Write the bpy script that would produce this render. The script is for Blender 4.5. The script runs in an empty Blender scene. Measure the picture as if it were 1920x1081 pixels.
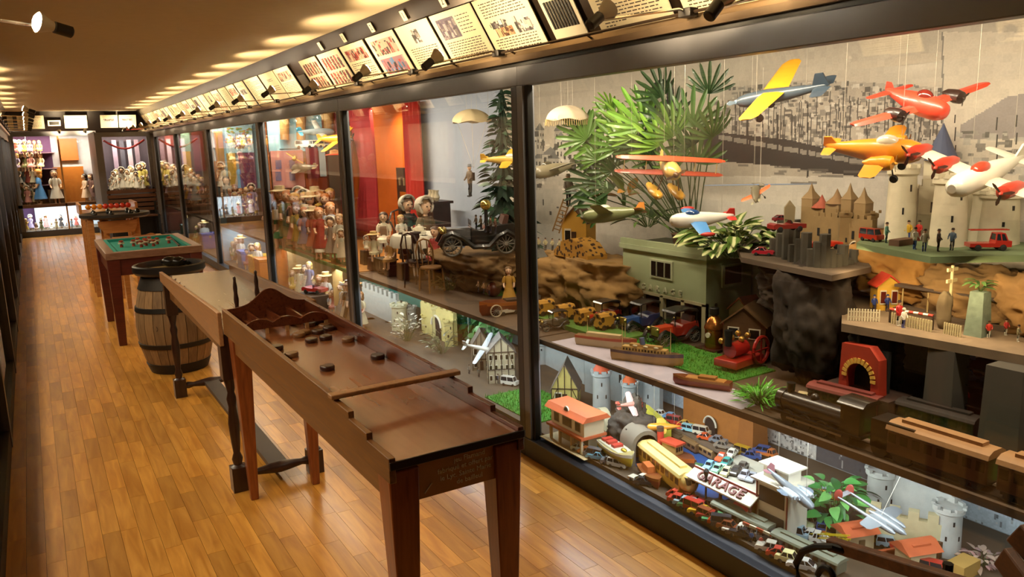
import bpy, bmesh, math, random
import numpy as np
from mathutils import Vector, Matrix, Euler
R = random.Random(11)
PI = math.pi
col = bpy.context.scene.collection
sc = bpy.context.scene

# ------------------------------------------------------------------ camera
FPX = 1477.78
CAM = Vector((0, 0, 1.62))
AXX = Vector((0.85429882, -0.12022452, 0.50568724))      # world X, Y, Z seen in camera axes (right, down, forward)
AXY = Vector((-0.51896809, -0.1428588, 0.84277131))
AXZ = Vector((-0.02907991, -0.98241408, -0.18443679))
cd = bpy.data.cameras.new('camera'); cam = bpy.data.objects.new('camera', cd); col.objects.link(cam)
cd.sensor_fit = 'HORIZONTAL'; cd.sensor_width = 36; cd.lens = FPX / 1920 * 36; cd.clip_start = .02; cd.clip_end = 60
rt = Vector((AXX[0], AXY[0], AXZ[0])); up = -Vector((AXX[1], AXY[1], AXZ[1])); bk = -Vector((AXX[2], AXY[2], AXZ[2]))
cam.matrix_world = Matrix.Translation(CAM) @ Matrix((rt, up, bk)).transposed().to_4x4()
sc.camera = cam

# ------------------------------------------------------------------ light and exposure
sc.view_settings.view_transform = 'Standard'; sc.view_settings.look = 'None'
sc.view_settings.gamma = 1; sc.view_settings.use_curve_mapping = False
sc.view_settings.exposure = 1.2
cy_ = sc.cycles; cy_.max_bounces = 6; cy_.diffuse_bounces = 2; cy_.glossy_bounces = 2; cy_.light_sampling_threshold = .05; cy_.use_adaptive_sampling = True; cy_.adaptive_threshold = .025; cy_.transparent_max_bounces = 8; cy_.caustics_reflective = False; cy_.caustics_refractive = False
wd = bpy.data.worlds.new('world'); sc.world = wd; wd.use_nodes = True
wd.node_tree.nodes['Background'].inputs[0].default_value = (.9, .7, .45, 1)
wd.node_tree.nodes['Background'].inputs[1].default_value = .02
WARM = (1.0, .74, .42); SOFT = (1.0, .83, .60); COOL = (.86, .95, 1.0)
def area(name, loc, rot, sx, sy, e, c, spread=None):
    l = bpy.data.lights.new(name, 'AREA'); l.shape = 'RECTANGLE'; l.size = sx; l.size_y = sy; l.energy = e; l.color = c
    if spread: l.spread = spread
    o = bpy.data.objects.new(name, l); col.objects.link(o); o.location = loc; o.rotation_euler = rot
    return o
def spot(name, loc, target, e, c, angle=1.2, blend=.6, r=.02):
    l = bpy.data.lights.new(name, 'SPOT'); l.energy = e; l.color = c; l.spot_size = angle; l.spot_blend = blend; l.shadow_soft_size = r
    o = bpy.data.objects.new(name, l); col.objects.link(o); o.location = loc
    o.rotation_euler = (Vector(target) - Vector(loc)).to_track_quat('-Z', 'Y').to_euler()
    return o
# strip lamps at the top front of the cases and under the middle shelves; (y0, y1, watts up, watts low)
CASE_LIGHT = [(.3, 1.75, 9, 4), (1.85, 3.25, 9.5, 4.5), (3.4, 5.85, 11, 6), (5.95, 8.3, 18, 6), (8.5, 11.05, 18, 6), (11.25, 13.7, 15, 4), (13.9, 16.0, 12, 3)]
for y0, y1, eu, el in CASE_LIGHT:
    area('case_lamp', (2.17, (y0 + y1) / 2, 1.95), (0, math.radians(-28), 0), .06, y1 - y0, eu, SOFT)
    area('shelf_lamp', (2.2, (y0 + y1) / 2, .575), (0, math.radians(-25), 0), .05, y1 - y0, el, COOL)
for y0, y1 in ((1.5, 6.5), (7, 12), (12.5, 18)):
    area('left_case_lamp', (-.5, (y0 + y1) / 2, 1.95), (0, math.radians(12), 0), .06, y1 - y0, 46, SOFT)
area('ledge_fill', (2.56, 1.55, 1.165), (0, math.radians(-35), 0), .03, .6, 1.3, WARM)  # added fill light under the green ledge, brightens the deck and rocks
spot('room_lamp', (2.45, 6.6, 1.93), (2.55, 6.4, .7), 26, WARM, 1.5, .8, .04); spot('room_lamp', (2.75, 6.95, 1.96), (3.05, 7.1, 1.5), 12, WARM, 1.6, .8, .03)
area('end_case_lamp', (.4, 18.5, 2.0), (math.radians(20), 0, 0), 1.4, .06, 26, SOFT)
area('end_case_lamp', (1.6, 16.8, 1.93), (math.radians(20), 0, 0), .8, .06, 12, SOFT)
area('end_low_lamp', (.4, 18.5, .58), (math.radians(30), 0, 0), 1.3, .05, 9, COOL)

# ------------------------------------------------------------------ pixel helpers (1920 x 1081 frame)
def ray(px, py):
    d = Vector((px - 960, py - 540.5, FPX)); return Vector((d.dot(AXX), d.dot(AXY), d.dot(AXZ)))
def AX(px, py, x): d = ray(px, py); return CAM + d * (x / d.x)
def AY(px, py, y): d = ray(px, py); return CAM + d * (y / d.y)
def AZ(px, py, z): d = ray(px, py); return CAM + d * ((z - CAM.z) / d.z)
def MPP(p): return ((Vector(p) - CAM).dot(-bk)) / FPX     # metres per pixel at a point

# ------------------------------------------------------------------ materials
def lin(c):
    if isinstance(c, str): c = tuple(int(c[i:i + 2], 16) / 255 for i in (0, 2, 4))
    return tuple((x / 12.92 if x <= .04045 else ((x + .055) / 1.055) ** 2.4) for x in c) + (1.0,)
_mc = {}
def M(c, rough=.5, metal=0, var=.12, scale=14, bump=0, coat=0, emit=0, sheen=0):
    key = (c, rough, metal, var, scale, bump, coat, emit)
    if key in _mc: return _mc[key]
    m = bpy.data.materials.new('paint_' + (c if isinstance(c, str) else 'mix')); m.use_nodes = True
    nt = m.node_tree; b = nt.nodes['Principled BSDF']; b.inputs['Roughness'].default_value = rough; b.inputs['Metallic'].default_value = metal
    b.inputs['Coat Weight'].default_value = coat
    L = lin(c)
    if var:
        tc = nt.nodes.new('ShaderNodeTexCoord'); n = nt.nodes.new('ShaderNodeTexNoise'); n.inputs['Scale'].default_value = scale; n.inputs['Detail'].default_value = 5
        mx = nt.nodes.new('ShaderNodeMix'); mx.data_type = 'RGBA'
        mx.inputs[6].default_value = tuple(x * (1 - var * 1.6) for x in L[:3]) + (1,); mx.inputs[7].default_value = tuple(min(1, x * (1 + var)) for x in L[:3]) + (1,)
        nt.links.new(tc.outputs['Object'], n.inputs['Vector']); nt.links.new(n.outputs['Fac'], mx.inputs[0]); nt.links.new(mx.outputs[2], b.inputs['Base Color'])
        if bump:
            bp = nt.nodes.new('ShaderNodeBump'); bp.inputs['Strength'].default_value = bump; bp.inputs['Distance'].default_value = .01
            nt.links.new(n.outputs['Fac'], bp.inputs['Height']); nt.links.new(bp.outputs[0], b.inputs['Normal'])
    else: b.inputs['Base Color'].default_value = L
    if emit:
        b.inputs['Emission Color'].default_value = L; b.inputs['Emission Strength'].default_value = emit
    _mc[key] = m; return m
def wood(c1, c2, rough=.35, scale=6, stretch=(1, 14, 14), coat=.2, rnd=None, name='wood'):
    m = bpy.data.materials.new(name); m.use_nodes = True; nt = m.node_tree; b = nt.nodes['Principled BSDF']
    tc = nt.nodes.new('ShaderNodeTexCoord'); mp = nt.nodes.new('ShaderNodeMapping'); mp.inputs['Scale'].default_value = stretch
    n = nt.nodes.new('ShaderNodeTexNoise'); n.inputs['Scale'].default_value = scale; n.inputs['Detail'].default_value = 7; n.inputs['Distortion'].default_value = .6
    mx = nt.nodes.new('ShaderNodeMix'); mx.data_type = 'RGBA'; mx.inputs[6].default_value = lin(c1); mx.inputs[7].default_value = lin(c2)
    nt.links.new(tc.outputs['Object'], mp.inputs['Vector']); nt.links.new(mp.outputs[0], n.inputs['Vector'])
    rmp = nt.nodes.new('ShaderNodeMapRange'); rmp.inputs[1].default_value = .3; rmp.inputs[2].default_value = .7
    nt.links.new(n.outputs['Fac'], rmp.inputs[0]); nt.links.new(rmp.outputs[0], mx.inputs[0])
    out = mx.outputs[2]
    if rnd:
        src = nt.nodes.new('ShaderNodeObjectInfo').outputs['Random'] if rnd == 'object' else nt.nodes.new('ShaderNodeNewGeometry').outputs['Random Per Island']
        h = nt.nodes.new('ShaderNodeHueSaturation'); mr = nt.nodes.new('ShaderNodeMapRange'); mr.inputs[3].default_value = .8; mr.inputs[4].default_value = 1.22
        ad = nt.nodes.new('ShaderNodeMath'); ad.operation = 'MULTIPLY_ADD'; ad.inputs[1].default_value = 37.7; ad.inputs[2].default_value = .1
        nt.links.new(src, mr.inputs[0]); nt.links.new(mr.outputs[0], h.inputs['Value']); nt.links.new(out, h.inputs['Color']); out = h.outputs[0]
        ad2 = nt.nodes.new('ShaderNodeVectorMath'); ad2.operation = 'ADD'; nt.links.new(src, ad.inputs[0])
        nt.links.new(mp.outputs[0], ad2.inputs[0]); nt.links.new(ad.outputs[0], ad2.inputs[1]); nt.links.new(ad2.outputs[0], n.inputs['Vector'])
    nt.links.new(out, b.inputs['Base Color']); b.inputs['Coat Weight'].default_value = coat; b.inputs['Coat Roughness'].default_value = .18
    r2 = nt.nodes.new('ShaderNodeMapRange'); r2.inputs[3].default_value = rough * .8; r2.inputs[4].default_value = rough * 1.3
    nt.links.new(n.outputs['Fac'], r2.inputs[0]); nt.links.new(r2.outputs[0], b.inputs['Roughness'])
    bp = nt.nodes.new('ShaderNodeBump'); bp.inputs['Strength'].default_value = .08; bp.inputs['Distance'].default_value = .004
    nt.links.new(n.outputs['Fac'], bp.inputs['Height']); nt.links.new(bp.outputs[0], b.inputs['Normal'])
    return m
def glass_mat():
    m = bpy.data.materials.new('clear_glass'); m.use_nodes = True; nt = m.node_tree; nt.nodes.clear()
    o = nt.nodes.new('ShaderNodeOutputMaterial'); t = nt.nodes.new('ShaderNodeBsdfTransparent'); g = nt.nodes.new('ShaderNodeBsdfGlossy')
    t.inputs[0].default_value = (.97, .98, .97, 1); g.inputs['Roughness'].default_value = .01; g.inputs[0].default_value = (.9, .9, .9, 1)
    lw = nt.nodes.new('ShaderNodeLayerWeight'); lw.inputs[0].default_value = .5; pw = nt.nodes.new('ShaderNodeMath'); pw.operation = 'POWER'; pw.inputs[1].default_value = 5
    f = nt.nodes.new('ShaderNodeMath'); f.operation = 'MULTIPLY_ADD'; f.inputs[1].default_value = .9; f.inputs[2].default_value = .045; mx = nt.nodes.new('ShaderNodeMixShader')
    nt.links.new(lw.outputs['Facing'], pw.inputs[0]); nt.links.new(pw.outputs[0], f.inputs[0])
    nt.links.new(f.outputs[0], mx.inputs[0]); nt.links.new(t.outputs[0], mx.inputs[1]); nt.links.new(g.outputs[0], mx.inputs[2]); nt.links.new(mx.outputs[0], o.inputs[0])
    return m
def emis(c, s):
    m = bpy.data.materials.new('lamp_glow'); m.use_nodes = True; nt = m.node_tree; nt.nodes.clear()
    o = nt.nodes.new('ShaderNodeOutputMaterial'); e = nt.nodes.new('ShaderNodeEmission'); e.inputs[0].default_value = (*c, 1); e.inputs[1].default_value = s
    m.cycles.emission_sampling = 'NONE'
    nt.links.new(e.outputs[0], o.inputs[0]); return m
def print_mat(rough=.7, name='print'):
    m = bpy.data.materials.new(name); m.use_nodes = True; nt = m.node_tree; b = nt.nodes['Principled BSDF']; b.inputs['Roughness'].default_value = rough
    a = nt.nodes.new('ShaderNodeAttribute'); a.attribute_name = 'Col'; nt.links.new(a.outputs['Color'], b.inputs['Base Color']); return m
PRINT = print_mat(); GLASS = glass_mat()

# ------------------------------------------------------------------ mesh builder
def rotz(a): return Matrix.Rotation(a, 4, 'Z')
def TR(loc=(0, 0, 0), rx=0, ry=0, rz=0, s=1):
    sm = Matrix.Diagonal((s, s, s, 1)) if not isinstance(s, tuple) else Matrix.Diagonal((*s, 1))
    return Matrix.Translation(loc) @ Euler((rx, ry, rz)).to_matrix().to_4x4() @ sm
class MB:
    def __init__(s): s.v = []; s.f = []; s.T = None
    def add(s, vs, fs, T=None):
        b = len(s.v); T = T if T is not None else s.T
        s.v += [tuple(T @ Vector(v)) if T is not None else tuple(v) for v in vs]
        s.f += [tuple(i + b for i in f) for f in fs]; return s
    def box(s, x0, x1, y0, y1, z0, z1, T=None):
        return s.add([(x0, y0, z0), (x1, y0, z0), (x1, y1, z0), (x0, y1, z0), (x0, y0, z1), (x1, y0, z1), (x1, y1, z1), (x0, y1, z1)],
                     [(3, 2, 1, 0), (4, 5, 6, 7), (0, 1, 5, 4), (1, 2, 6, 5), (2, 3, 7, 6), (3, 0, 4, 7)], T)
    def taper(s, x0, x1, y0, y1, z0, z1, k, T=None):      # box whose top is scaled by k (kx, ky)
        kx, ky = k if isinstance(k, tuple) else (k, k); cx, cy = (x0 + x1) / 2, (y0 + y1) / 2; hx, hy = (x1 - x0) / 2 * kx, (y1 - y0) / 2 * ky
        return s.add([(x0, y0, z0), (x1, y0, z0), (x1, y1, z0), (x0, y1, z0), (cx - hx, cy - hy, z1), (cx + hx, cy - hy, z1), (cx + hx, cy + hy, z1), (cx - hx, cy + hy, z1)],
                     [(3, 2, 1, 0), (4, 5, 6, 7), (0, 1, 5, 4), (1, 2, 6, 5), (2, 3, 7, 6), (3, 0, 4, 7)], T)
    def lathe(s, prof, n=16, T=None, a0=0):
        vs, fs = [], []
        for r, z in prof:
            for i in range(n): a = a0 + 2 * PI * i / n; vs.append((r * math.cos(a), r * math.sin(a), z))
        for k in range(len(prof) - 1):
            for i in range(n): j = (i + 1) % n; fs.append((k * n + i, k * n + j, (k + 1) * n + j, (k + 1) * n + i))
        if prof[0][0] > 1e-5: fs.append(tuple(range(n - 1, -1, -1)))
        if prof[-1][0] > 1e-5: b = (len(prof) - 1) * n; fs.append(tuple(b + i for i in range(n)))
        return s.add(vs, fs, T)
    def cyl(s, p0, p1, r0, r1=None, n=10, T=None):
        r1 = r0 if r1 is None else r1; p0, p1 = Vector(p0), Vector(p1); d = p1 - p0
        q = d.to_track_quat('Z', 'Y').to_matrix().to_4x4(); A = Matrix.Translation(p0) @ q
        if T is not None: A = T @ A
        elif s.T is not None: A = s.T @ A
        return s.lathe([(r0, 0), (r1, d.length)], n, A)
    def ell(s, c, r, nu=12, nv=8, T=None):
        r = r if isinstance(r, tuple) else (r, r, r); vs, fs = [(c[0], c[1], c[2] - r[2])], []
        for j in range(1, nv):
            p = -PI / 2 + PI * j / nv
            for i in range(nu): a = 2 * PI * i / nu; vs.append((c[0] + r[0] * math.cos(p) * math.cos(a), c[1] + r[1] * math.cos(p) * math.sin(a), c[2] + r[2] * math.sin(p)))
        vs.append((c[0], c[1], c[2] + r[2])); t = len(vs) - 1
        for i in range(nu): fs.append((0, 1 + (i + 1) % nu, 1 + i)); fs.append((t, 1 + (nv - 2) * nu + i, 1 + (nv - 2) * nu + (i + 1) % nu))
        for j in range(nv - 2):
            for i in range(nu): k = (i + 1) % nu; b = 1 + j * nu; fs.append((b + i, b + k, b + nu + k, b + nu + i))
        return s.add(vs, fs, T)
    def prism(s, poly, a, b, axis='y', T=None):           # poly in the two other axes, in order
        def P(p, t): return {'x': (t, p[0], p[1]), 'y': (p[0], t, p[1]), 'z': (p[0], p[1], t)}[axis]
        n = len(poly); return s.add([P(p, a) for p in poly] + [P(p, b) for p in poly],
                     [tuple(range(n)), tuple(range(2 * n - 1, n - 1, -1))] + [(i, i + n, (i + 1) % n + n, (i + 1) % n) for i in range(n)], T)
    def tube(s, pts, r, n=8, T=None, close=False):
        pts = [Vector(p) for p in pts]; m = len(pts); vs, fs = [], []
        rr = r if isinstance(r, (list, tuple)) else [r] * m
        up_ = Vector((0, 0, 1))
        for i, p in enumerate(pts):
            if close: d = pts[(i + 1) % m] - pts[i - 1]
            else: d = pts[min(i + 1, m - 1)] - pts[max(i - 1, 0)]
            d.normalize(); u = d.cross(up_)
            if u.length < 1e-3: u = d.cross(Vector((1, 0, 0)))
            u.normalize(); w = u.cross(d)
            for k in range(n): a = 2 * PI * k / n; vs.append(p + (u * math.cos(a) + w * math.sin(a)) * rr[i])
        for i in range(m if close else m - 1):
            for k in range(n): j = (k + 1) % n; b = ((i + 1) % m) * n; fs.append((i * n + k, b + k, b + j, i * n + j))
        if not close: fs.append(tuple(range(n))); fs.append(tuple((m - 1) * n + k for k in range(n - 1, -1, -1)))
        return s.add(vs, fs, T)
    def loft(s, secs, T=None):                            # secs: rings of equal length, capped
        n = len(secs[0]); vs = [p for q in secs for p in q]; fs = []
        for k in range(len(secs) - 1):
            for i in range(n): j = (i + 1) % n; fs.append((k * n + i, k * n + j, (k + 1) * n + j, (k + 1) * n + i))
        fs.append(tuple(range(n - 1, -1, -1))); fs.append(tuple((len(secs) - 1) * n + i for i in range(n)))
        return s.add(vs, fs, T)
    def mesh(s, name, mat, sharp=38):
        me = bpy.data.meshes.new(name); me.from_pydata(s.v, [], s.f)
        bm = bmesh.new(); bm.from_mesh(me); bmesh.ops.recalc_face_normals(bm, faces=bm.faces); bm.to_mesh(me); bm.free()
        for p in me.polygons: p.use_smooth = True
        me.set_sharp_from_angle(angle=math.radians(sharp))
        me.materials.append(mat); return me
def ob(name, mb, mat, parent=None, label=None, kind=None, bevel=0, loc=None):
    me = mb.mesh(name, mat) if isinstance(mb, MB) else mb
    o = bpy.data.objects.new(name, me); col.objects.link(o)
    if parent is not None: o.parent = parent
    if loc is not None: o.location = loc
    if label: o['label'] = label
    if kind: o['kind'] = kind
    if bevel: b = o.modifiers.new('bevel', 'BEVEL'); b.width = bevel; b.segments = 2; b.limit_method = 'ANGLE'
    return o
def tag(o, label, cat=None, group=None, kind=None):
    o['label'] = label
    if cat: o['category'] = cat
    if group: o['group'] = group
    if kind: o['kind'] = kind
    return o
def thing(name, label, cat, loc=(0, 0, 0), rz=0, s=1, group=None, rx=0, ry=0):
    o = bpy.data.objects.new(name, None); col.objects.link(o); o.location = loc; o.rotation_euler = (rx, ry, rz)
    o.scale = (s, s, s) if not isinstance(s, tuple) else s; o.empty_display_size = .05
    return tag(o, label, cat, group)
def struct(name, mb, mat, label, bevel=0): return tag(ob(name, mb, mat, bevel=bevel), label, kind='structure')
def copy_tree(root, loc, rz=None, label=None, s=None, recolor=None):
    c = root.copy(); col.objects.link(c); c.location = loc
    if rz is not None: c.rotation_euler[2] = rz
    if s: c.scale = (s, s, s)
    if label: c['label'] = label
    def kids(a, b):
        for ch in a.children:
            d = ch.copy(); col.objects.link(d); d.parent = b; kids(ch, d)
    kids(root, c); return c
def text_mesh(body, size, depth=.001, bold=0):
    cu = bpy.data.curves.new('lettering', 'FONT'); cu.body = body; cu.size = size; cu.extrude = depth; cu.offset = bold; cu.align_x = 'CENTER'; cu.align_y = 'CENTER'; cu.resolution_u = 2
    o = bpy.data.objects.new('lettering', cu); col.objects.link(o); dg = bpy.context.evaluated_depsgraph_get()
    me = bpy.data.meshes.new_from_object(o.evaluated_get(dg)); bpy.data.objects.remove(o); bpy.data.curves.remove(cu); me.materials.clear(); return me
def text(name, body, size, mat, parent, T, depth=.001, bold=0):
    me = text_mesh(body, size, depth, bold); me.transform(T); me.materials.append(mat); return ob(name, me, None, parent)
def print_grid(name, arr, corner, du, dv, mat=None, parent=None):
    # arr (ny, nx, 3) sRGB rows from the top; corner = top left; du, dv = full edge vectors
    ny, nx = arr.shape[:2]; c, du, dv = np.array(corner), np.array(du), np.array(dv)
    U, Vv = np.meshgrid(np.linspace(0, 1, nx + 1), np.linspace(0, 1, ny + 1))
    vs = c + U[..., None] * du + Vv[..., None] * dv
    i = np.arange((ny + 1) * (nx + 1)).reshape(ny + 1, nx + 1)
    fs = np.stack([i[:-1, :-1], i[1:, :-1], i[1:, 1:], i[:-1, 1:]], -1).reshape(-1, 4)
    me = bpy.data.meshes.new(name); me.vertices.add(vs.shape[0] * vs.shape[1]); me.vertices.foreach_set('co', vs.reshape(-1).astype(np.float32))
    me.loops.add(fs.size); me.loops.foreach_set('vertex_index', fs.reshape(-1).astype(np.int32))
    me.polygons.add(len(fs)); me.polygons.foreach_set('loop_start', np.arange(0, fs.size, 4, dtype=np.int32))
    me.update(calc_edges=True); me.validate()
    a = np.clip(arr, 0, 1); a = np.where(a <= .04045, a / 12.92, ((a + .055) / 1.055) ** 2.4).reshape(-1, 3)
    ca = me.color_attributes.new('Col', 'FLOAT_COLOR', 'CORNER'); cc = np.ones((len(a), 4, 4), np.float32); cc[:, :, :3] = a[:, None, :]
    ca.data.foreach_set('color', cc.reshape(-1)); me.materials.append(mat or PRINT)
    return ob(name, me, None, parent)
# ================================================================== the setting
OAK_O = wood('b5762a', 'd89a42', .3, 3, (10, 1, 10), .35, 'object', 'oak_plank'); OAK_I = wood('b5762a', 'd89a42', .3, 3, (10, 1, 10), .35, 'island', 'oak_planks')
sub = MB().box(-1.1, 3.3, -.4, 19.6, -.06, -.014)
floor = struct('floor', sub, M('3a2412', .6), 'glossy oak strip parquet floor running down the corridor')
rows = []; PW = .0703; X0F = -.27
LEN = (.34, .42, .5); pm = [MB().box(-PW / 2 + .0006, PW / 2 - .0006, -l / 2 + .0006, l / 2 - .0006, -.014, 0).mesh('plank', OAK_O) for l in LEN]
cand = []
for i in range(34):
    x = X0F + PW * (i + .5); y = 1.0 - R.random() * .5
    while y < 18.7:
        k = R.randrange(3); cand.append((x, y + LEN[k] / 2, k)); y += LEN[k]
def inview(x, y):
    v = Vector((x, y, 0)) - CAM; w = AXX * v.x + AXY * v.y + AXZ * v.z
    return w.z > .3 and abs(w.x / w.z * FPX) < 1010 and w.y / w.z * FPX < 580
vis = sorted([c for c in cand if inview(c[0], c[1])], key=lambda c: c[0] ** 2 + c[1] ** 2); near = set(vis[:300])
rest = MB()
for c in cand:
    if c in near: ob('plank', pm[c[2]], None, floor, loc=(c[0], c[1], 0))
    else: l = LEN[c[2]]; rest.box(c[0] - PW / 2 + .0006, c[0] + PW / 2 - .0006, c[1] - l / 2 + .0006, c[1] + l / 2 - .0006, -.014, 0)
ob('far_planks', rest, OAK_I, floor, kind='stuff')
XG = 2.07; XB = 3.05; XL = -.27
struct('ceiling', MB().box(-1.1, 3.3, -.4, 19.6, 2.45, 2.52), M('c9b795', .8, var=.05), 'plain cream ceiling over the corridor')
WALLM = M('6b5a48', .8)
struct('wall_right', MB().box(3.2, 3.3, -.4, 19.6, 0, 2.45), WALLM, 'wall behind the right row of display cases')
struct('wall_left', MB().box(-1.1, -1.0, -.4, 19.6, 0, 2.45), WALLM, 'wall behind the left row of display cases')
struct('wall_end', MB().box(-1.0, 3.2, 19.4, 19.6, 0, 2.45), WALLM, 'far end wall behind the doll cases')
struct('wall_near', MB().box(-1.0, 3.2, -.4, -.3, 0, 2.45), WALLM, 'wall behind the viewer')
BRONZE = M('4a3c30', .32, .75, .1); BRONZE2 = M('9a846a', .3, .8, .1); GREY = M('75767c', .5, .3, .06); GREYD = M('4a4b52', .42, .3, .06); BLACKM = M('15130f', .5, .2)
# slanted sign boards and cornices, right and left
def band(sgn, x, y0, y1, tag_):
    def P(px, z): return (x + sgn * px, z)
    struct('trim_' + tag_[0], MB().prism([P(.21, 2.05), P(-.03, 2.449), P(.03, 2.449), P(.27, 2.05)], y0, y1), M('3a2d22', .3, .55, .1), 'dark metal board leaning over the ' + tag_[1] + ' cases under the ceiling')
    struct('trim_' + tag_[2], MB().prism([P(-.035, 1.985), P(-.042, 2.01), P(-.03, 2.034), P(.22, 2.034), P(.22, 2.05), P(.33, 2.05), P(.33, 1.985)], y0, y1), BRONZE2, 'polished metal cornice above the ' + tag_[1] + ' cases')
band(1, XG, -.3, 18.3, ('1', 'right hand', '2')); band(-1, XL, -.3, 18.3, ('3', 'left hand', '4'))
rail = MB().tube([(XG - .06, -.2, 2.035), (XG - .06, 18, 2.035)], .006, 6)
for k in range(30): rail.cyl((XG - .06, .3 + k * .6, 2.035), (XG - .03, .3 + k * .6, 2.02), .005, n=5)
tag(ob('lamp_rail', rail, BRONZE), 'thin dark rod running along the right cornice below the signs', 'rail')
rail = MB().tube([(XL + .06, -.2, 2.035), (XL + .06, 18, 2.035)], .006, 6)
tag(ob('lamp_rail', rail, BRONZE), 'thin dark rod running along the left cornice', 'rail')

# ------------------------------------------------------------------ display cases
POSTS = [.15, 3.315, 5.89, 8.40, 11.15, 13.80, 16.2]
WALLC = ['8d8578', '8f9aa8', 'c96a1e', '8fb4c4', '7a5a3c', '8a4a34']
ORD = ['nearest right case holding the toy town', 'second right case with parachute and tea party', 'third right case with the doll playground', 'fourth right case of dolls', 'fifth right case of dolls', 'sixth right case by the corner']
cases = []
for i in range(6):
    y0, y1 = POSTS[i], POSTS[i + 1]; c = thing('display_case', 'glazed grey framed vitrine, ' + ORD[i], 'display case', (0, 0, 0)); cases.append(c)
    ob('sill', MB().box(2.04, 2.12, y0, y1, 0, .1), GREYD, c, bevel=.004)
    ob('header', MB().box(2.05, 2.11, y0, y1, 1.875, 1.967), GREY, c, bevel=.004)
    ob('header_gap', MB().box(2.06, 2.1, y0, y1, 1.967, 1.985), BLACKM, c)  # black strip in place of the shaded gap below the cornice
    ob('post', MB().box(2.045, 2.115, y1 - .05, y1, .1, 1.875), GREY, c, bevel=.004)
    ob('post', MB().box(2.045, 2.115, y0, y0 + .05, .1, 1.875), GREYD if i else GREY, c, bevel=.004)
    ob('gasket', MB().box(2.06, 2.09, y0 + .05, y0 + .075, .1, 1.875), BLACKM, c); ob('gasket', MB().box(2.06, 2.09, y1 - .075, y1 - .05, .1, 1.875), BLACKM, c)
    ob('glass_pane', MB().box(2.076, 2.082, y0 + .05, y1 - .05, .1, 1.875), GLASS, c)
    ob('case_floor', MB().box(2.12, XB, y0, y1, .05, .12), M('5a4a36', .8), c)
    ob('case_roof', MB().box(2.3, 3.2, y0, y1, 2.0, 2.04), M('8b8070', .8), c)
    ob('middle_shelf', MB().box(2.125, XB, y0 + .01, y1 - .01, .595, .62), M('5c4a3a', .6), c)
    if i >= 2: ob('partition', MB().box(2.13, XB, y1 - .02, y1, .1, 2.0), M(WALLC[i], .8), c)
# left row
LP = [.4, 2.9, 5.15, 6.94, 8.6, 10.16, 12.5, 14.4, 16.4, 18.2]
for i in range(len(LP) - 1):
    y0, y1 = LP[i], LP[i + 1]
    c = thing('display_case', ['left vitrine behind the viewer', 'left vitrine beside the viewer', 'narrow grey left vitrine nearest in view', 'left vitrine beside the green billiard table', 'left vitrine past the billiard table', 'left vitrine opposite the round topped game table', 'left vitrine with thin dark frame further back', 'left vitrine close to the end wall', 'last left vitrine against the end wall'][i], 'display case', (0, 0, 0))
    ob('sill', MB().box(XL - .06, XL, y0, y1, 0, .1), BLACKM, c); ob('header', MB().box(XL - .06, XL, y0, y1, 1.875, 1.985), GREYD, c)
    ob('post', MB().box(XL - .06, XL + .005, y1 - .06, y1, 0, 1.875), GREYD, c); ob('post', MB().box(XL - .06, XL + .005, y0, y0 + .04, 0, 1.875), GREYD, c)
    ob('glass_pane', MB().box(XL - .03, XL - .024, y0 + .04, y1 - .06, .1, 1.875), GLASS, c)
    ob('back_panel', MB().box(-.98, -.95, y0, y1, .1, 2.0), M(['7a6a50', '6a4a3a', '94846a'][i % 3], .8), c)
    ob('shelf', MB().box(-.95, XL - .07, y0, y1, .6, .62), M('6a5138', .7), c)
    ob('shelf', MB().box(-.95, XL - .07, y0, y1, 1.1, 1.12), M('6a5138', .7), c)
# end wall: a wide doll case set back, a second window brought forward with a bench below it
YE = 18.3; YR = 16.6
c = thing('display_case', 'wide end wall vitrine crowded with dolls in two tiers', 'display case')
ob('sill', MB().box(-.27, 1.25, YE, YE + .06, 0, .12), GREYD, c); ob('header', MB().box(-.27, 1.25, YE, YE + .06, 1.97, 2.06), GREY, c)
ob('crossbar', MB().box(-.27, 1.25, YE, YE + .06, .58, .64), M('5a3a22', .5), c); ob('case_floor', MB().box(-.27, 1.25, YE + .06, YE + .9, .04, .12), M('6a5a44', .8), c)
for x in (-.27, .55, 1.17): ob('post', MB().box(x, x + (.03 if x == .55 else .08), YE, YE + .06, .12, 1.97), GREY if x != .55 else M('b07a3c', .5), c)
ob('glass_pane', MB().box(-.2, 1.17, YE + .02, YE + .026, .12, 1.97), GLASS, c); ob('middle_shelf', MB().box(-.27, 1.25, YE + .06, YE + .9, .6, .63), M('6a4a2c', .6), c)
ob('back_panel', MB().box(-.3, .45, YE + .88, YE + .9, .12, 2.1), M('5b3a62', .8), c); ob('back_panel', MB().box(.45, 1.3, YE + .88, YE + .9, .6, 2.1), M('b9b9c6', .8), c); ob('back_panel', MB().box(.0, 1.3, YE + .8, YE + .82, .12, .6), M('dfe6ee', .8), c)
for z in (1.0, 1.32, 1.64): ob('shelf', MB().box(-.25, .5, YE + .3, YE + .86, z, z + .015), M('8a6a7a', .5), c)
c = thing('display_case', 'end wall vitrine full of bonneted white dolls above the bench', 'display case')
for nm, b in (('header', (1.1, 2.05, YR, YR + .06, 1.9, 1.985)), ('post', (1.1, 1.22, YR, YR + .06, 0, 1.9)), ('post', (1.98, 2.05, YR, YR + .06, 0, 1.9)), ('crossbar', (1.22, 1.98, YR, YR + .06, .82, .9))): ob(nm, MB().box(*b), GREY, c)
ob('side_panel', MB().box(1.1, 1.12, YR + .06, YE - .02, 0, 2.0), GREY, c); ob('glass_pane', MB().box(1.22, 1.98, YR + .02, YR + .026, .9, 1.9), GLASS, c)
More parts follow.
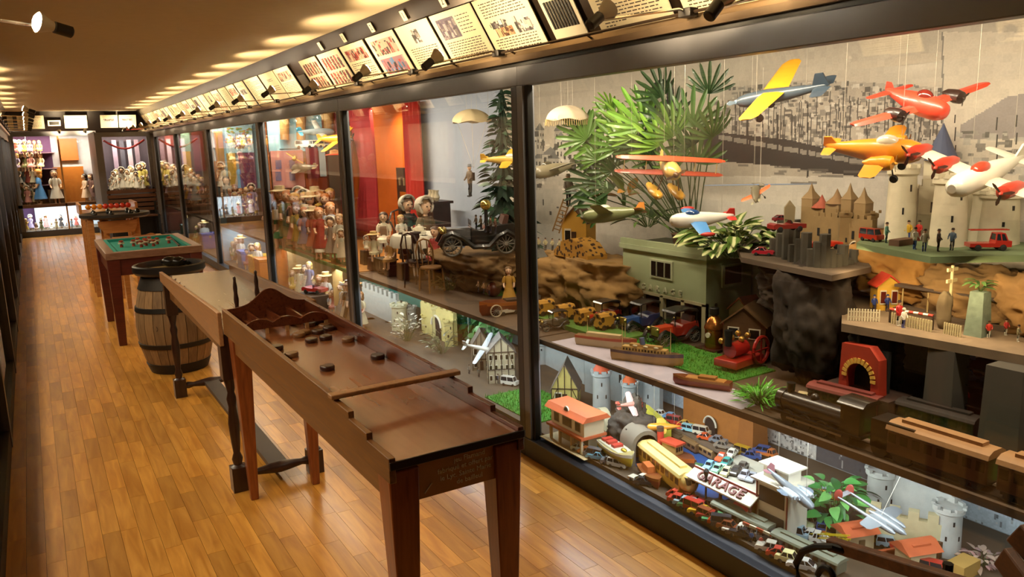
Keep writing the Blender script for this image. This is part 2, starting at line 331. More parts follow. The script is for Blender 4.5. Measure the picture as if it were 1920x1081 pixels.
ob('middle_shelf', MB().box(1.12, 2.05, YR + .06, YR + .7, .86, .88), M('5a4632', .6), c); ob('back_panel', MB().box(1.12, 2.1, YR + .7, YR + .72, .3, 1.98), M('4a4150', .8), c); ob('lower_panel', MB().box(1.22, 1.98, YR + .01, YR + .04, 0, .82), BLACKM, c)
struct('trim_5', MB().prism([(YE + .2, 2.07), (YE - .03, 2.449), (YE + .3, 2.449), (YE + .3, 2.0)], -.9, 2.1, 'x'), M('1f1712', .5, .2), 'dark board above the end wall cases under the ceiling')

# ------------------------------------------------------------------ sign boards
def textlines(a, x0, x1, y0, y1, rng, step=3, ink=(.25, .2, .16)):
    for y in range(int(y0), int(y1), step):
        x = int(x0)
        while x < x1 - 1:
            w = rng.randrange(2, 6); a[y, x:min(x + w, int(x1))] = np.array(ink) * (.8 + .6 * rng.random()); x += w + 1
        if rng.random() < .12: a[y, int(x0) + rng.randrange(5, 30):int(x1)] = a[0, 0]
def picture(a, x0, x1, y0, y1, rng, pal):
    x0, x1, y0, y1 = map(int, (x0, x1, y0, y1)); a[y0:y1, x0:x1] = pal[0]
    for _ in range(46):
        x = rng.randrange(x0, max(x1 - 2, x0 + 1)); y = rng.randrange(y0, max(y1 - 2, y0 + 1)); w, h = rng.randrange(1, 5), rng.randrange(2, 11)
        a[y:min(y + h, y1), x:min(x + w, x1)] = np.array(pal[rng.randrange(1, len(pal))]) * (.7 + .5 * rng.random())
GR = [(.55, .52, .5), (.3, .28, .28), (.75, .72, .7), (.42, .4, .4)]; SEP = [(.62, .45, .34), (.4, .28, .22), (.8, .66, .5)]
DOL = [(.72, .62, .55), (.55, .2, .18), (.25, .2, .2), (.8, .7, .6), (.62, .3, .28)]; BLU = [(.6, .45, .5), (.7, .25, .25), (.3, .5, .7), (.25, .2, .25), (.8, .6, .6)]
def poster(kind, rng):
    n = 64; a = np.ones((n, n, 3)) * np.array((.93, .88, .74)); t = textlines
    if kind == 'text': t(a, 6, 58, 6, 58, rng)
    elif kind == 'top': picture(a, 24, 38, 8, 26, rng, GR); t(a, 8, 58, 32, 58, rng)
    elif kind == 'port': picture(a, 6, 34, 7, 32, rng, [(.38, .34, .42), (.3, .26, .32), (.6, .56, .58)]); t(a, 37, 56, 8, 30, rng, 4); t(a, 6, 58, 36, 58, rng)
    elif kind == 'mid': t(a, 6, 58, 5, 22, rng); picture(a, 8, 30, 25, 34, rng, [(.93, .88, .74)] + GR[1:]); picture(a, 12, 34, 34, 44, rng, SEP); picture(a, 38, 58, 26, 44, rng, [(.93, .88, .74)] + GR[1:]); t(a, 6, 58, 46, 59, rng)
    elif kind == 'two':
        for y in (8, 34):
            for k in range(6): picture(a, 6 + 9 * k, 13 + 9 * k, y, y + 22, rng, DOL)
    elif kind == 'red': picture(a, 6, 58, 7, 29, rng, DOL); picture(a, 6, 58, 34, 57, rng, BLU)
    elif kind == 'strip': picture(a, 6, 58, 8, 26, rng, DOL); t(a, 6, 58, 30, 56, rng)
    elif kind == 'logo': t(a, 22, 44, 14, 20, rng, 2, (.15, .12, .1)); t(a, 10, 56, 30, 40, rng, 4)
    else: t(a, 8, 50, 8, 14, rng, 3); picture(a, 10, 50, 18, 30, rng, GR)
    return a
SLX, SLZ = -.24 / .46562, .399 / .46562                # along the leaning board, upward, towards the corridor
def sign(y0, y1, kind, label, side=1, t0=.03, h=.315, name='information_sign'):
    X_ = XG if side > 0 else XL
    B = Vector((X_ + side * (.21 + SLX * t0 - .012), 0, 2.05 + SLZ * t0 - .006)); U = Vector((side * SLX, 0, SLZ)) * h; N = Vector((-side * SLZ, 0, SLX)) * .004
    s = thing(name, label, 'sign', (B.x, (y0 + y1) / 2, B.z)); b = MB(); P = []
    for k in (0, 1): P += [Vector((0, y0 - (y0 + y1) / 2, 0)) + N * k, Vector((0, y1 - (y0 + y1) / 2, 0)) + N * k, Vector((0, y1 - (y0 + y1) / 2, 0)) + U + N * k, Vector((0, y0 - (y0 + y1) / 2, 0)) + U + N * k]
    b.add(P, [(0, 1, 2, 3), (7, 6, 5, 4), (0, 4, 5, 1), (1, 5, 6, 2), (2, 6, 7, 3), (3, 7, 4, 0)]); ob('board', b, M('e6dcc0', .6, var=.04), s)
    e = y1 if side > 0 else y0; w = (y0 - y1) if side > 0 else (y1 - y0)
    if kind: print_grid('print', poster(kind, R), Vector((0, e - (y0 + y1) / 2, 0)) + U + N * 1.4, (0, w, 0), -U, parent=s)
    return s, U, N
def ys(px, py): return AX(px, py, XG + .19).y
SG = [('text', (1293, 25), 2.0, 'cream text sign cut by the top frame edge, nearest of the row'), ('text', (1136, 58), (1271, 30), 'cream sign full of text right of the white air vent'), ('mid', (940, 100), (1035, 80), 'cream sign with grey toy parts and a brown box, left of the vent'),
      ('port', (857, 117), (935, 101), 'cream sign with dark portrait photo under number two'), ('top', (790, 132), (852, 119), 'cream text sign with one small upright picture under number one'), ('red', (732, 144), (784, 131), 'cream sign with two wide red and blue doll photos'),
      ('strip', (681, 154), (726, 142), 'cream sign with a strip of grey doll photos over text'), ('two', (636, 161), (676, 155), 'cream sign with two rows of costumed doll photos'), ('two', (600, 168), (632, 162), 'cream sign of doll photo rows partly behind a lamp'),
      ('strip', (549, 180), (577, 174), 'cream sign with brownish photos left of the dark panel'), ('logo', (520, 185), (547, 180), 'nearly blank cream sign with faint print'), ('text', (490, 190), (517, 185), 'cream text sign washed out by lamp light')]
for kind, a, b, lb in SG:
    y1 = ys(*a); y0 = ys(*b) if isinstance(b, tuple) else b
    s, U, N = sign(y0, y1, kind, lb)
yy = ys(488, 190); n = 0; KN = ['other', 'strip', 'text', 'two', 'top', 'logo', 'port']
while yy < 17.6:
    w = .42; sign(yy + .03, yy + w, KN[n % 7], 'small far cream sign, %s beyond the washed out text sign' % ['one', 'two', 'three', 'four', 'five', 'six', 'seven', 'eight', 'nine', 'ten', 'eleven', 'twelve', 'thirteen', 'fourteen', 'fifteen', 'sixteen', 'seventeen', 'eighteen', 'nineteen', 'twenty', 'twenty one', 'twenty two', 'twenty three', 'twenty four', 'twenty five', 'twenty six', 'twenty seven', 'twenty eight', 'twenty nine', 'thirty'][n]); yy += w + .03; n += 1
v, U, N = sign(ys(1110, 46), ys(1051, 59), None, 'white square air vent with black slots between the signs', t0=.05, h=.24, name='air_vent')
vw = abs(ys(1110, 46) - ys(1051, 59)) / 2
for k in range(9):
    m = MB(); yk = -vw * .72 + vw * 1.44 * k / 8
    P = [Vector((0, yk - .006, 0)) + U * .22 + N * 1.1, Vector((0, yk + .006, 0)) + U * .22 + N * 1.1, Vector((0, yk + .006, 0)) + U * .78 + N * 1.1, Vector((0, yk - .006, 0)) + U * .78 + N * 1.1]
    m.add(P + [p + N for p in P], [(0, 1, 2, 3), (7, 6, 5, 4), (0, 4, 5, 1), (1, 5, 6, 2), (2, 6, 7, 3), (3, 7, 4, 0)]); ob('slot', m, BLACKM, v)
v, U, N = sign(ys(596, 168), ys(582, 173), None, 'dark panel among the signs half behind a lamp', t0=.03, h=.2, name='loudspeaker'); v.children[0].data.materials[0] = M('4a4238', .4, .3)
# number tags above the signs
TAGM = M('e8dfc6', .6, var=.03); INK = M('2a2018', .7, var=0)
NUMW = [((835, 10), '2', 'portrait photo'), ((762, 33), '1', 'small upright picture'), ((701, 52), '2', 'two wide doll photos'), ((648, 71), '1', 'grey photo strip'), ((605, 88), '1', 'two photo rows')]
for (px, py), d, lb in NUMW:
    t = .36; P = Vector((XG + .21 + SLX * t - .012, 0, 2.05 + SLZ * t)); P.y = AX(px, py, P.x).y
    s = thing('number_tag', 'small white tag reading %s above the sign with %s' % (d, lb), 'tag', P)
    Mx = Matrix(((0, SLX, -SLZ), (-1, 0, 0), (0, SLZ, SLX))).to_4x4()
    ob('card', MB().box(-.03, .03, 0, .065, 0, .004, Mx), TAGM, s); text('numeral', d, .055, INK, s, Mx @ TR((0, .032, .0046)), .0006)
# left signs and end wall signs
for k in range(19):
    y = 1.2 + k * .83
    sign(y, y + .4, KN[k % 7], 'cream sign over the left cases, place %s from the viewer' % ['one', 'two', 'three', 'four', 'five', 'six', 'seven', 'eight', 'nine', 'ten', 'eleven', 'twelve', 'thirteen', 'fourteen', 'fifteen', 'sixteen', 'seventeen', 'eighteen', 'nineteen'][k], -1)
for x0, x1, lb, kd in ((-.24, -.15, 'narrow end wall sign beside the left corner', 'text'), (-.08, .37, 'wide cream end wall sign behind the row of lamps', 'text'), (.72, 1.12, 'cream end wall sign with a small dark picture in its upper half', 'logo'), (1.36, 1.68, 'leaning end wall sign with tiny figures', 'other'), (1.7, 2.02, 'end wall sign with a dark row of figures beside the corner', 'other')):
    s = thing('information_sign', lb, 'sign', (x0, YE + .08, 2.1)); T = TR((0, 0, 0), rx=-math.radians(62) + PI / 2)
    T = Matrix.Rotation(math.radians(28), 4, 'X'); ob('board', MB().box(0, x1 - x0, -.004, 0, .02, .3, T), M('e6dcc0', .6, var=.04), s)
    c0 = T @ Vector((0, -.006, .3)); print_grid('print', poster(kd, R), c0, (x1 - x0, 0, 0), T @ Vector((0, 0, -.28)), parent=s)
s = thing('air_vent', 'small white framed vent between two end wall signs', 'vent', (.43, YE + .08, 2.1)); T = Matrix.Rotation(math.radians(28), 4, 'X')
ob('frame', MB().box(0, .22, -.012, 0, .08, .2, T), TAGM, s); ob('grille', MB().box(.025, .195, -.016, -.008, .105, .175, T), BLACKM, s)

# ------------------------------------------------------------------ clip lamps
BULB = emis((1, .86, .6), 34); SOCK = M('1c1713', .45); FROST = M('cfc4ad', .35, var=.05); CHROME = M('c9c4bb', .18, 1, 0)
def lamp(joint, head, aim, label, e=10.5, on=True):
    j, h = Vector(joint), Vector(head); d = (Vector(aim) - h).normalized()
    s = thing('clip_lamp', label, 'lamp', j)
    ob('arm', MB().tube([(0, 0, 0), (h - j) * .12 + Vector((0, 0, .01)), h - j - d * .075], .005, 6), CHROME, s); ob('clamp', MB().box(-.02, .02, -.03, .03, -.015, .015), SOCK, s, bevel=.003)
    q = Matrix.Translation(h - j) @ d.to_track_quat('Z', 'Y').to_matrix().to_4x4() @ Matrix.Diagonal((.8, .8, .8, 1))
    ob('socket', MB().lathe([(.018, -.13), (.024, -.125), (.024, -.06), (.019, -.055)], 12, q), SOCK, s)
    rf = ob('reflector_bulb', MB().lathe([(.018, -.06), (.022, -.045), (.038, -.01), (.042, .004), (.038, .004), (.03, -.012)], 14, q), FROST, s)
    ob('glowing_face', MB().lathe([(.039, .003), (.03, .012), (.0, .016)], 14, q), BULB, rf)
    sp = spot('lamp_beam', h + d * .03, h + d, e, WARM, 2.3, .5, .03)
    return s
LJ = [((1480, 18), (1362, 14), 'chrome clip lamp at the top frame edge, nearest of the row'), ((1290, 42), (1142, 16), 'black socket clip lamp in front of the big text sign'), ((935, 110), (822, 103), 'clip lamp in front of the sign with the small upright picture'),
      ((775, 140), (687, 130), 'clip lamp in front of the grey photo strip sign'), ((672, 162), (590, 157), 'clip lamp beside the dark panel')]
last = 0
for (jx, jy), (hx, hy), lb in LJ:
    j = AX(jx, jy, XG - .06); j.z = 2.035; h = AY(hx, hy, j.y + .04); h.z = max(min(h.z, 2.12), 2.02); last = max(last, j.y)
    lamp(j, h, (XG + .06, j.y + .06, 2.34), lb)
k = 0
while last < 16.4:
    last += 1.05; k += 1
    lamp((XG - .06, last, 2.035), (XG - .36, last + .04, 2.07), (XG + .06, last + .1, 2.34), 'far clip lamp, number %s past the dark panel towards the corner' % ['one', 'two', 'three', 'four', 'five', 'six', 'seven', 'eight', 'nine', 'ten', 'eleven', 'twelve'][k - 1])
h = AY(72, 42, 3.0); lamp((XL + .06, 2.95, 2.035), (h.x, h.y, h.z), (h.x - .25, h.y - .1, h.z + .06), 'lit clip lamp reaching in from the left cornice', 18)
for k in range(14):
    y = .9 + k * 1.2
    if 2.4 < y < 9: continue
    lamp((XL + .06, y, 2.035), (XL + .3, y + .04, 2.07), (XL - .12, y + .1, 2.24), 'left cornice clip lamp, %s from the near end' % ['first', 'second', 'third', 'fourth', 'fifth', 'sixth', 'seventh', 'eighth', 'ninth', 'tenth', 'eleventh', 'twelfth', 'thirteenth', 'fourteenth'][k])
for x, lb in ((.6, 'small end wall lamp below the vent'), (1.05, 'small end wall lamp below the dark picture sign'), (1.75, 'small end wall lamp below the leaning signs')):
    lamp((x, YE - .02, 2.05), (x, YE - .25, 2.06), (x, YE + .1, 2.2), lb, 8)
# ================================================================== game tables in the corridor
MAH = wood('4a2212', '6e361c', .28, 5, (14, 1.2, 14), .4, name='mahogany'); MAHX = wood('733517', '9a5226', .3, 5, (14, 14, 1.2), .35, name='mahogany_leg')
BED = wood('86502e', '925a36', .2, 3, (8, 1, 8), .5, name='polished_bed'); TAN = wood('6a4420', '8a5c2e', .4, 5, (14, 1.2, 14), .2, name='tan_side'); DKW = wood('2a160e', '3c2114', .35, 5, (14, 14, 1.2), .3, name='dark_turned')
OAKP = wood('a8703a', 'c58a4c', .4, 5, (1.5, 12, 12), .2, name='pale_oak'); EDGE = wood('9a6c44', 'b58458', .35, 5, (14, 1.2, 14), .3, name='worn_edge')
# ---- near shovelboard
x0, x1, y0, y1, zt = .672, 1.065, 1.735, 3.69, .845
t = thing('shovelboard_table', 'long dark mahogany shovelboard table with stepped rails, nearest in the corridor', 'game table', (0, 0, 0))
ob('playing_bed', MB().box(x0 + .018, x1 - .018, y0, y1 - .01, zt - .02, zt), BED, t, bevel=.002)
ob('front_edge', MB().box(x0, x1, y0 - .008, y0, zt - .018, zt + .004), M('23100a', .3), t, bevel=.002)
for sx, nm in ((x0, TAN), (x1 - .018, MAH)):
    prof = [(y0, zt - .055), (y1, zt - .055), (y1, .905), (2.14, .905), (2.14, .897), (2.02, .897), (2.02, .877), (1.885, .877), (1.885, zt + .012), (y0, zt + .012)]
    ob('side_rail', MB().prism(prof, sx, sx + .018, 'x'), nm, t, bevel=.002)
ob('cross_bar', MB().box(x0 - .012, x1 + .012, 2.12, 2.155, .905, .919), EDGE, t, bevel=.003)
ap = [(x0 + .02, x0 + .035, y0 + .05, y1 - .05), (x1 - .035, x1 - .02, y0 + .05, y1 - .05), (x0 + .05, x1 - .05, y1 - .06, y1 - .045)]
for a in ap: ob('apron', MB().box(*a, zt - .13, zt - .02), TAN if a[0] < .7 else MAH, t)
fa = ob('front_apron', MB().box(x0 + .07, x1 - .06, y0 + .02, y0 + .035, zt - .125, zt - .02), M('a87440', .5, var=.2), t)
for k, ln in enumerate(('jeu Flamand', 'fabriqué et offert par', 'le Lyc. Sainte Marie', 'de bailleul')):
    text('lettering', ln, .0195, M('e8e0cc', .6, var=0), fa, TR((x0 + .222 + (.012, 0, 0, .01)[k], y0 + .0192, zt - .042 - k * .0205), rx=PI / 2, ry=-.02), .0005)
ob('chalk_mark', MB().cyl((x0 + .1, y0 + .019, zt - .112), (x0 + .122, y0 + .019, zt - .088), .0016, n=5), M('e8e0cc', .6, var=0), fa)
def tleg(mb, cx, cy, zt_, w0, w1, T=None):
    mb.add([(cx - w1, cy - w1, 0), (cx + w1, cy - w1, 0), (cx + w1, cy + w1, 0), (cx - w1, cy + w1, 0), (cx - w0, cy - w0, zt_), (cx + w0, cy - w0, zt_), (cx + w0, cy + w0, zt_), (cx - w0, cy + w0, zt_)],
           [(3, 2, 1, 0), (4, 5, 6, 7), (0, 1, 5, 4), (1, 2, 6, 5), (2, 3, 7, 6), (3, 0, 4, 7)]); return mb
for cx, cy in ((x0 + .043, y0 + .05), (x1 - .045, y0 + .05), (x0 + .05, y1 - .075), (x1 - .05, y1 - .075)):
    ob('leg', tleg(MB(), cx, cy, zt - .03, .042, .018), MAHX, t, bevel=.004)
# scalloped end box with four gates
def wave(a, b, n, base, amp, z0, k):
    P = [(a, z0)]; 
    for i in range(41): u = i / 40; P.append((a + (b - a) * u, base + amp * abs(math.sin(PI * u * k)) ** .8))
    return P + [(b, z0)]
ob('end_board', MB().prism([(x0 + .018, zt)] + [(x0 + .018 + (x1 - x0 - .036) * i / 30, .905 + .075 * math.exp(-((i / 30 - .55) / .22) ** 2)) for i in range(31)] + [(x1 - .018, zt)], y1 - .025, y1 - .012), MAH, t)
ob('gate_board', MB().prism(wave(x0 + .02, x1 - .02, 4, .888, .022, .868, 3), 3.33, 3.345), MAH, t)
for k in range(3):
    u = x0 + .018 + (x1 - x0 - .036) * (k + 1) / 4; ob('divider', MB().box(u - .005, u + .005, 3.335, y1 - .02, zt, .885), MAH, t)
for k in range(5):
    u = x0 + .024 + (x1 - x0 - .048) * k / 4; ob('gate_post', MB().box(u - .007, u + .007, 3.33, 3.345, zt, .87), M('b58a58', .5), t)
PUCK = MB().lathe([(.0, 0), (.024, 0), (.026, .003), (.026, .013), (.023, .017), (.0, .017)], 18).mesh('puck', wood('2a130b', '43200f', .3, 8, name='puck_wood'))
PUCK2 = MB().lathe([(.0, 0), (.024, 0), (.026, .003), (.026, .013), (.023, .017), (.0, .017)], 18).mesh('puck', wood('6e4a2a', '8a6038', .35, 8, name='puck_pale'))
PK = [((614, 693), 0, 'dark disc alone in the middle of the bed, nearest the bar'), ((547, 668), 1, 'pale edged disc near the left rail'), ((519, 655), 0, 'disc half hidden by the left rail'), ((725, 669), 0, 'dark disc against the right rail'), ((658, 639), 1, 'pale disc right of the cluster near the rail'),
      ((584, 641), 0, 'disc at the lower left of the cluster'), ((611, 636), 0, 'dark disc at the lower right of the cluster'), ((561, 631), 1, 'broad disc at the left end of the cluster'), ((596, 625), 0, 'dark disc in the middle of the cluster'), ((571, 626), 1, 'disc tucked behind the broad left one'),
      ((634, 616), 0, 'dark disc beside another near the right rail'), ((624, 612), 1, 'pale disc at the upper right of the cluster'), ((600, 606), 0, 'disc by the third gate'), ((609, 603), 1, 'disc close to the fourth gate'), ((581, 611), 0, 'dark disc just before the third gate'), ((555, 607), 1, 'pale disc inside the second gate'), ((616, 599), 0, 'disc nearest the right corner gate')]
for (px, py), k, lb in PK:
    p = AZ(px, py, zt); tag(ob('wooden_disc', PUCK2 if k else PUCK, None, loc=(min(max(p.x, x0 + .05), x1 - .05), p.y, zt + .0005)), lb, 'disc', 'sliding discs on the shovelboard')
# ---- second table with turned legs
t = thing('shovelboard_table', 'long low-railed table with pale worn bed and turned legs behind the near board', 'game table')
a0, a1, b0, b1, zz = .655, 1.12, 3.72, 5.62, .80
GBED = wood('8a7868', 'a08c78', .22, 4, (10, 1, 10), .5, name='worn_grey_bed')
ob('playing_bed', MB().box(a0 + .02, a1 - .02, b0, b1, zz - .02, zz), GBED, t)
for xx in (a0, a1 - .02): ob('side_rail', MB().prism([(b0, zz - .075), (b1, zz - .03), (b1, zz + .035), (b0 + .1, zz + .085), (b0, zz + .085)], xx, xx + .02, 'x'), EDGE if xx == a0 else TAN, t, bevel=.003)
ob('apron', MB().box(a0 + .03, a0 + .045, b0 + .08, b1 - .1, zz - .13, zz - .02), TAN, t); ob('apron', MB().box(a1 - .045, a1 - .03, b0 + .08, b1 - .1, zz - .13, zz - .02), TAN, t)
TURN = [(.032, .0), (.036, .03), (.036, .12), (.02, .13), (.026, .16), (.016, .19), (.022, .25), (.027, .34), (.018, .42), (.024, .46), (.016, .49), (.03, .56), (.034, .57), (.034, .78)]
for cx in (a0 + .035, a1 - .06):
    for cy in (b0 + .04, b1 - .12):
        m = MB(); m.lathe([(r, z) for r, z in TURN if z < .57], 12, TR((cx, cy, 0))); m.box(cx - .034, cx + .034, cy - .034, cy + .034, .56, zz - .02); m.box(cx - .036, cx + .036, cy - .036, cy + .036, .0, .12)
        ob('leg', m, DKW, t)
for cy in (b0 + .04, b1 - .12): ob('end_stretcher', MB().lathe([(.016, 0), (.024, .05), (.016, .08), (.026, .15), (.03, .19), (.026, .23), (.016, .3), (.024, .33), (.016, a1 - a0 - .1)], 10, TR((a0 + .04, cy, .07), ry=PI / 2)), DKW, t)
ob('long_stretcher', MB().box((a0 + a1) / 2 - .045, (a0 + a1) / 2 + .045, b0 + .05, b1 - .1, .055, .08), M('4a4038', .5), t)
pr = [(.006, 0), (.012, .01), (.014, .05), (.009, .08), (.013, .11), (.009, .14), (.011, .17), (.006, .2), (.008, .215), (.004, .222)]
for (px, py) in ((424, 585), (453, 566)):
    p = AZ(px, py, zz); ob('turned_pin', MB().lathe(pr, 10, TR((p.x, b0 + .14 + (.12 if px > 440 else 0), zz))), DKW, t)
for k in range(4): ob('wire_hook', MB().tube([(a0 + .03, b1 - .15 - k * .16, zz + .01), (a0 + .05, b1 - .2 - k * .16, zz + .03), (a0 + .03, b1 - .27 - k * .16, zz + .01)], .003, 5), M('5a3a24', .5), t)
# ---- barrel with a game tray
BX, BY = .805, 6.28
t = thing('wooden_barrel', 'old oak barrel with dark hoops and a round black rimmed tray on top', 'barrel', (BX, BY, 0))
def br(z): return .195 + .075 * math.sin(PI * min(max(z / .72, 0), 1)) ** .9
BW = wood('7a5c3c', '9a7850', .6, 4, (12, 12, 1), 0, 'object', 'barrel_oak'); HOOP = M('2c2620', .5, .5)
NS = 22
for k in range(NS):
    m = MB(); secs = []
    for z in np.linspace(0, .72, 9):
        r = br(z); aa, ab = 2 * PI * (k + .03) / NS, 2 * PI * (k + .97) / NS
        secs.append([(r * math.cos(aa), r * math.sin(aa), z), (r * math.cos(ab), r * math.sin(ab), z), ((r - .02) * math.cos(ab), (r - .02) * math.sin(ab), z), ((r - .02) * math.cos(aa), (r - .02) * math.sin(aa), z)])
    ob('stave', m.loft(secs), BW, t)
for z, h in ((.0, .075), (.2, .035), (.47, .035), (.63, .09)): ob('hoop', MB().lathe([(br(z) + .001, z), (br(z) + .006, z + .002), (br(z + h) + .006, z + h - .002), (br(z + h) + .001, z + h)], 40), HOOP, t)
ob('barrel_head', MB().lathe([(0, .715), (.19, .715), (.19, .73), (0, .73)], 30), M('6a5236', .6), t)
ob('bung', MB().cyl((-.26 * .62, -.26 * .78, .36), (-.268 * .62, -.268 * .78, .36), .022, n=14), M('3a2a1c', .6), t)
g = thing('game_tray', 'round black rimmed game tray lying on the barrel', 'game tray', (BX, BY, .735))
ob('rim', MB().lathe([(.2, 0), (.235, .0), (.252, .02), (.252, .06), (.24, .068), (.225, .064), (.215, .03), (.2, .02)], 44), M('1c1612', .4), g); ob('tray_floor', MB().lathe([(0, .012), (.205, .012), (.205, .022), (0, .022)], 40), M('8a7448', .5), g)
BLK = M('0e0d0d', .25)
for (px, py, r, lb) in ((320, 487, .05, 'shiny black lump at the left of the barrel tray'), (345, 478, .042, 'shiny black lump in the middle of the barrel tray'), (366, 478, .046, 'shiny black lump at the right of the barrel tray')):
    p = AZ(px, py + 6, .77); d = Vector((p.x - BX, p.y - BY, 0)); d = d * min(1, .15 / max(d.length, .01))
    m = MB().ell((0, 0, r * .75), (r * 1.25, r, r * .75), 14, 9).tube([(r * .6, 0, r * .9), (r * 1.3, 0, r * .55), (r * 1.6, .01, r * .2)], r * .36, 8)
    tag(ob('bowling_ball', m, BLK, loc=(BX + d.x, BY + d.y, .757)), lb, 'game ball')
# ---- billiard table
t = thing('billiard_table', 'small green baize bumper billiard table with dark red wooden legs', 'billiard table', (0, 0, 0))
p0, p1, q0, q1, z = .455, 1.215, 7.27, 8.55, .80
RED = wood('4a160e', '5f2014', .35, 5, (1.3, 12, 12), .3, name='dark_red_wood'); BAIZE = M('1f8a78', .9, var=.06, scale=90)
ob('apron', MB().box(p0 + .03, p1 - .03, q0 + .03, q1 - .03, z - .2, z - .05), RED, t)
ob('slate_bed', MB().box(p0 + .05, p1 - .05, q0 + .05, q1 - .05, z - .05, z - .028), BAIZE, t)
for b in ((p0, p1, q0, q0 + .07), (p0, p1, q1 - .07, q1), (p0, p0 + .07, q0 + .07, q1 - .07), (p1 - .07, p1, q0 + .07, q1 - .07)):
    ob('rail', MB().box(*b, z - .06, z), wood('7c5a44', '94705a', .35, 5, (3, 3, 12), .3, name='rail_wood'), t, bevel=.004)
for b in ((p0 + .07, p1 - .07, q0 + .07, q0 + .1), (p0 + .07, p1 - .07, q1 - .1, q1 - .07), (p0 + .07, p0 + .1, q0 + .1, q1 - .1), (p1 - .1, p1 - .07, q0 + .1, q1 - .1)): ob('cushion', MB().box(*b, z - .03, z - .004), BAIZE, t)
for cx in (p0 + .055, p1 - .055):
    for cy in (q0 + .06, q1 - .06): ob('leg', tleg(MB(), cx, cy, z - .06, .05, .03), RED, t, bevel=.004)
cxm, cym = (p0 + p1) / 2, (q0 + q1) / 2
for dx, dy in ((-.2, 0), (-.1, 0), (.1, 0), (.2, 0), (-.05, .14), (.05, .14), (-.05, -.14), (.05, -.14), (0, .05), (0, -.05)):
    b = ob('bumper_post', MB().lathe([(.014, 0), (.014, .02), (.009, .025), (.009, .045), (.02, .05), (.02, .058), (.004, .064)], 12, TR((cxm + dx, cym + dy, z - .028))), M('a03a24', .4), t); ob('bumper_ring', MB().lathe([(.014, .028), (.026, .03), (.028, .036), (.026, .042), (.014, .044)], 14, TR((cxm + dx, cym + dy, z - .028))), M('c9b79a', .5), b)
ob('cue', MB().cyl((p1 - .16, q0 + .2, z - .01), (p1 - .11, q1 - .2, z - .008), .008, .005, 8), M('2a1810', .4), t)
# ---- tables further back
t = thing('game_table', 'tan wooden game table with wavy back board behind the billiard table', 'game table')
ob('tabletop', MB().box(.7, 1.2, 9.0, 9.8, .66, .69), OAKP, t); ob('back_board', MB().prism([(.7, .66)] + [(.7 + .5 * i / 24, .73 + .045 * math.sin(PI * i / 24) ** 2 + .012 * math.cos(i * .8)) for i in range(25)] + [(1.2, .66)], 9.0, 9.02), wood('a0622c', 'b97a3e', .4, 5, name='wavy'), t)
for cx in (.74, 1.16):
    for cy in (9.05, 9.75): ob('leg', tleg(MB(), cx, cy, .66, .03, .02), OAKP, t)
t = thing('game_table', 'pale oak table with round black topped tray near the end wall', 'game table', (.79, 10.2, 0))
for cx in (-.27, -.12, .2):
    for cy in (-.15, .2): ob('leg', tleg(MB(), cx, cy, .9, .032, .024), OAKP, t)
ob('apron', MB().prism([(-.2, .86), (.2, .86), (.2, .8), (.16, .72), (-.14, .72), (-.2, .8)], -.24, -.2), OAKP, t)
ob('round_tray', MB().lathe([(0, .88), (.34, .88), (.37, .9), (.37, .93), (.35, .935), (.33, .915), (0, .91)], 40), M('2a2622', .4), t)
for k in range(7): a = k * .9; ob('black_peg', MB().lathe([(.02, 0), (.03, .02), (.016, .05), (.0, .06)], 8, TR((.24 * math.cos(a), .2 * math.sin(a), .915))), BLK, t)
t = thing('ball_frame', 'wooden frame game with a row of orange and red balls behind the round tray', 'game', (.8, 11.3, .0))
ob('tray', MB().box(-.3, .3, -.2, .5, .86, .89), OAKP, t); ob('tray_edge', MB().box(.3, .33, -.2, .5, .86, .99), OAKP, t); ob('tray_edge', MB().box(-.33, -.3, -.2, .5, .86, .99), OAKP, t)
for k in range(8): ob('ball', MB().ell((-.22 + k * .065, -.05, .95), .034, 12, 8), M('e08a1e' if k < 3 else 'c2301c', .3, var=0), t)
for cx in (-.27, .27):
    for cy in (-.15, .45): ob('leg', tleg(MB(), cx, cy, .86, .03, .022), OAKP, t)
# bench under the white doll window and park bench at the lower right
SLAT = wood('4a2c18', '6a4022', .45, 5, (1.2, 12, 12), .1, name='bench_slat')
t = thing('wooden_bench', 'brown slatted bench back standing under the white doll window', 'bench', (1.6, YR - .3, 0))
for k in range(5): ob('back_slat', MB().box(-.42, .42, .12 - k * .004, .145 - k * .004, .52 + k * .085, .58 + k * .085), SLAT, t)
for k in range(3): ob('seat_slat', MB().box(-.42, .42, -.25 + k * .12, -.15 + k * .12, .43, .455), SLAT, t)
for x in (-.38, .38): ob('side_frame', MB().prism([(-.28, 0), (-.24, 0), (-.24, .42), (.1, .42), (.1, 0), (.15, 0), (.16, .95), (.12, .95), (.11, .46), (-.28, .46)], x - .02, x + .02, 'x'), BLACKM, t)
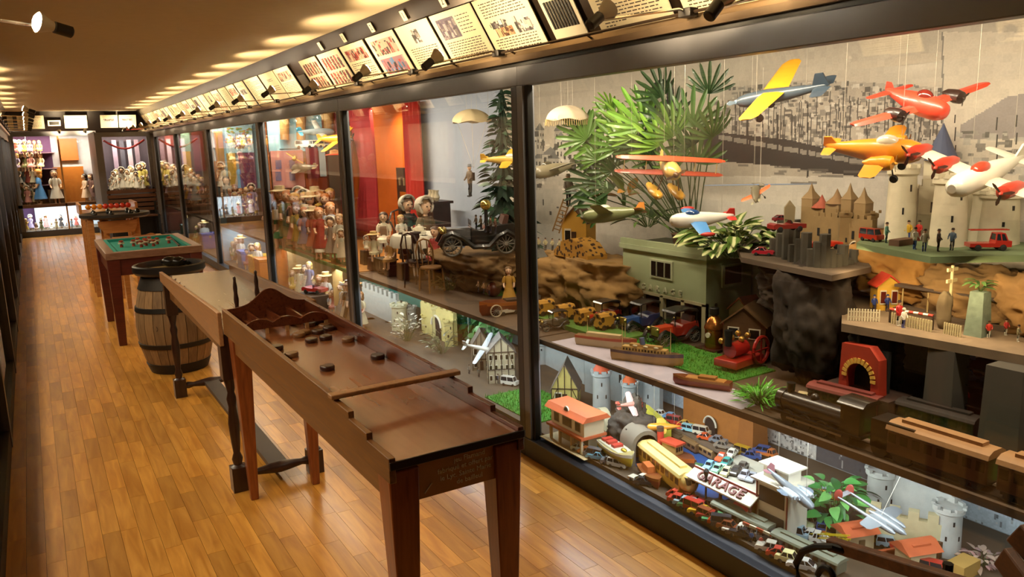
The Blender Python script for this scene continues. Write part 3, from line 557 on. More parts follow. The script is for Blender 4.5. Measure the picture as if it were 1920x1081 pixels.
# ================================================================== builders for the toys
def HD(a): return math.radians(a - 31)                  # heading: 0 faces the viewer, 90 faces right in the photo
_me = {}
def cm(key, fn):                                        # cached mesh
    if key not in _me: _me[key] = fn()
    return _me[key]
def ring(y, rx, rz, zc=0, n=12, xc=0): return [(xc + rx * math.cos(2 * PI * i / n), y, zc + rz * math.sin(2 * PI * i / n)) for i in range(n)]
def wing_mb(m, x0, x1, y0, c0, c1, sweep, dih, th, z0):
    # one half wing from x0 to x1, leading edge at y0, root and tip chords
    def sec(x, yl, c, t, z): return [(x, yl, z), (x, yl + c * .25, z + t), (x, yl + c * .7, z + t * .7), (x, yl + c, z), (x, yl + c * .6, z - t * .4), (x, yl + c * .2, z - t * .5)]
    xm = x0 + (x1 - x0) * .9; f = .9
    return m.loft([sec(x0, y0, c0, th, z0), sec(xm, y0 + sweep * f, c0 + (c1 - c0) * f, th * .7, z0 + dih * f), sec(x1, y0 + sweep + c1 * .2, c1 * .6, th * .3, z0 + dih)])
def prop(parent, x, y, z, r, c, blades=3, hub='222222', hubr=None):
    hr = hubr or r * .16; h = ob('propeller', MB().lathe([(hr, 0), (hr, r * .12), (hr * .6, r * .28), (0, r * .34)], 10, TR((x, y, z), rx=PI / 2)), M(hub, .4, var=0), parent)
    for k in range(blades):
        a = 2 * PI * k / blades + .5; d = Vector((math.cos(a), 0, math.sin(a))); w = Vector((-math.sin(a), .25, math.cos(a))) * r * .13; p = Vector((x, y - r * .08, z))
        P = [p + d * hr * .7 - w * .5, p + d * hr * .7 + w * .5, p + d * r * .75 + w, p + d * r + w * .3, p + d * r - w * .3, p + d * r * .75 - w]
        n = Vector((0, r * .03, 0)); ob('blade', MB().add(P + [q + n for q in P], [(0, 1, 2, 3, 4, 5), (11, 10, 9, 8, 7, 6)] + [(i, i + 6, (i + 1) % 6 + 6, (i + 1) % 6) for i in range(6)]), M(c, .4, var=0), h)
def plane(label, p, a, rx, ry, L, S, fc, wc, tc=None, r=.11, ch=.2, tip=None, eng=(), ec=None, nose=True, pc='3a2a1e', wz=0, dih=.04, sweep=.03, bip=0, wheels=True, canopy=None, fin=1, spin=None, group='hanging toy aeroplanes', strings=True, thk=1, zs=2.0):
    t = thing('toy_airplane', label, 'toy plane', p, HD(a), 1, group, rx, ry); R_ = r * L; tc = tc or fc; th = ch * L * .1 * thk
    m = MB(); m.loft([ring(y * L, max(w * R_, .0004), max(h * R_, .0004), z * R_) for y, w, h, z in ((-.5, .35, .35, 0), (-.47, .7, .7, 0), (-.38, .95, .95, 0), (-.15, 1, 1.05, .05), (.1, .8, .85, .08), (.3, .5, .55, .18), (.45, .28, .34, .28), (.5, .08, .2, .32))])
    ob('fuselage', m, M(fc, .35, coat=.3), t)
    for lv in range(2 if bip else 1):
        z = wz * R_ + (bip * L if lv else 0)
        for sg in (1, -1):
            w = ob('wing', wing_mb(MB(), sg * (R_ * .5 if not (bip and lv) else 0), sg * S / 2, -.22 * L, ch * L, ch * L * .7, sweep * L, dih * L, th, z), M(wc if not isinstance(wc, tuple) else wc[lv], .4, coat=.2), t)
            if tip: ob('wing_tip', MB().ell((sg * (S / 2), -.22 * L + sweep * L + ch * L * .45, z + dih * L), (S * .035, ch * L * .45, th * 1.2), 8, 6), M(tip, .4, var=0), w)
            if bip and not lv:
                for xx in (.45, .85): ob('strut', MB().cyl((sg * S / 2 * xx, -.15 * L, z), (sg * S / 2 * xx, -.15 * L, z + bip * L), L * .008, n=5), M('c9b27a', .5, var=0), t)
    for sg in (1, -1): ob('tailplane', wing_mb(MB(), sg * .01, sg * S * .17, .36 * L, ch * L * .62, ch * L * .42, .03 * L, 0, th * .5, .25 * R_), M(tc, .4, coat=.2), t)
    for k in range(1 if fin < 2 else 2):
        xk = 0 if fin < 2 else (k - .5) * S * .3
        ob('fin', MB().prism([(.34 * L, .3 * R_), (.42 * L, .2 * L * .8), (.5 * L, .2 * L * .78), (.52 * L, .3 * R_)], xk - L * .008, xk + L * .008, 'x'), M(tc, .4, coat=.2), t)
    if canopy: ob('canopy', MB().ell((0, -.16 * L, R_ * .85), (R_ * .55, L * .12, R_ * .6), 12, 8), M(canopy, .12, var=0, coat=.6), t)
    for x in eng:
        e = ob('engine', MB().lathe([(R_ * .2, 0), (R_ * .55, .02 * L), (R_ * .62, .1 * L), (R_ * .45, .24 * L), (R_ * .1, .32 * L)], 12, TR((x * S / 2, -.3 * L + sweep * L * abs(x), wz * R_ + th * .3 + dih * L * abs(x)), rx=-PI / 2)), M(ec or fc, .35, coat=.3), t)
        prop(t, x * S / 2, -.3 * L + sweep * L * abs(x), wz * R_ + th * .3 + dih * L * abs(x), ch * L * .42, pc, 3, ec or '222222')
    if nose: prop(t, 0, -.5 * L, 0, L * .17, pc, 2, spin or pc, R_ * .35)
    if wheels:
        for sg in (1, -1):
            ob('landing_leg', MB().cyl((sg * R_ * .6, -.2 * L, -R_ * .4), (sg * S * .12, -.24 * L, -R_ * 2.0), L * .008, n=5), M('2a2622', .5, var=0), t)
            ob('wheel', MB().lathe([(0, -.02 * L), (.04 * L, -.018 * L), (.045 * L, 0), (.04 * L, .018 * L), (0, .02 * L)], 12, TR((sg * S * .12, -.24 * L, -R_ * 2.0), ry=PI / 2)), M('1a1816', .6, var=0), t)
    if strings:
        iv = (Euler((rx, ry, HD(a))).to_matrix()).inverted(); hgt = zs - p[2]
        for q in ((0, -.3 * L), (0, .3 * L)):
            st = ob('hanging_thread', MB().tube([(q[0], q[1], R_), Vector((q[0], q[1], R_)) + iv @ Vector((0, 0, hgt))], .0006, 4), M('9a9282', .6, var=0), t)
    return t, R_
def hexdark(c, k): return ''.join('%02x' % max(0, min(255, int(int(c[i:i + 2], 16) * k))) for i in (0, 2, 4))
DKG = M('1a2026', .12, var=0, coat=.5); TYRE = M('191715', .6, var=0); HUB = M('b8b4a8', .3, .8, var=0)
def car(label, p, rz, L, c, kind='sedan', group='parked toy cars', roof=None):
    t = thing('toy_car', label, 'toy car', p, rz, L, group)
    W = .2
    B = {'sedan': ([(-.5, .1), (.5, .1), (.5, .24), (.46, .28), (-.44, .27), (-.5, .22)], [(-.2, .27), (.3, .28), (.22, .42), (-.1, .42)]),
         'coupe': ([(-.5, .1), (.5, .1), (.5, .22), (.44, .27), (-.42, .25), (-.5, .19)], [(-.12, .255), (.42, .27), (.22, .39), (.0, .39)]),
         'wagon': ([(-.5, .1), (.5, .1), (.5, .28), (-.46, .28), (-.5, .22)], [(-.2, .28), (.49, .28), (.46, .44), (-.1, .44)]),
         'van': ([(-.5, .1), (.5, .1), (.5, .3), (-.48, .3), (-.5, .22)], [(-.36, .3), (.5, .3), (.49, .52), (-.28, .52)]),
         'bus': ([(-.5, .08), (.5, .08), (.5, .25), (-.5, .25)], [(-.5, .25), (.5, .25), (.48, .44), (-.46, .44)]),
         'truck': ([(-.5, .1), (.5, .1), (.5, .2), (-.1, .2), (-.12, .28), (-.5, .26)], [(-.4, .27), (-.12, .28), (-.14, .44), (-.34, .44)]),
         'open': ([(-.5, .1), (.5, .1), (.5, .22), (.4, .26), (.2, .22), (-.05, .22), (-.1, .26), (-.5, .22)], [(-.1, .25), (-.06, .25), (-.02, .34), (-.05, .34)])}[kind]
    bb = MB().prism(B[0], -W, W, 'x'); kx = .88
    ob('body', cm(('cb', kind, c), lambda: bb.mesh('body', M(c, .3, var=.05, coat=.5))), None, t)
    def gl():
        P = B[1]; n = len(P); m = MB(); zt = max(q[1] for q in P)
        f = lambda q, s: (s * W * (.92 if q[1] < zt - .01 else .74), q[0], q[1])
        return m.add([f(q, -1) for q in P] + [f(q, 1) for q in P], [tuple(range(n)), tuple(range(2 * n - 1, n - 1, -1))] + [(i, i + n, (i + 1) % n + n, (i + 1) % n) for i in range(n)]).mesh('window_band', DKG)
    ob('window_band', cm(('cg', kind), gl), None, t)
    zt = max(q[1] for q in B[1]); ty = [q[0] for q in B[1] if q[1] > zt - .01]
    if kind != 'open':
        def rf():
            m = MB().box(-W * .76, W * .76, min(ty) - .01, max(ty) + .01, zt - .004, zt + .02)
            for yy, y2 in ((B[1][0][0], min(ty)), (B[1][1][0], max(ty)), ((B[1][0][0] + B[1][1][0]) / 2, (min(ty) + max(ty)) / 2)):
                for s in (-1, 1): m.cyl((s * W * .93, yy, B[1][0][1]), (s * W * .76, y2, zt), .018, n=4)
            return m.mesh('roof', M(roof or c, .3, var=.05, coat=.5))
        ob('roof', cm(('cr', kind, roof or c), rf), None, t)
    wl = cm('wheel', lambda: MB().lathe([(0, -.035), (.075, -.035), (.085, -.02), (.085, .02), (.075, .035), (.045, .036), (.04, .04), (0, .04)], 12).mesh('wheel', TYRE))
    for sx in (-1, 1):
        for sy in (-.3, .3):
            o = ob('wheel', wl, None, t); o.location = (sx * W * .92, sy, .085); o.rotation_euler = (0, sx * PI / 2, 0)
    return t
def wheel_spoked(parent, x, y, z, r, c='5a544a'):
    w = ob('wheel', MB().tube([(x, y + r * math.cos(a), z + r * math.sin(a)) for a in np.linspace(0, 2 * PI, 20, endpoint=False)], r * .13, 6, close=True), M(c, .5, var=0), parent)
    m = MB()
    for k in range(6): a = PI * k / 6; m.cyl((x, y - r * math.cos(a), z - r * math.sin(a)), (x, y + r * math.cos(a), z + r * math.sin(a)), r * .04, n=4)
    m.cyl((x - r * .2, y, z), (x + r * .2, y, z), r * .18, n=8); ob('spokes', m, M('8a8478', .4, .5, var=0), w)
def vintage(label, p, rz, L, c, roofc='1d1b1c', group='large tin vintage cars', hood=None, top=True):
    t = thing('vintage_toy_car', label, 'toy car', p, rz, L, group)
    ob('bonnet', MB().taper(-.13, .13, -.42, -.08, .2, .36, (.8, 1)), M(hood or c, .3, coat=.5), t, bevel=.012); ob('body', MB().prism([(-.1, .16), (.46, .16), (.5, .25), (.46, .4), (.1, .38), (.06, .33), (-.06, .34), (-.1, .38)], -.17, .17, 'x'), M(c, .3, coat=.5), t, bevel=.012)
    ob('chassis', MB().box(-.15, .15, -.45, .48, .13, .17), M('1c1814', .5), t)
    if top: ob('roof', MB().prism([(-.14, .6), (-.1, .64), (.2, .665), (.42, .64), (.47, .58), (.44, .58), (.2, .63), (-.1, .61)], -.19, .19, 'x'), M(roofc, .35, coat=.3), t, bevel=.008)
    for sx in (-.17, .17):
        for y in (-.1, .42) if top else (): ob('roof_post', MB().cyl((sx, y, .36), (sx, y + .0, .62), .012, n=5), M('1c1814', .5), t)
    ob('windscreen', MB().box(-.16, .16, -.1, -.095, .38, .58 if top else .46), GLASS, t); ob('seat', MB().prism([(.1, .3), (.36, .3), (.4, .5), (.34, .5), (.3, .38), (.1, .36)], -.15, .15, 'x'), M('4a2416', .5), t)
    ob('radiator', MB().box(-.11, .11, -.44, -.415, .19, .37), M('b09a5a', .3, .8), t, bevel=.01)
    for sx in (-1, 1):
        ob('fender', MB().tube([(sx * .22, -.52, .16), (sx * .22, -.46, .27), (sx * .22, -.36, .31), (sx * .22, -.22, .24), (sx * .22, -.08, .12), (sx * .22, .12, .12), (sx * .22, .24, .24), (sx * .22, .36, .3), (sx * .22, .48, .22)], .035, 6), M('1c1814' if c != '1c1814' else '2a2622', .35, coat=.4), t)
        ob('headlamp', MB().ell((sx * .13, -.47, .33), (.035, .04, .035), 10, 7), M('c9b46a', .25, .8), t)
        for y in (-.36, .34): wheel_spoked(t, sx * .22, y, .14, .12)
    return t
SKIN = M('e2b998', .45, var=.05)
def figure(label, p, rz, h, coat, legs='2a2a3a', hat=None, group='tiny painted figures', arms=True):
    t = thing('toy_figure', label, 'toy figure', p, rz, h, group)
    def bd():
        m = MB(); m.loft([ring_xy(z, a, b) for z, a, b in ((.42, .1, .07), (.5, .11, .08), (.65, .12, .085), (.78, .13, .08), (.83, .07, .06))])
        for s in (-1, 1): m.tube([(s * .12, 0, .78), (s * .17, -.03, .62), (s * .14, -.13, .52)], [.04, .035, .025], 6)
        return m.mesh('coat', M(coat, .5))
    ob('coat', cm(('fc', coat), bd), None, t)
    ob('legs', cm(('fl', legs), lambda: MB().tube([(-.05, 0, .45), (-.055, 0, .22), (-.05, 0, .02), (-.05, -.08, .01)], [.055, .045, .035, .03], 6).tube([(.05, 0, .45), (.055, 0, .22), (.05, 0, .02), (.05, -.08, .01)], [.055, .045, .035, .03], 6).mesh('legs', M(legs, .6))), None, t)
    ob('head', cm('fh', lambda: MB().lathe([(.03, .8), (.035, .84), (.06, .88), (.068, .92), (.055, .97), (0, 1.0)], 10).mesh('head', SKIN)), None, t)
    ob('hat', cm(('ft', hat or '3a2414'), lambda: MB().lathe([(.1, .955), (.1, .965), (.066, .97), (.06, 1.03), (0, 1.04)], 10).mesh('hat', M(hat or '3a2414', .6))), None, t)
    return t
def ring_xy(z, a, b, n=10, xc=0, yc=0): return [(xc + a * math.cos(2 * PI * i / n), yc + b * math.sin(2 * PI * i / n), z) for i in range(n)]
def bonnet(z0):
    m = MB().ell((0, .03, .91 + z0), (.122, .12, .125), 16, 12)
    m.f = [f for f in m.f if sum(m.v[i][1] for i in f) / len(f) > -.03 or sum(m.v[i][2] for i in f) / len(f) > 1.0 + z0]
    return m.tube([(.128 * math.cos(a), -.035, .91 + z0 + .125 * math.sin(a)) for a in np.linspace(-.9, PI + .9, 18)], .018, 6)
def doll(label, p, rz, h, dress='e9e2d2', hair='4a2c16', pose='stand', hat=None, legs=None, group='antique dolls', apron=None, ry=0):
    t = thing('doll', label, 'doll', p, rz, h, group, 0, ry); sit = pose == 'sit'; z0 = -.26 if sit else 0
    def body():
        m = MB()
        m.loft([ring_xy(z + z0, a, b) for z, a, b in ((.4, .075, .06), (.46, .085, .065), (.55, .07, .055), (.66, .085, .06), (.73, .09, .055), (.76, .045, .04), (.79, .032, .032), (.805, .05, .055), (.83, .075, .078), (.87, .088, .092), (.92, .085, .09), (.965, .06, .065), (.985, .02, .02))])
        for s in (-1, 1):
            if sit: m.tube([(s * .045, 0, .43 + z0), (s * .055, -.12, .45 + z0), (s * .06, -.2, .4 + z0), (s * .06, -.21, .2 + z0), (s * .06, -.26, .18 + z0)], [.05, .045, .038, .03, .026], 8)
            else: m.tube([(s * .045, 0, .44), (s * .05, 0, .24), (s * .05, 0, .03), (s * .05, -.06, .015)], [.05, .04, .028, .026], 8)
            m.tube([(s * .085, 0, .725 + z0), (s * .13, -.01, .6 + z0), (s * .13, -.07, .49 + z0), (s * .115, -.12, .47 + z0)], [.035, .03, .024, .02], 8)
        m.ell((0, -.092, .87 + z0), (.012, .016, .016), 6, 5); return m.mesh('body', SKIN)
    ob('body', cm(('db', sit), body), None, t)
    def dr():
        m = MB()
        if sit: m.loft([ring_xy(z + z0, a, b, 14, 0, y) for z, a, b, y in ((.36, .15, .2, -.08), (.43, .15, .19, -.07), (.5, .1, .1, -.01), (.58, .085, .068, 0), (.68, .095, .07, 0), (.745, .075, .055, 0), (.765, .04, .04, 0))])
        else: m.loft([ring_xy(z, a, b, 16) for z, a, b in ((.16, .19, .17), (.18, .185, .165), (.32, .145, .13), (.48, .1, .085), (.56, .082, .066), (.68, .098, .07), (.745, .075, .055), (.765, .04, .04))])
        for s in (-1, 1): m.tube([(s * .08, 0, .735 + z0), (s * .115, -.005, .67 + z0), (s * .135, -.01, .58 + z0)], [.045, .052, .04], 8)
        return m.mesh('dress', M(dress, .7, var=.1, scale=40))
    ob('dress', cm(('dd', sit, dress), dr), None, t)
    def hr():
        m = MB(); m.ell((0, .016, .905 + z0), (.104, .1, .1), 14, 10); m.ell((0, .05, .82 + z0), (.095, .062, .1), 10, 7)
        m.f = [f for f in m.f if not (sum(m.v[i][1] for i in f) / len(f) < -.035 and sum(m.v[i][2] for i in f) / len(f) < .935 + z0)]
        return m.mesh('hair', M(hair, .55, var=.25, scale=50))
    ob('hair', cm(('dh', sit, hair), hr), None, t)
    ob('eyes', cm(('de', sit), lambda: MB().ell((-.033, -.083, .895 + z0), (.012, .008, .011), 7, 5).ell((.033, -.083, .895 + z0), (.012, .008, .011), 7, 5).mesh('eyes', M('1c140e', .2, var=0))), None, t)
    ob('lips', cm(('dl', sit), lambda: MB().ell((0, -.086, .842 + z0), (.017, .008, .006), 7, 5).mesh('lips', M('b0402e', .4, var=0))), None, t)
    if legs: ob('stockings', cm(('ds', sit, legs), lambda: MB().tube([(.06, -.2, .4 + z0), (.06, -.21, .19 + z0), (.06, -.27, .18 + z0)] if sit else [(.05, 0, .25), (.05, 0, .03), (.05, -.065, .016)], .042, 7).tube([(-.06, -.2, .4 + z0), (-.06, -.21, .19 + z0), (-.06, -.27, .18 + z0)] if sit else [(-.05, 0, .25), (-.05, 0, .03), (-.05, -.065, .016)], .042, 7).mesh('stockings', M(legs, .6))), None, t)
    if hat:
        kind, c = hat
        prof = {'brim': [(.0, .95), (.19, .93), (.2, .94), (.1, .965), (.092, 1.03), (.0, 1.04)], 'cap': [(.108, .93), (.112, .95), (.09, 1.02), (0, 1.03)], 'beret': [(.08, .95), (.14, .97), (.13, 1.0), (0, 1.02)]}.get(kind)
        ob('hat', cm(('dt', sit, kind, c), lambda: (MB().lathe(prof, 16, TR((0, .02, z0))) if prof else bonnet(z0)).mesh('hat', M(c, .7))), None, t)
    if apron: ob('apron', cm(('da', sit, apron), lambda: MB().prism([(-.06, .58), (.06, .58), (.1, .24), (-.1, .24)], -.175, -.07).mesh('apron', M(apron, .7)) if not sit else MB().box(-.07, .07, -.1, -.072, .44 + z0, .7 + z0).mesh('apron', M(apron, .7))), None, t)
    return t
def tower(parent, x, y, z0, r0, r1, h, c, roof=None, n=20, merl=8, slits=3, face=-2.2, ph=.14):
    m = ob('tower_shaft', MB().lathe([(r0, z0), (r1, z0 + h * .86), (r1 * 1.02, z0 + h * .87)], n, TR((x, y, 0))), M(c, .8, bump=.3, scale=30), parent)
    ob('parapet', MB().lathe([(r1, z0 + h * .85), (r1 * 1.18, z0 + h * .88), (r1 * 1.18, z0 + h * .95), (r1, z0 + h * .95)], n, TR((x, y, 0))), M(c, .8, bump=.3, scale=30), parent)
    for k in range(merl):
        a = 2 * PI * (k + .5) / merl; d = r1 * 1.1; w = r1 * .27
        ob('merlon', MB().box(-w * .5, w * .5, -w, w, z0 + h * .95, z0 + h * (.95 + ph * .4), TR((x + d * math.cos(a), y + d * math.sin(a), 0), rz=a)), M(c, .8, bump=.3, scale=30), parent)
    for k in range(slits):
        a = face + (k - (slits - 1) / 2) * .5; rr = r1 + (r0 - r1) * .4
        zz_ = z0 + h * (.35 + .3 * (k % 2)); rr = r0 + (r1 - r0) * ((zz_ - z0) / (h * .86)); ob('slit_window', MB().box(-.3 * r1, .012 * r1, -.07 * r1, .07 * r1, zz_, zz_ + h * .09, TR((x + rr * math.cos(a), y + rr * math.sin(a), 0), rz=a)), M('15110c', .9, var=0), parent)
    if roof: ob('cone_roof', MB().lathe([(r1 * 1.05, z0 + h * .96), (r1 * 1.08, z0 + h * .97), (0, z0 + h * 1.32)], n, TR((x, y, 0))), M(roof, .6), parent)
def cwall(parent, x0, y0, x1, y1, z0, h, c, th=.02, merl=6, gate=False, wins=0):
    d = Vector((x1 - x0, y1 - y0, 0)); L_ = d.length; a = math.atan2(d.y, d.x); T = TR((x0, y0, 0), rz=a); mt = M(c, .8, bump=.3, scale=30)
    ob('castle_wall', MB().box(0, L_, -th / 2, th / 2, z0, z0 + h, T), mt, parent)
    for k in range(merl): u = L_ * (k + .5) / merl; ob('merlon', MB().box(u - L_ / merl * .28, u + L_ / merl * .28, -th / 2, th / 2, z0 + h, z0 + h + L_ / merl * .5, T), mt, parent)
    if gate:
        w = min(h * .28, L_ * .2) if gate is True else h * gate; gh = h * .4 if gate is True else h * .16; P = [(-w, 0), (w, 0)] + [(w * math.cos(t_), gh + w * math.sin(t_)) for t_ in np.linspace(0, PI, 9)]
        ob('gateway', MB().prism([(L_ / 2 + q[0], z0 + q[1]) for q in P], -th * .7, th * .7, 'y', T), M('1a120c', .9, var=0), parent)
        P2 = [(L_ / 2 + (w * 1.18) * math.cos(t_), z0 + gh + w * 1.18 * math.sin(t_)) for t_ in np.linspace(0, PI, 13)]
        ob('arch_trim', MB().tube([T @ Vector((q[0], -th * .7, q[1])) for q in P2], w * .12, 5), M('e0d8c0', .7), parent)
    for k in range(wins):
        u = L_ * (k + .5) / wins; ob('slit_window', MB().box(u - h * .03, u + h * .03, -th * .6, th * .6, z0 + h * .5, z0 + h * .7, T), M('15110c', .9, var=0), parent)
def leafmesh(key, c, w=.35, fold=.12, curl=.35, var=.18, edge=None):
    def f():
        m = MB(); n = 6; rows = []
        for i in range(n + 1):
            u = i / n; ww = w * .5 * math.sin(PI * min(.03 + u * .97, 1)) ** .75 * (1 - .25 * u); y = u; z = -curl * u * u
            rows.append([(-ww, y, z + fold * ww), (0, y, z), (ww, y, z + fold * ww)])
        vs = [q for r_ in rows for q in r_]; fs = []
        for i in range(n):
            for j in range(2): a = i * 3 + j; fs.append((a, a + 1, a + 4, a + 3))
        m.add(vs, fs); me = m.mesh('leaf', M(c, .4, var=var, scale=3, coat=.2)); return me
    return cm(('leaf', key), f)
def variegated(c1, c2):
    m = bpy.data.materials.new('variegated_leaf'); m.use_nodes = True; nt = m.node_tree; b = nt.nodes['Principled BSDF']; b.inputs['Roughness'].default_value = .4
    tc = nt.nodes.new('ShaderNodeTexCoord'); sp = nt.nodes.new('ShaderNodeSeparateXYZ'); ab = nt.nodes.new('ShaderNodeMath'); ab.operation = 'ABSOLUTE'; n = nt.nodes.new('ShaderNodeTexNoise'); n.inputs['Scale'].default_value = 9
    ad = nt.nodes.new('ShaderNodeMath'); ad.operation = 'MULTIPLY_ADD'; ad.inputs[1].default_value = .14; mr = nt.nodes.new('ShaderNodeMapRange'); mr.inputs[1].default_value = .13; mr.inputs[2].default_value = .2
    mx = nt.nodes.new('ShaderNodeMix'); mx.data_type = 'RGBA'; mx.inputs[6].default_value = lin(c1); mx.inputs[7].default_value = lin(c2)
    nt.links.new(tc.outputs['Object'], sp.inputs[0]); nt.links.new(sp.outputs[0], ab.inputs[0]); nt.links.new(tc.outputs['Object'], n.inputs['Vector']); nt.links.new(n.outputs['Fac'], ad.inputs[0]); nt.links.new(ab.outputs[0], ad.inputs[2])
    nt.links.new(ad.outputs[0], mr.inputs[0]); nt.links.new(mr.outputs[0], mx.inputs[0]); nt.links.new(mx.outputs[2], b.inputs['Base Color']); return m
def leopard():
    m = bpy.data.materials.new('leopard_print'); m.use_nodes = True; nt = m.node_tree; b = nt.nodes['Principled BSDF']; b.inputs['Roughness'].default_value = .6
    tc = nt.nodes.new('ShaderNodeTexCoord'); v = nt.nodes.new('ShaderNodeTexVoronoi'); v.inputs['Scale'].default_value = 34; mr = nt.nodes.new('ShaderNodeMapRange'); mr.inputs[1].default_value = .34; mr.inputs[2].default_value = .4
    mx = nt.nodes.new('ShaderNodeMix'); mx.data_type = 'RGBA'; mx.inputs[6].default_value = lin('3a2210'); mx.inputs[7].default_value = lin('c08c34')
    nt.links.new(tc.outputs['Object'], v.inputs['Vector']); nt.links.new(v.outputs['Distance'], mr.inputs[0]); nt.links.new(mr.outputs[0], mx.inputs[0]); nt.links.new(mx.outputs[2], b.inputs['Base Color']); return m
LEO = leopard()
def orient(d, roll=0, upv=(0, 0, 1)):                    # local +Y along d, local Z upwards
    d = Vector(d).normalized(); x = d.cross(Vector(upv))
    if x.length < 1e-3: x = Vector((1, 0, 0))
    x.normalize(); z = x.cross(d); return Matrix((x, d, z)).transposed().to_4x4() @ Matrix.Rotation(roll, 4, 'Y')
def leafy(label, p, n, rad, hgt, size, meshes, name='potted_plant', rng=None, stem='4a5a2a', droop=.2, up_=.5, group=None, flat=1, stuff=False, cat='plant'):
    rng = rng or R; t = thing(name, label, cat, p, group=group)
    st = MB()
    for k in range(n):
        a = rng.random() * 2 * PI; u = rng.random() ** .6; e = rng.random()
        q = Vector((math.cos(a) * rad * u * flat, math.sin(a) * rad * u, hgt * (.25 + .75 * e) * (1 - .35 * u)))
        d = Vector((math.cos(a) * (.4 + u), math.sin(a) * (.4 + u), up_ * (rng.random() + .2) - droop * u)); s = size * (.7 + .6 * rng.random())
        o = ob('leaf', meshes[k % len(meshes)], None, t); o.matrix_local = Matrix.Translation(q) @ orient(d, (rng.random() - .5) * 1.2) @ Matrix.Diagonal((s, s, s, 1))
        if k % 2 == 0: st.tube([(q.x * .2, q.y * .2, 0), (q.x * .6, q.y * .6, q.z * .6), q], size * .025, 4)
    ob('stems', st, M(stem, .6), t, kind='stuff'); return t
def fan_mesh(key, c, n=9, w=.16, spread=2.3, droop=.25):
    def f():
        m = MB()
        for k in range(n):
            a = -spread / 2 + spread * k / (n - 1); d = Vector((math.sin(a), math.cos(a), 0)); s = Vector((math.cos(a), -math.sin(a), 0)); L_ = 1 - .22 * abs(a) / 1.2
            pts = [(0, .012), (.3, w * .4), (.7, w * .5), (.92, w * .34), (1, .01)]; vs = []
            for u, ww in pts: z = -droop * u * u; c_ = d * u * L_ + Vector((0, 0, z)); vs += [c_ - s * ww * .5 + Vector((0, 0, .02)), c_, c_ + s * ww * .5 + Vector((0, 0, .02))]
            m.add(vs, [(i * 3 + j, i * 3 + j + 1, i * 3 + j + 4, i * 3 + j + 3) for i in range(4) for j in range(2)])
        return m.mesh('frond', M(c, .4, var=.2, scale=2, coat=.15))
    return cm(('fan', key), f)
def rock(name, label, c, size, colr, seed, sub=5, amp=.25, flat_top=None, cat='rock', parent=None, bump=.45):
    bm = bmesh.new(); bmesh.ops.create_icosphere(bm, subdivisions=sub, radius=1); from mathutils import noise
    for v in bm.verts:
        d = v.co.normalized(); k = 1 + amp * (1.1 * noise.noise(d * 1.7 + Vector((seed, 0, 0))) - .8 * abs(noise.noise(d * 3.4 + Vector((0, seed, 0)))) + .35 * noise.fractal(d * 6 + Vector((0, 0, seed)), .7, 2.1, 5))
        q = d * k; m_ = max(abs(q.x), abs(q.y), abs(q.z)); q = q.lerp(q / max(m_, .01) * k, .35)
        v.co = Vector((q.x * size[0], q.y * size[1], q.z * size[2]))
        if flat_top is not None and v.co.z > flat_top: v.co.z = flat_top + (v.co.z - flat_top) * .15
    me = bpy.data.meshes.new(name); bm.to_mesh(me); bm.free()
    for p_ in me.polygons: p_.use_smooth = True
    me.materials.append(M(colr, .9, var=.35, scale=9, bump=bump)); o = ob(name, me, None, parent, loc=c)
    return tag(o, label, cat) if parent is None else o
def house(label, p, rz, w, d, h, rh, wc, rc, name='toy_house', wins=(2, 2), door=True, timber=None, group=None, over=.06, gable_front=True, chim=False, winc='1c1812'):
    # gable towards local -Y when gable_front, else ridge along X
    t = thing(name, label, 'toy house', p, rz, group=group); hw, hd = w / 2, d / 2; wm = M(wc, .75)
    if gable_front: ob('walls', MB().prism([(-hw, 0), (hw, 0), (hw, h), (0, h + rh), (-hw, h)], -hd, hd, 'y'), wm, t)
    else: ob('walls', MB().prism([(-hd, 0), (hd, 0), (hd, h), (0, h + rh), (-hd, h)], -hw, hw, 'x'), wm, t)
    o_ = over * w; th = .03 * h + .002
    for s in (-1, 1):
        e = hw if gable_front else hd; k = (e + o_) / e; P = [(0, h + rh), (s * e * k, h + rh - rh * k), (s * e * k, h + rh - rh * k + th), (0, h + rh + th * 1.4)]
        ob('roof_slope', MB().prism(P, -(hd if gable_front else hw) - o_, (hd if gable_front else hw) + o_, 'y' if gable_front else 'x'), M(rc, .7, var=.2, scale=40), t)
    nx, nz = wins
    for i in range(nx):
        for j in range(nz):
            if door and j == 0 and i == nx // 2: continue
            x = -hw + w * (i + .5) / nx; z = h * (j + .3) / nz; ww, hh = w / nx * .22, h / nz * .45
            f = ob('window', MB().box(x - ww * 1.25, x + ww * 1.25, -hd - .004, -hd, z - hh * .12, z + hh * 1.12), M('d8cfb8', .6), t); ob('pane', MB().box(x - ww, x + ww, -hd - .005, -hd - .002, z, z + hh), M(winc, .2, var=0), f)
    if door: ob('door', MB().box(-w * .09, w * .09, -hd - .005, -hd, 0, h / nz * .72), M('3a2414', .5), t)
    if timber:
        for i in range(5): x = -hw + w * i / 4; hh = h + rh * (1 - abs(x) / hw) - .002; ob('timber', MB().box(x - w * .015, x + w * .015, -hd - .006, -hd, 0, hh), M(timber, .7), t)
        for z in (h * .45, h): ob('timber', MB().box(-hw, hw, -hd - .006, -hd, z - w * .015, z + w * .015), M(timber, .7), t)
        for s in (-1, 1): ob('timber', MB().cyl((s * hw * .9, -hd - .003, h * .5), (s * hw * .55, -hd - .003, h), w * .014, n=4), M(timber, .7), t)
    if chim: ob('chimney', MB().box(hw * .3, hw * .5, -hd * .2, hd * .2, h, h + rh * 1.15), M('a08a70', .8), t)
    return t
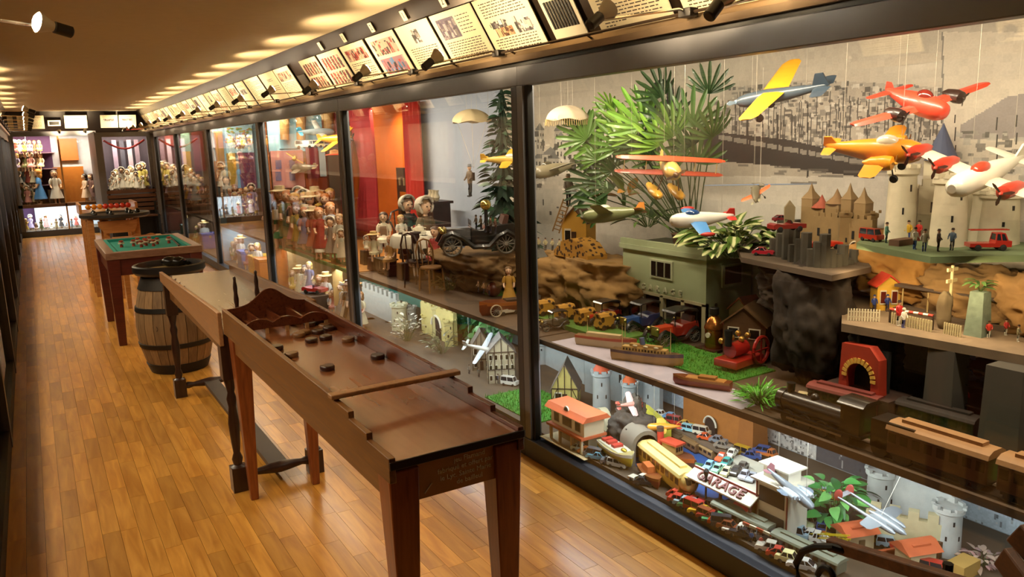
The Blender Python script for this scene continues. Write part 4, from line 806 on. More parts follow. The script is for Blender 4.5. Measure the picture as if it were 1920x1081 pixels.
def ledge(name, label, pts, z, th, mat, cat='ledge', side=None):
    P = []
    for q in pts:
        v = AZ(q[0], q[1], z) if q[0] > 10 else Vector((q[0], q[1], z)); P.append((min(v.x, XB - .005), v.y))
    o = tag(ob(name, MB().prism(P, z - th, z, 'z'), mat), label, cat); return o, z
def hull(parent, L, W, H, c, c2=None, n=9, bow=.35, name='hull'):
    secs = []
    for i in range(n):
        u = i / (n - 1); y = -L / 2 + L * u; k = math.sin(min(u / bow, 1) * PI / 2) ** .7 if u < bow else (1 - .25 * ((u - bow) / (1 - bow)) ** 2); k = max(k, .03); sh = H * (.22 * (1 - u) ** 2 + .06 * u ** 2)
        secs.append([(-W / 2 * k, y, H + sh), (-W / 2 * k * .85, y, H * .4), (-W / 2 * k * .35, y + (.04 * L if u == 0 else 0), 0), (W / 2 * k * .35, y + (.04 * L if u == 0 else 0), 0), (W / 2 * k * .85, y, H * .4), (W / 2 * k, y, H + sh)])
    o = ob(name, MB().loft(secs), M(c, .45, coat=.2), parent)
    if c2: ob('hull_band', MB().loft([[(q[0] * 1.03, q[1], q[2]) for q in (s[0], (s[0][0] * .5 + s[1][0] * .5, s[0][1], s[0][2] * .6 + s[1][2] * .4), (s[5][0] * .5 + s[4][0] * .5, s[5][1], s[5][2] * .6 + s[4][2] * .4), s[5])] for s in secs]), M(c2, .45), o)
    return o
def coach(label, p, rz, L, W, H, c, roofc, wins=8, winc='2a2018', group='toy railway coaches', cat='toy train', band_=None, name='toy_coach'):
    t = thing(name, label, cat, p, rz, group=group)
    ob('body', MB().box(-W / 2, W / 2, -L / 2, L / 2, H * .2, H * .78), M(c, .4, coat=.3), t, bevel=.004)
    ob('roof', MB().prism([(-W * .56, H * .78), (W * .56, H * .78), (W * .5, H * .88), (W * .25, H * .96), (-W * .25, H * .96), (-W * .5, H * .88)], -L * .51, L * .51, 'y'), M(roofc, .5), t); ob('roof_ridge', MB().box(-W * .2, W * .2, -L * .4, L * .4, H * .95, H * 1.04), M(roofc, .5), t)
    for s in (-1, 1):
        for k in range(wins): y = -L / 2 + L * (k + .5) / wins; ob('window', MB().box(s * W * .5 - .001, s * W * .5 + .001, y - L / wins * .32, y + L / wins * .32, H * .48, H * .7), M(winc, .2, var=0), t)
    ob('underframe', MB().box(-W * .4, W * .4, -L * .47, L * .47, H * .12, H * .2), BLACKM, t)
    for s in (-1, 1):
        for y in (-.4, -.28, .28, .4): o = ob('wheel', cm('tw', lambda: MB().lathe([(0, -.2), (1, -.2), (1, .2), (0, .2)], 12).mesh('wheel', TYRE)), None, t); o.scale = (H * .11,) * 3; o.location = (s * W * .36, y * L, H * .11); o.rotation_euler = (0, PI / 2, 0)
    return t
# ================================================================== case one, upper level: murals, ledges, planes
class Mural:
    def __init__(s, x, yl, yr, zt, zb, cell, base): s.x, s.yl, s.zt, s.cell = x, yl, zt, cell; s.nx, s.ny = int((yl - yr) / cell), int((zt - zb) / cell); s.a = np.ones((s.ny, s.nx, 3)) * np.array(base)
    def c(s, px, py): p = AX(px, py, s.x); return ((s.yl - p.y) / s.cell, (s.zt - p.z) / s.cell)
    def poly(s, P, colr, k=1):
        Q = [s.c(*p) for p in P]; xs = [q[0] for q in Q]; ys_ = [q[1] for q in Q]; x0, x1, y0, y1 = max(0, int(min(xs))), min(s.nx, int(max(xs)) + 1), max(0, int(min(ys_))), min(s.ny, int(max(ys_)) + 1)
        if x1 <= x0 or y1 <= y0: return
        X_, Y_ = np.meshgrid(np.arange(x0, x1) + .5, np.arange(y0, y1) + .5); ins = np.zeros(X_.shape, bool); n = len(Q)
        for i in range(n):
            (ax, ay), (bx, by) = Q[i], Q[(i + 1) % n]
            if ay == by: continue
            ins ^= ((ay > Y_) != (by > Y_)) & (X_ < (bx - ax) * (Y_ - ay) / (by - ay) + ax)
        r_ = s.a[y0:y1, x0:x1]; r_[ins] = r_[ins] * (1 - k) + np.array(colr) * k
    def rect(s, x0, y0, x1, y1, g, k=1): s.poly([(x0, y0), (x1, y0), (x1, y1), (x0, y1)], (g, g * .97, g * .92) if not isinstance(g, tuple) else g, k)
    def noise(s, amp, rng):
        n = np.random.RandomState(5); b = n.rand(s.ny // 6 + 2, s.nx // 6 + 2); b = np.kron(b, np.ones((6, 6)))[:s.ny, :s.nx]; s.a *= (1 + amp * (b - .5) + amp * .8 * (n.rand(s.ny, s.nx) - .5))[..., None]
    def build(s, parent, name): return print_grid(name, s.a, (s.x, s.yl, s.zt), (0, -s.nx * s.cell, 0), (0, 0, -s.ny * s.cell), parent=parent)
rg = random.Random(3)
struct('wall_back_1', MB().box(XB, XB + .02, .15, 5.15, .62, 2.0), M('bdb5a6', .8), 'back wall of the toy town case behind the harbour photograph')
mu = Mural(XB - .004, 5.15, .75, 2.0, .63, .0052, (.80, .76, .70))
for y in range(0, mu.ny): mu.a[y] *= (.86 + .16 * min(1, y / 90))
mu.rect(990, 330, 1930, 640, .80); mu.poly([(1350, 165), (1500, 150), (1640, 155), (1770, 165), (1770, 330), (1350, 330)], (.62, .59, .55), .6)
for k in range(900):                                     # the harbour town
    x = rg.uniform(1335, 1765); y = rg.uniform(150 + abs(x - 1560) * .06, 285); w, h = rg.uniform(2, 13), rg.uniform(2, 11); mu.rect(x, y, x + w, y + h, rg.choice([.3, .42, .5, .6, .74, .82, .36]), .8)
for k in range(70): x = rg.uniform(1340, 1770); y = rg.uniform(170, 230); mu.rect(x, y, x + 1.8, y + rg.uniform(40, 90), .25, .85)
mu.poly([(1320, 245), (1480, 262), (1640, 300), (1640, 335), (1450, 310), (1320, 300)], (.2, .19, .18))
for k in range(9): x = 1345 + k * 31; y = 252 + k * 5.5; mu.poly([(x, y), (x + 28, y + 4), (x + 28, y + 13), (x, y + 9)], (.55, .53, .5))
for x, y0, y1 in ((1457, 215, 312), (1513, 195, 332), (1400, 210, 290), (1345, 235, 285)): mu.rect(x, y0, x + 2.6, y1, .2)
for k in range(14): x = rg.uniform(1340, 1700); y = rg.uniform(300, 345); mu.rect(x, y, x + rg.uniform(14, 60), y + 4, .4, .7)
for k in range(26):                                      # street houses on the left
    x = rg.uniform(1000, 1170); y = rg.uniform(235, 300); w, h = rg.uniform(14, 34), rg.uniform(30, 90); g = rg.choice([.55, .66, .74, .82, .9]); mu.rect(x, y, x + w, y + h, g); mu.poly([(x - 2, y), (x + w / 2, y - 14), (x + w + 2, y)], (g * .62,) * 3)
    for i in range(3):
        for j in range(3): mu.rect(x + 3 + i * w / 3, y + 6 + j * h / 4, x + 3 + i * w / 3 + w * .16, y + 6 + j * h / 4 + h * .13, .22)
mu.poly([(1000, 340), (1170, 300), (1200, 420), (1000, 420)], (.76, .73, .68), .8)
for k in range(40): x = rg.uniform(995, 1080); y = rg.uniform(220, 400); mu.rect(x, y, x + rg.uniform(2, 9), y + rg.uniform(2, 12), rg.choice([.2, .95, .3]), .8)
mu.rect(1768, 60, 1930, 640, (.78, .74, .68)); mu.rect(1766, 60, 1769, 640, .5)
mu.poly([(1800, 235), (1850, 205), (1890, 180), (1930, 175), (1930, 260), (1800, 260)], (.58, .55, .54)); 
for k in range(60): x = rg.uniform(1775, 1925); y = rg.uniform(245, 330); mu.rect(x, y, x + rg.uniform(4, 22), y + rg.uniform(3, 14), rg.choice([.35, .48, .6, .7]), .85)
for x in (1790, 1868, 1905): mu.rect(x, 215, x + 2, 300, .22)
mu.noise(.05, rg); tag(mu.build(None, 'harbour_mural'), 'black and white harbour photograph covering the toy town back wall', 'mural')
# lower mural
struct('wall_back_2', MB().box(2.96, 2.98, .15, 5.6, .12, .595), M('8f9698', .8), 'low back wall behind the toy streets')
lm = Mural(2.956, 5.4, .9, .59, .12, .0075, (.72, .76, .78)); lm.rect(1000, 600, 1300, 900, (.62, .70, .72)); lm.rect(1260, 660, 1330, 800, (.80, .86, .90))  # blue tint of the cool tube light is put into the print colours
for k in range(70): x = rg.uniform(1010, 1290); y = rg.uniform(630, 720); lm.rect(x, y, x + rg.uniform(3, 14), y + rg.uniform(4, 26), rg.choice([.35, .5, .85, .7]), .7)
lm.rect(1410, 780, 1530, 1000, .78)
for k in range(200): x = rg.uniform(1415, 1525); y = rg.uniform(800, 860); lm.rect(x, y, x + 3, y + 4, rg.choice([.25, .5, .9]), .7)
lm.rect(1530, 830, 1670, 1060, (.30, .30, .31))
for k in range(160): x = rg.uniform(1535, 1920); y = rg.uniform(850, 1040); lm.rect(x, y, x + rg.uniform(1, 3), y + rg.uniform(4, 18), rg.choice([.2, .35, .6, .8]), .6)
lm.rect(1665, 860, 1770, 1060, .8)
for x, y in ((1688, 915), (1709, 930), (1730, 940), (1750, 950)): lm.poly([(x - 8, y + 30), (x - 8, y), (x, y - 9), (x + 8, y + 3), (x + 8, y + 36)], (.3, .3, .3))
lm.noise(.1, rg); tag(lm.build(None, 'street_mural'), 'black and white street photograph behind the lower toy town', 'mural')
# ---- ledges and rocks
LZ = 1.205
green_ledge, _ = ledge('painted_ledge', 'thin green topped ledge carrying the white towers and small figures', [(1606, 455), (1745, 481), (1930, 478), (3.04, 1.2), (3.04, 2.05)], LZ, .022, M('6f7f58', .8))
WZ = 1.10
wood_ledge, _ = ledge('wooden_ledge', 'dark wooden ledge holding the carved wooden castle', [(1390, 482), (1560, 516), (1634, 500), (3.04, 2.12), (3.04, 2.85)], WZ, .022, M('5a4a3a', .8))
DZ = .93
deck, _ = ledge('railway_deck', 'grey painted railway deck sagging across the right of the case', [(1578, 606), (1750, 636), (1930, 668), (3.04, 1.15), (3.04, 2.2)], DZ, .03, M('7a6650', .9, var=.3))
rock('rock', 'ochre plaster rock face under the green ledge', (2.93, 1.86, 1.08), (.13, .2, .14), 'a97a3c', 3.3, amp=.3)
rock('rock', 'ochre rubble slope behind the level crossing', (2.9, 1.5, 1.0), (.12, .26, .12), '8a6a40', 7.1, amp=.35)
rock('rock', 'light brown boulder right of the rubble slope', (2.86, 1.28, 1.02), (.12, .16, .13), '9a7444', 2.2, amp=.35)
rock('rock', 'brown plaster cliff with flat sandy top at the left of the toy town', (2.78, 3.66, .80), (.19, .44, .2), 'a07a44', 1.7, amp=.34, flat_top=.13)
rock('rock', 'dark brown cliff lump hanging below the sandy cliff', (2.84, 3.42, .74), (.12, .16, .1), '5a4026', 9.7, amp=.3)
rock('rock', 'tall dark stump shaped rock standing in for a dark reflection in the toy town', (2.62, 2.02, .86), (.13, .16, .24), '2c2115', 4.4, amp=.22)  # solid dark mass shaped after a dark reflection
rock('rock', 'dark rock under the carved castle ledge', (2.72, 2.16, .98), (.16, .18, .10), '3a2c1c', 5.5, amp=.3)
rock('rock', 'black rock pier under the railway deck', (2.62, 1.75, .76), (.10, .1, .14), '1d1812', 8.4, amp=.3)
for x, y, w, lb in ((2.55, 1.43, .05, 'grey pier under the railway deck'), (2.5, 1.2, .06, 'dark pier under the deck near the frame edge')): tag(ob('deck_pier', MB().taper(x - w, x + w, y - w, y + w, .62, DZ - .03, .9), M('4a443c', .9)), lb, 'pier')
# ---- hanging planes
def S(p, n): return n * MPP(p)
p = AX(1464, 178, 2.5); plane('yellow winged blue grey toy aeroplane hanging at upper right', p, -138, .1, .6, S(p, 190), S(p, 200), '4a5560', 'e3a52a', '3c4a58', r=.075, ch=.3, spin='a9c4dc', pc='a9c4dc', wz=.6, canopy=None)
p = AX(1715, 192, 2.45); t, r_ = plane('red twin engined toy aeroplane hanging below the header', p, 14, .3, -.24, S(p, 150), S(p, 300), 'd8402a', 'd8442c', 'c93a26', r=.14, ch=.24, thk=2, eng=(.45, -.42), ec='2a1a14', nose=False, pc='2a1c14', canopy='6a2018', wheels=False, wz=-.2)
p = AX(1636, 282, 2.4); plane('orange twin engined toy aeroplane with striped canopy', p, 46, .05, -.5, S(p, 175), S(p, 190), 'd98a20', 'd98a24', 'd98a20', r=.13, ch=.24, eng=(.4, -.4), ec='d9901f', nose=False, pc='8a5a18', canopy='d9d2b8', wz=-.3)
p = AX(1852, 326, 2.5); plane('large white four engined bomber with red engine noses and brown stripe', p, -55, .2, .36, S(p, 235), S(p, 370), 'e2dcc8', 'ded6bc', 'e2dcc8', r=.1, ch=.24, eng=(.34, -.34, .66, -.66), ec='b8321e', nose=False, pc='3a1a12', canopy='c2402a', wheels=False, zs=1.95)
p = AX(1252, 312, 2.42); t, r_ = plane('red winged toy seaplane biplane with yellow floats', p, 4, .22, .07, S(p, 120), S(p, 205), 'c9a25a', ('a8442c', 'd2512c'), 'b99a4a', r=.13, ch=.26, thk=2.2, bip=.22, wheels=False, wz=-.6, pc='5a3a20', dih=0)
for sg in (-1, 1):
    f = ob('float', MB().loft([ring(y, w, w * .8, -.11) for y, w in ((-.11, .006), (-.09, .022), (0, .026), (.09, .016), (.12, .004))]).__class__().loft([ring(y, w, w * .8, -.11, xc=sg * .05) for y, w in ((-.11, .006), (-.09, .022), (0, .026), (.09, .016), (.12, .004))]), M('cf9a34', .4, coat=.3), t)
    for y in (-.06, .04): ob('float_strut', MB().cyl((sg * .03, y, -.02), (sg * .05, y, -.1), .003, n=5), M('5a3a20', .5), t)
p = AX(1040, 318, 2.45); plane('dull grey toy monoplane hanging at the left of the toy town', p, -60, .1, -.15, S(p, 95), S(p, 150), '8a8068', '8f8a7c', '7a7464', r=.13, ch=.24, canopy='4a4438', wheels=False)
p = AX(1150, 402, 2.45); plane('olive green tin fighter with orange tail hanging below the palm', p, -120, .1, -.3, S(p, 120), S(p, 130), '7d8358', '8f9468', 'c9802c', r=.12, ch=.26, wheels=False, canopy='d2d2c2', pc='8a8a78')
p = AX(1316, 411, 2.35); plane('white toy jet with blue wings and red tips beside the speckled plant', p, -84, .02, .32, S(p, 122), S(p, 120), 'ddd8cc', '4a86c4', 'b8322a', r=.12, ch=.26, tip='b8322a', wheels=False, canopy='2a4a7a', nose=False, dih=-.02)
p = AX(1418, 366, 2.5); plane('small orange and grey toy aeroplane hanging nose down', p, 150, -.5, .5, S(p, 60), S(p, 60), '6a6450', 'd0602a', '8a8468', r=.16, ch=.3, wheels=True, pc='8a6a3a')
p = AX(1425, 346, 2.75); t = thing('toy_glider', 'long thin blue winged glider behind the speckled plant', 'toy plane', p, HD(0)); w_ = S(p, 105)
ob('wing', wing_mb(MB(), 0, w_, -.02, .035, .025, .005, -.004, .004, 0), M('7f93b4', .4), t); ob('wing', wing_mb(MB(), 0, -w_, -.02, .035, .025, .005, .004, .004, 0), M('7f93b4', .4), t); ob('fuselage', MB().loft([ring(y, w, w) for y, w in ((-.06, .003), (-.03, .01), (.05, .007), (.12, .002))]), M('8a8478', .4), t); ob('hanging_thread', MB().tube([(0, 0, 0), (0, 0, .5)], .0009, 4), M('cfc8b8', .6, var=0), t)
# ---- parachutes
def chute(label, p, r, c, fringe=None, figure_=None):
    t = thing('toy_parachute', label, 'parachute', p); prof = [(r * math.cos(a), r * .72 * math.sin(a)) for a in np.linspace(.12, PI / 2 - .02, 9)]
    m = MB().lathe(prof, 24); vs = [(x * (1 + .05 * math.sin(9 * math.atan2(y, x))), y * (1 + .05 * math.sin(9 * math.atan2(y, x))), z + .06 * r * math.sin(5 * math.atan2(y, x)) * (1 - z / r)) for x, y, z in m.v]; m.v = vs
    o = ob('canopy', m, M(c, .8, var=.08), t); sm = o.modifiers.new('thickness', 'SOLIDIFY'); sm.thickness = .003
    if fringe:
        fm = MB()
        for k in range(60): a = 2 * PI * k / 60; fm.cyl((r * math.cos(a), r * math.sin(a), r * .12), (r * 1.04 * math.cos(a), r * 1.04 * math.sin(a), -r * (.12 + .1 * rg.random())), r * .012, n=4)
        ob('fringe', fm, M(fringe, .8), t, kind='stuff')
    for k in range(3): ob('hanging_thread', MB().tube([(r * .3 * math.cos(k * 2.1), r * .3 * math.sin(k * 2.1), r * .68), (r * .3 * math.cos(k * 2.1), r * .3 * math.sin(k * 2.1), 1.99 - p.z)], .0008, 4), M('cfc8b8', .6, var=0), t)
    if figure_:
        for k in range(6): ob('cord', MB().tube([(r * .85 * math.cos(k * 1.05), r * .85 * math.sin(k * 1.05), r * .1), (0, 0, figure_)], .0007, 4), M('e6e0d0', .6, var=0), t)
    return t
p = AX(1064, 228, 2.55); chute('white fringed toy parachute beside the palm leaves', p, S(p, 41), 'e9d6b8', 'd2b678')
# ---- palm and house plants
LG = ['557f30', '6b9c38', '3f602c', '2f4828', '86b444']
pp = Vector((2.86, 2.98, 1.06))
t = thing('potted_palm', 'lady palm with fan leaves growing from the roof of the green garage', 'plant', pp)
st = MB()
FR = [(1115, 262, 1, 50), (1150, 225, 0, 50), (1200, 262, 2, 60), (1260, 245, 0, 60), (1300, 260, 3, 60), (1150, 310, 2, 50), (1110, 355, 3, 50), (1185, 250, 4, 44), (1100, 250, 0, 60), (1135, 285, 1, 60), (1178, 235, 4, 62), (1205, 225, 1, 70), (1165, 265, 0, 56), (1235, 262, 4, 60), (1255, 215, 3, 62), (1300, 225, 2, 66), (1330, 165, 3, 52), (1335, 245, 2, 60), (1285, 275, 2, 60), (1122, 330, 3, 62), (1135, 375, 2, 54), (1150, 345, 3, 50), (1240, 170, 3, 56), (1096, 232, 2, 42), (1310, 295, 2, 58), (1190, 285, 0, 52), (1270, 300, 0, 50), (1145, 195, 4, 34), (1215, 200, 0, 46), (1225, 290, 2, 50), (1120, 290, 0, 48)]
for k, (px, py, ci, sz) in enumerate(FR):
    q = AX(px, py + sz * .2, 2.58 + .22 * rg.random()); s = S(q, sz) * 1.2; base = Vector((2.86 + rg.uniform(-.05, .05), 2.98 + rg.uniform(-.05, .05), 1.1)); d = (q - base); d.normalize(); d = d + Vector((-.25, -.1, .25 * rg.random()))
    o = ob('frond', fan_mesh(ci, LG[ci], 9, .24, 2.6), None, t); o.matrix_local = Matrix.Translation(q - pp) @ orient(d, rg.uniform(-.6, .6), (-.5, -.6, .5)) @ Matrix.Diagonal((s, s, s, 1))
    mid = base.lerp(q, .5) + Vector((0, 0, .03)); st.tube([base - pp, mid - pp, q - pp], .003, 5)
ob('stalks', st, M('3d4a24', .6), t, kind='stuff'); ob('pot', MB().lathe([(.07, -.03), (.09, .06), (.095, .065), (.08, .065)], 18), M('6a4a34', .7), t)
VAR = variegated('dfe0a4', '5d7a34'); vm = leafmesh('var', '5d7a34', .8, .3, .4); vm.materials[0] = VAR
leafy('speckled cream and green dumb cane plant on the garage roof', Vector((2.80, 2.62, 1.045)), 110, .2, .19, .085, [vm], droop=.5, up_=.9)
cr = leafmesh('cro', '6f7a2a', .4, .15, .3); cr2 = leafmesh('cro2', 'c9882c', .4, .15, .3)
leafy('croton with yellow and rust leaves between palm and biplane', AX(1172, 385, 2.75), 14, .05, .13, .13, [cr, cr, cr2], up_=1.3)
leafy('dark green low foliage clump under the seaplane', AX(1215, 425, 2.8), 34, .14, .12, .11, [leafmesh('dk', '3f5a2c', .3), leafmesh('dk2', '55702e', .3)], up_=.7)
t = thing('wall_ornament', 'round dark wreath ornament hung on the harbour mural', 'ornament', AX(1240, 183, XB - .03)); ob('wreath', MB().tube([(0, .07 * math.cos(a), .08 * math.sin(a)) for a in np.linspace(0, 2 * PI, 24, endpoint=False)], .02, 8, close=True), M('1d1a16', .7), t)
# ---- green garage
def px_y(px, py, x): return AX(px, py, x).y
gx0, gx1 = 2.72, 3.03; gy0, gy1 = AX(1325, 478, gx0).y, AX(1168, 455, gx0).y; gz0, gz1 = .62, AX(1325, 478, gx0).z - .02
t = thing('toy_garage', 'pale green wooden toy garage building with roof garden', 'toy building', (0, 0, 0)); GM = M('aab48c', .7, var=.08)
ob('walls', MB().box(gx0, gx1, gy0, gy1, gz0 + .19, gz1), GM, t)
ob('cornice', MB().box(gx0 - .015, gx1, gy0 - .015, gy1 + .015, gz1 - .005, gz1 + .02), M('aab38e', .7), t); ob('roof_rim', MB().box(gx0 - .01, gx0 + .01, gy0 - .01, gy1 + .01, gz1 + .02, gz1 + .05), GM, t); ob('roof_rim', MB().box(gx0, gx1, gy0 - .01, gy0 + .01, gz1 + .02, gz1 + .05), GM, t)
ob('roof', MB().box(gx0, gx1, gy0, gy1, gz1, gz1 + .022), M('5a5a44', .9), t)
fw = gy1 - gy0; yc = (gy0 + gy1) / 2
w = ob('window', MB().box(gx0 - .008, gx0, yc - .085, yc + .085, gz1 - .135, gz1 - .04), M('b9bd9c', .7), t); ob('pane', MB().box(gx0 - .01, gx0 - .004, yc - .072, yc + .072, gz1 - .125, gz1 - .05), M('1c1612', .2, var=0), w)
for dy in (-.03, .03): ob('mullion', MB().box(gx0 - .012, gx0 - .006, yc + dy - .004, yc + dy + .004, gz1 - .125, gz1 - .05), M('8a8a70', .7), w)
w = ob('window', MB().box(gx0 + .1, gx0 + .24, gy0 - .01, gy0, gz1 - .15, gz1 - .04), M('b9bd9c', .7), t); ob('pane', MB().box(gx0 + .115, gx0 + .225, gy0 - .012, gy0 - .004, gz1 - .135, gz1 - .05), M('5a3a22', .3, var=.3), w)
for k in range(5):
    y = gy0 + fw * k / 4; ob('door_pillar', MB().box(gx0 - .004, gx0 + .02, y - .012 - (.012 if k == 4 else 0) + (.012 if k == 0 else 0), y + .012 - (.012 if k == 4 else 0) + (.012 if k == 0 else 0), gz0, gz0 + .19), M('b9b08c', .7), t)
ob('lintel', MB().box(gx0 - .004, gx0 + .02, gy0, gy1, gz0 + .18, gz0 + .195), M('b9b08c', .7), t); ob('doorway_back', MB().box(gx0 + .06, gx0 + .08, gy0, gy1, gz0, gz0 + .19), M('2c2418', .8), t); ob('side_wall', MB().box(gx0, gx1, gy0, gy0 + .015, gz0, gz0 + .19), GM, t)
FT = Matrix(((0, 0, -1), (-1, 0, 0), (0, 1, 0))).to_4x4()      # text facing the glass (-X)
for k, ch in enumerate('GARAGE'): text('letter', ch, .042, M('c2c3a2', .6, var=0), t, TR((gx0 - .003, yc + .14 - k * .056, gz1 - .195)) @ FT, .004, .001)
# ---- castles
def placed(px, py, z): return AZ(px, py, z)
q = Vector((0, 0, 0)); t = thing('toy_castle', 'large white plaster castle with round towers on the green ledge', 'toy castle', q); CW = 'd8cdb0'
for px, py, r, zt, k in ((1672, 450, .048, 308, 1), (1760, 462, .052, 326, 0), (1714, 440, .034, 345, 0), (1830, 455, .04, 350, 0), (1900, 450, .06, 352, 1)):
    b = placed(px, py, LZ); b.x += r; h = AX(px, zt, b.x).z - LZ
    tower(t, min(b.x, 2.96), b.y, LZ, r * 1.18, r, h, CW, slits=2)
a, b = placed(1690, 450, LZ), placed(1905, 455, LZ); cwall(t, a.x + .09, a.y, b.x + .12, b.y, LZ, .2, 'cfc4a6', .03, 8, wins=4)
b = placed(1765, 440, LZ); ob('blue_spire', MB().lathe([(.06, 0), (0, .14)], 14, TR((2.98, AX(1765, 300, 2.98).y, AX(1765, 300, 2.98).z))), M('4a5a7a', .6), t)
ob('spire_shaft', MB().box(2.95, 3.02, AX(1765, 300, 2.98).y - .05, AX(1765, 300, 2.98).y + .05, LZ, AX(1765, 300, 2.98).z), M(CW, .8), t)
t = thing('toy_castle', 'carved brown wooden castle with pointed turrets on the wooden ledge', 'toy castle'); WC = '8a7048'
base = AX(1555, 480, 2.62)
mm = MB()
for k in range(17):
    u = k / 16; a_ = AZ(1440 + 185 * u, 478 + 25 * math.sin(PI * u) , WZ); ob('bark_post', MB().cyl((a_.x + .04, a_.y, WZ), (a_.x + .04, a_.y, WZ + .07 + .03 * (k % 3) - .05 * (k > 9)), .022, n=7), M('4a4438', .9, bump=.6), t)
for k in range(7): a_ = AZ(1440 + k * 9, 470, WZ); ob('bark_post', MB().cyl((a_.x + .09 + .01 * k, a_.y, WZ), (a_.x + .09 + .01 * k, a_.y, WZ + .13), .024, n=7), M('4a4438', .9, bump=.6), t)
for px, py, w, zt, roof in ((1520, 400, .028, 352, None), (1540, 402, .03, 372, 'a04a34'), (1568, 405, .032, 362, '8a6a44'), (1592, 400, .024, 352, None), (1618, 410, .026, 360, None)):
    b = AX(px, py, 2.88); h = AX(px, zt, 2.88).z - WZ; ob('turret', MB().box(b.x - w, b.x + w, b.y - w, b.y + w, WZ, WZ + h * .85), M(WC, .8, bump=.3), t); ob('turret_roof', MB().lathe([(w * 1.5, WZ + h * .84), (w * .5, WZ + h * .95), (0, WZ + h * 1.08)], 4 if not roof else 10, TR((b.x, b.y, 0)), PI / 4), M(roof or WC, .7), t)
a, b = AX(1530, 405, 2.86), AX(1640, 415, 2.86); cwall(t, a.x, a.y, b.x, b.y, WZ, AX(1590, 408, 2.86).z - WZ, WC, .03, 9, wins=5)
b = AZ(1572, 485, WZ); tower(t, b.x + .03, b.y, WZ, .032, .03, .2, WC, None, 4, 4, 1); tower(t, b.x + .07, b.y - .09, WZ, .032, .03, .2, WC, None, 4, 4, 1); cwall(t, b.x + .03, b.y, b.x + .07, b.y - .09, WZ, .13, WC, .03, 3, True)
b = AX(1480, 420, 2.8); ob('shield_stone', MB().prism([(-.02, 0), (.02, 0), (.024, .1), (0, .13), (-.022, .1)], 0, .012, 'y', TR((b.x, b.y, WZ + .1), rz=-.6)), M('8a7a5a', .8), t)
# ================================================================== case one, upper level: vehicles, houses, ships, railway
for px, py, L, c, kd, a, lb in ((1624, 455, .09, 'a8301c', 'van', 20, 'small red van on the green ledge left of the first tower'), (1842, 472, .13, 'b0281c', 'truck', 80, 'red toy fire engine on the green ledge under the bomber')):
    p = AZ(px, py - 2, LZ); p.x += .03; car(lb, (p.x, p.y, LZ), HD(a), L, c, kd, 'toy cars on the ledges')
p = AZ(1842, 466, LZ); t = thing('toy_ladder', 'red ladder lying on the roof of the fire engine', 'toy ladder', (p.x + .03, p.y, LZ + .062), HD(80), .62)
for x in (-.015, .015): ob('side_rail', MB().box(x - .003, x + .003, -.1, .1, 0, .006), M('b03a24', .4), t)
for k in range(7): ob('rung', MB().box(-.015, .015, -.09 + k * .03, -.085 + k * .03, .001, .005), M('b03a24', .4), t)
for px, py, z, L, c, kd, a, lb in ((1422, 480, WZ, .09, 'a81e30', 'coupe', 60, 'crimson toy car at the left end of the wooden ledge'), (1536, 468, WZ + .055, .13, 'd8361e', 'open', 95, 'bright red open car on the castle rampart'), (1465, 435, WZ + .13, .14, '8e2420', 'open', 100, 'dark red racing car up on the bark posts'), (1516, 410, WZ + .12, .08, '9a2e38', 'coupe', 100, 'small red car by the carved turrets')):
    p = AZ(px, py, z); p.x = min(p.x + .03, 2.9); car(lb, (p.x, p.y, z), HD(a), L, c, kd, 'toy cars on the ledges')
FG = [(1655, 456, '4a7a6a', '2a4a44', 'teal coated figure leaning by the first white tower'), (1696, 452, 'd2a52a', '3a4a8a', 'figure in yellow shirt and blue trousers between the towers'), (1716, 452, 'c22e22', '8a1e18', 'figure dressed all in red between the towers'), (1708, 468, 'e2ded0', '3a5a9a', 'figure in white shirt and blue trousers on the ledge edge'), (1726, 472, 'b9b4a2', '4a5a8a', 'pale figure in long apron on the ledge edge'), (1752, 472, '3a2a1e', '2a1e16', 'dark brown horseman like figure before the second tower'), (1778, 470, '4a5a6a', '3a3a3a', 'grey blue squat figure right of the second tower')]
for px, py, c, lg, lb in FG:
    p = AZ(px, py, LZ); figure(lb, (p.x + .02, p.y, LZ), HD(R.uniform(-60, 60)), .075, c, lg)
p = AZ(1682, 460, LZ); tag(ob('stone_bench', MB().box(-.05, .05, -.02, .02, 0, .022), M('6a4a34', .8), loc=(p.x + .03, p.y, LZ)), 'brown block bench between the small figures', 'bench')
# level crossing on the deck
p = AZ(1640, 582, DZ); t = house('yellow crossing keeper hut with red roof on the deck', (p.x + .06, p.y, DZ), HD(-4), .085, .07, .1, .035, 'd8a83a', 'c23a22', 'toy_hut', (2, 1), False, over=.12, winc='5a1e14')
for dx, lb in ((-.022, 'left blue uniformed figure before the yellow hut'), (.03, 'right blue uniformed figure before the yellow hut')): figure(lb, (p.x + .0 + dx * .85, p.y - dx * .5 - .02, DZ), HD(0), .065, '2a3a7a', '2a2a4a', '2a3a6a')
def fence(label, pxa, pxb, z, h, c, n, name='toy_fence'):
    a, b = AZ(*pxa, z), AZ(*pxb, z); t = thing(name, label, 'fence', (a.x, a.y, z), math.atan2(b.y - a.y, b.x - a.x)); L_ = math.hypot(b.x - a.x, b.y - a.y)
    for k in range(n): u = L_ * k / (n - 1); ob('picket', MB().box(u - L_ / n * .28, u + L_ / n * .28, -.002, .002, 0, h), M(c, .7), t)
    for zz_ in (.3, .75): ob('fence_rail', MB().box(0, L_, .002, .005, h * zz_ - .002, h * zz_ + .002), M(c, .7), t)
fence('white picket fence left of the crossing', (1590, 600), (1648, 603), DZ, .045, 'd8ceb0', 12); fence('white picket fence behind the barrier', (1672, 606), (1745, 622), DZ, .04, 'c2b48a', 16); fence('pale picket fence at the right of the crossing', (1770, 625), (1800, 632), DZ, .04, 'c2b48a', 8)
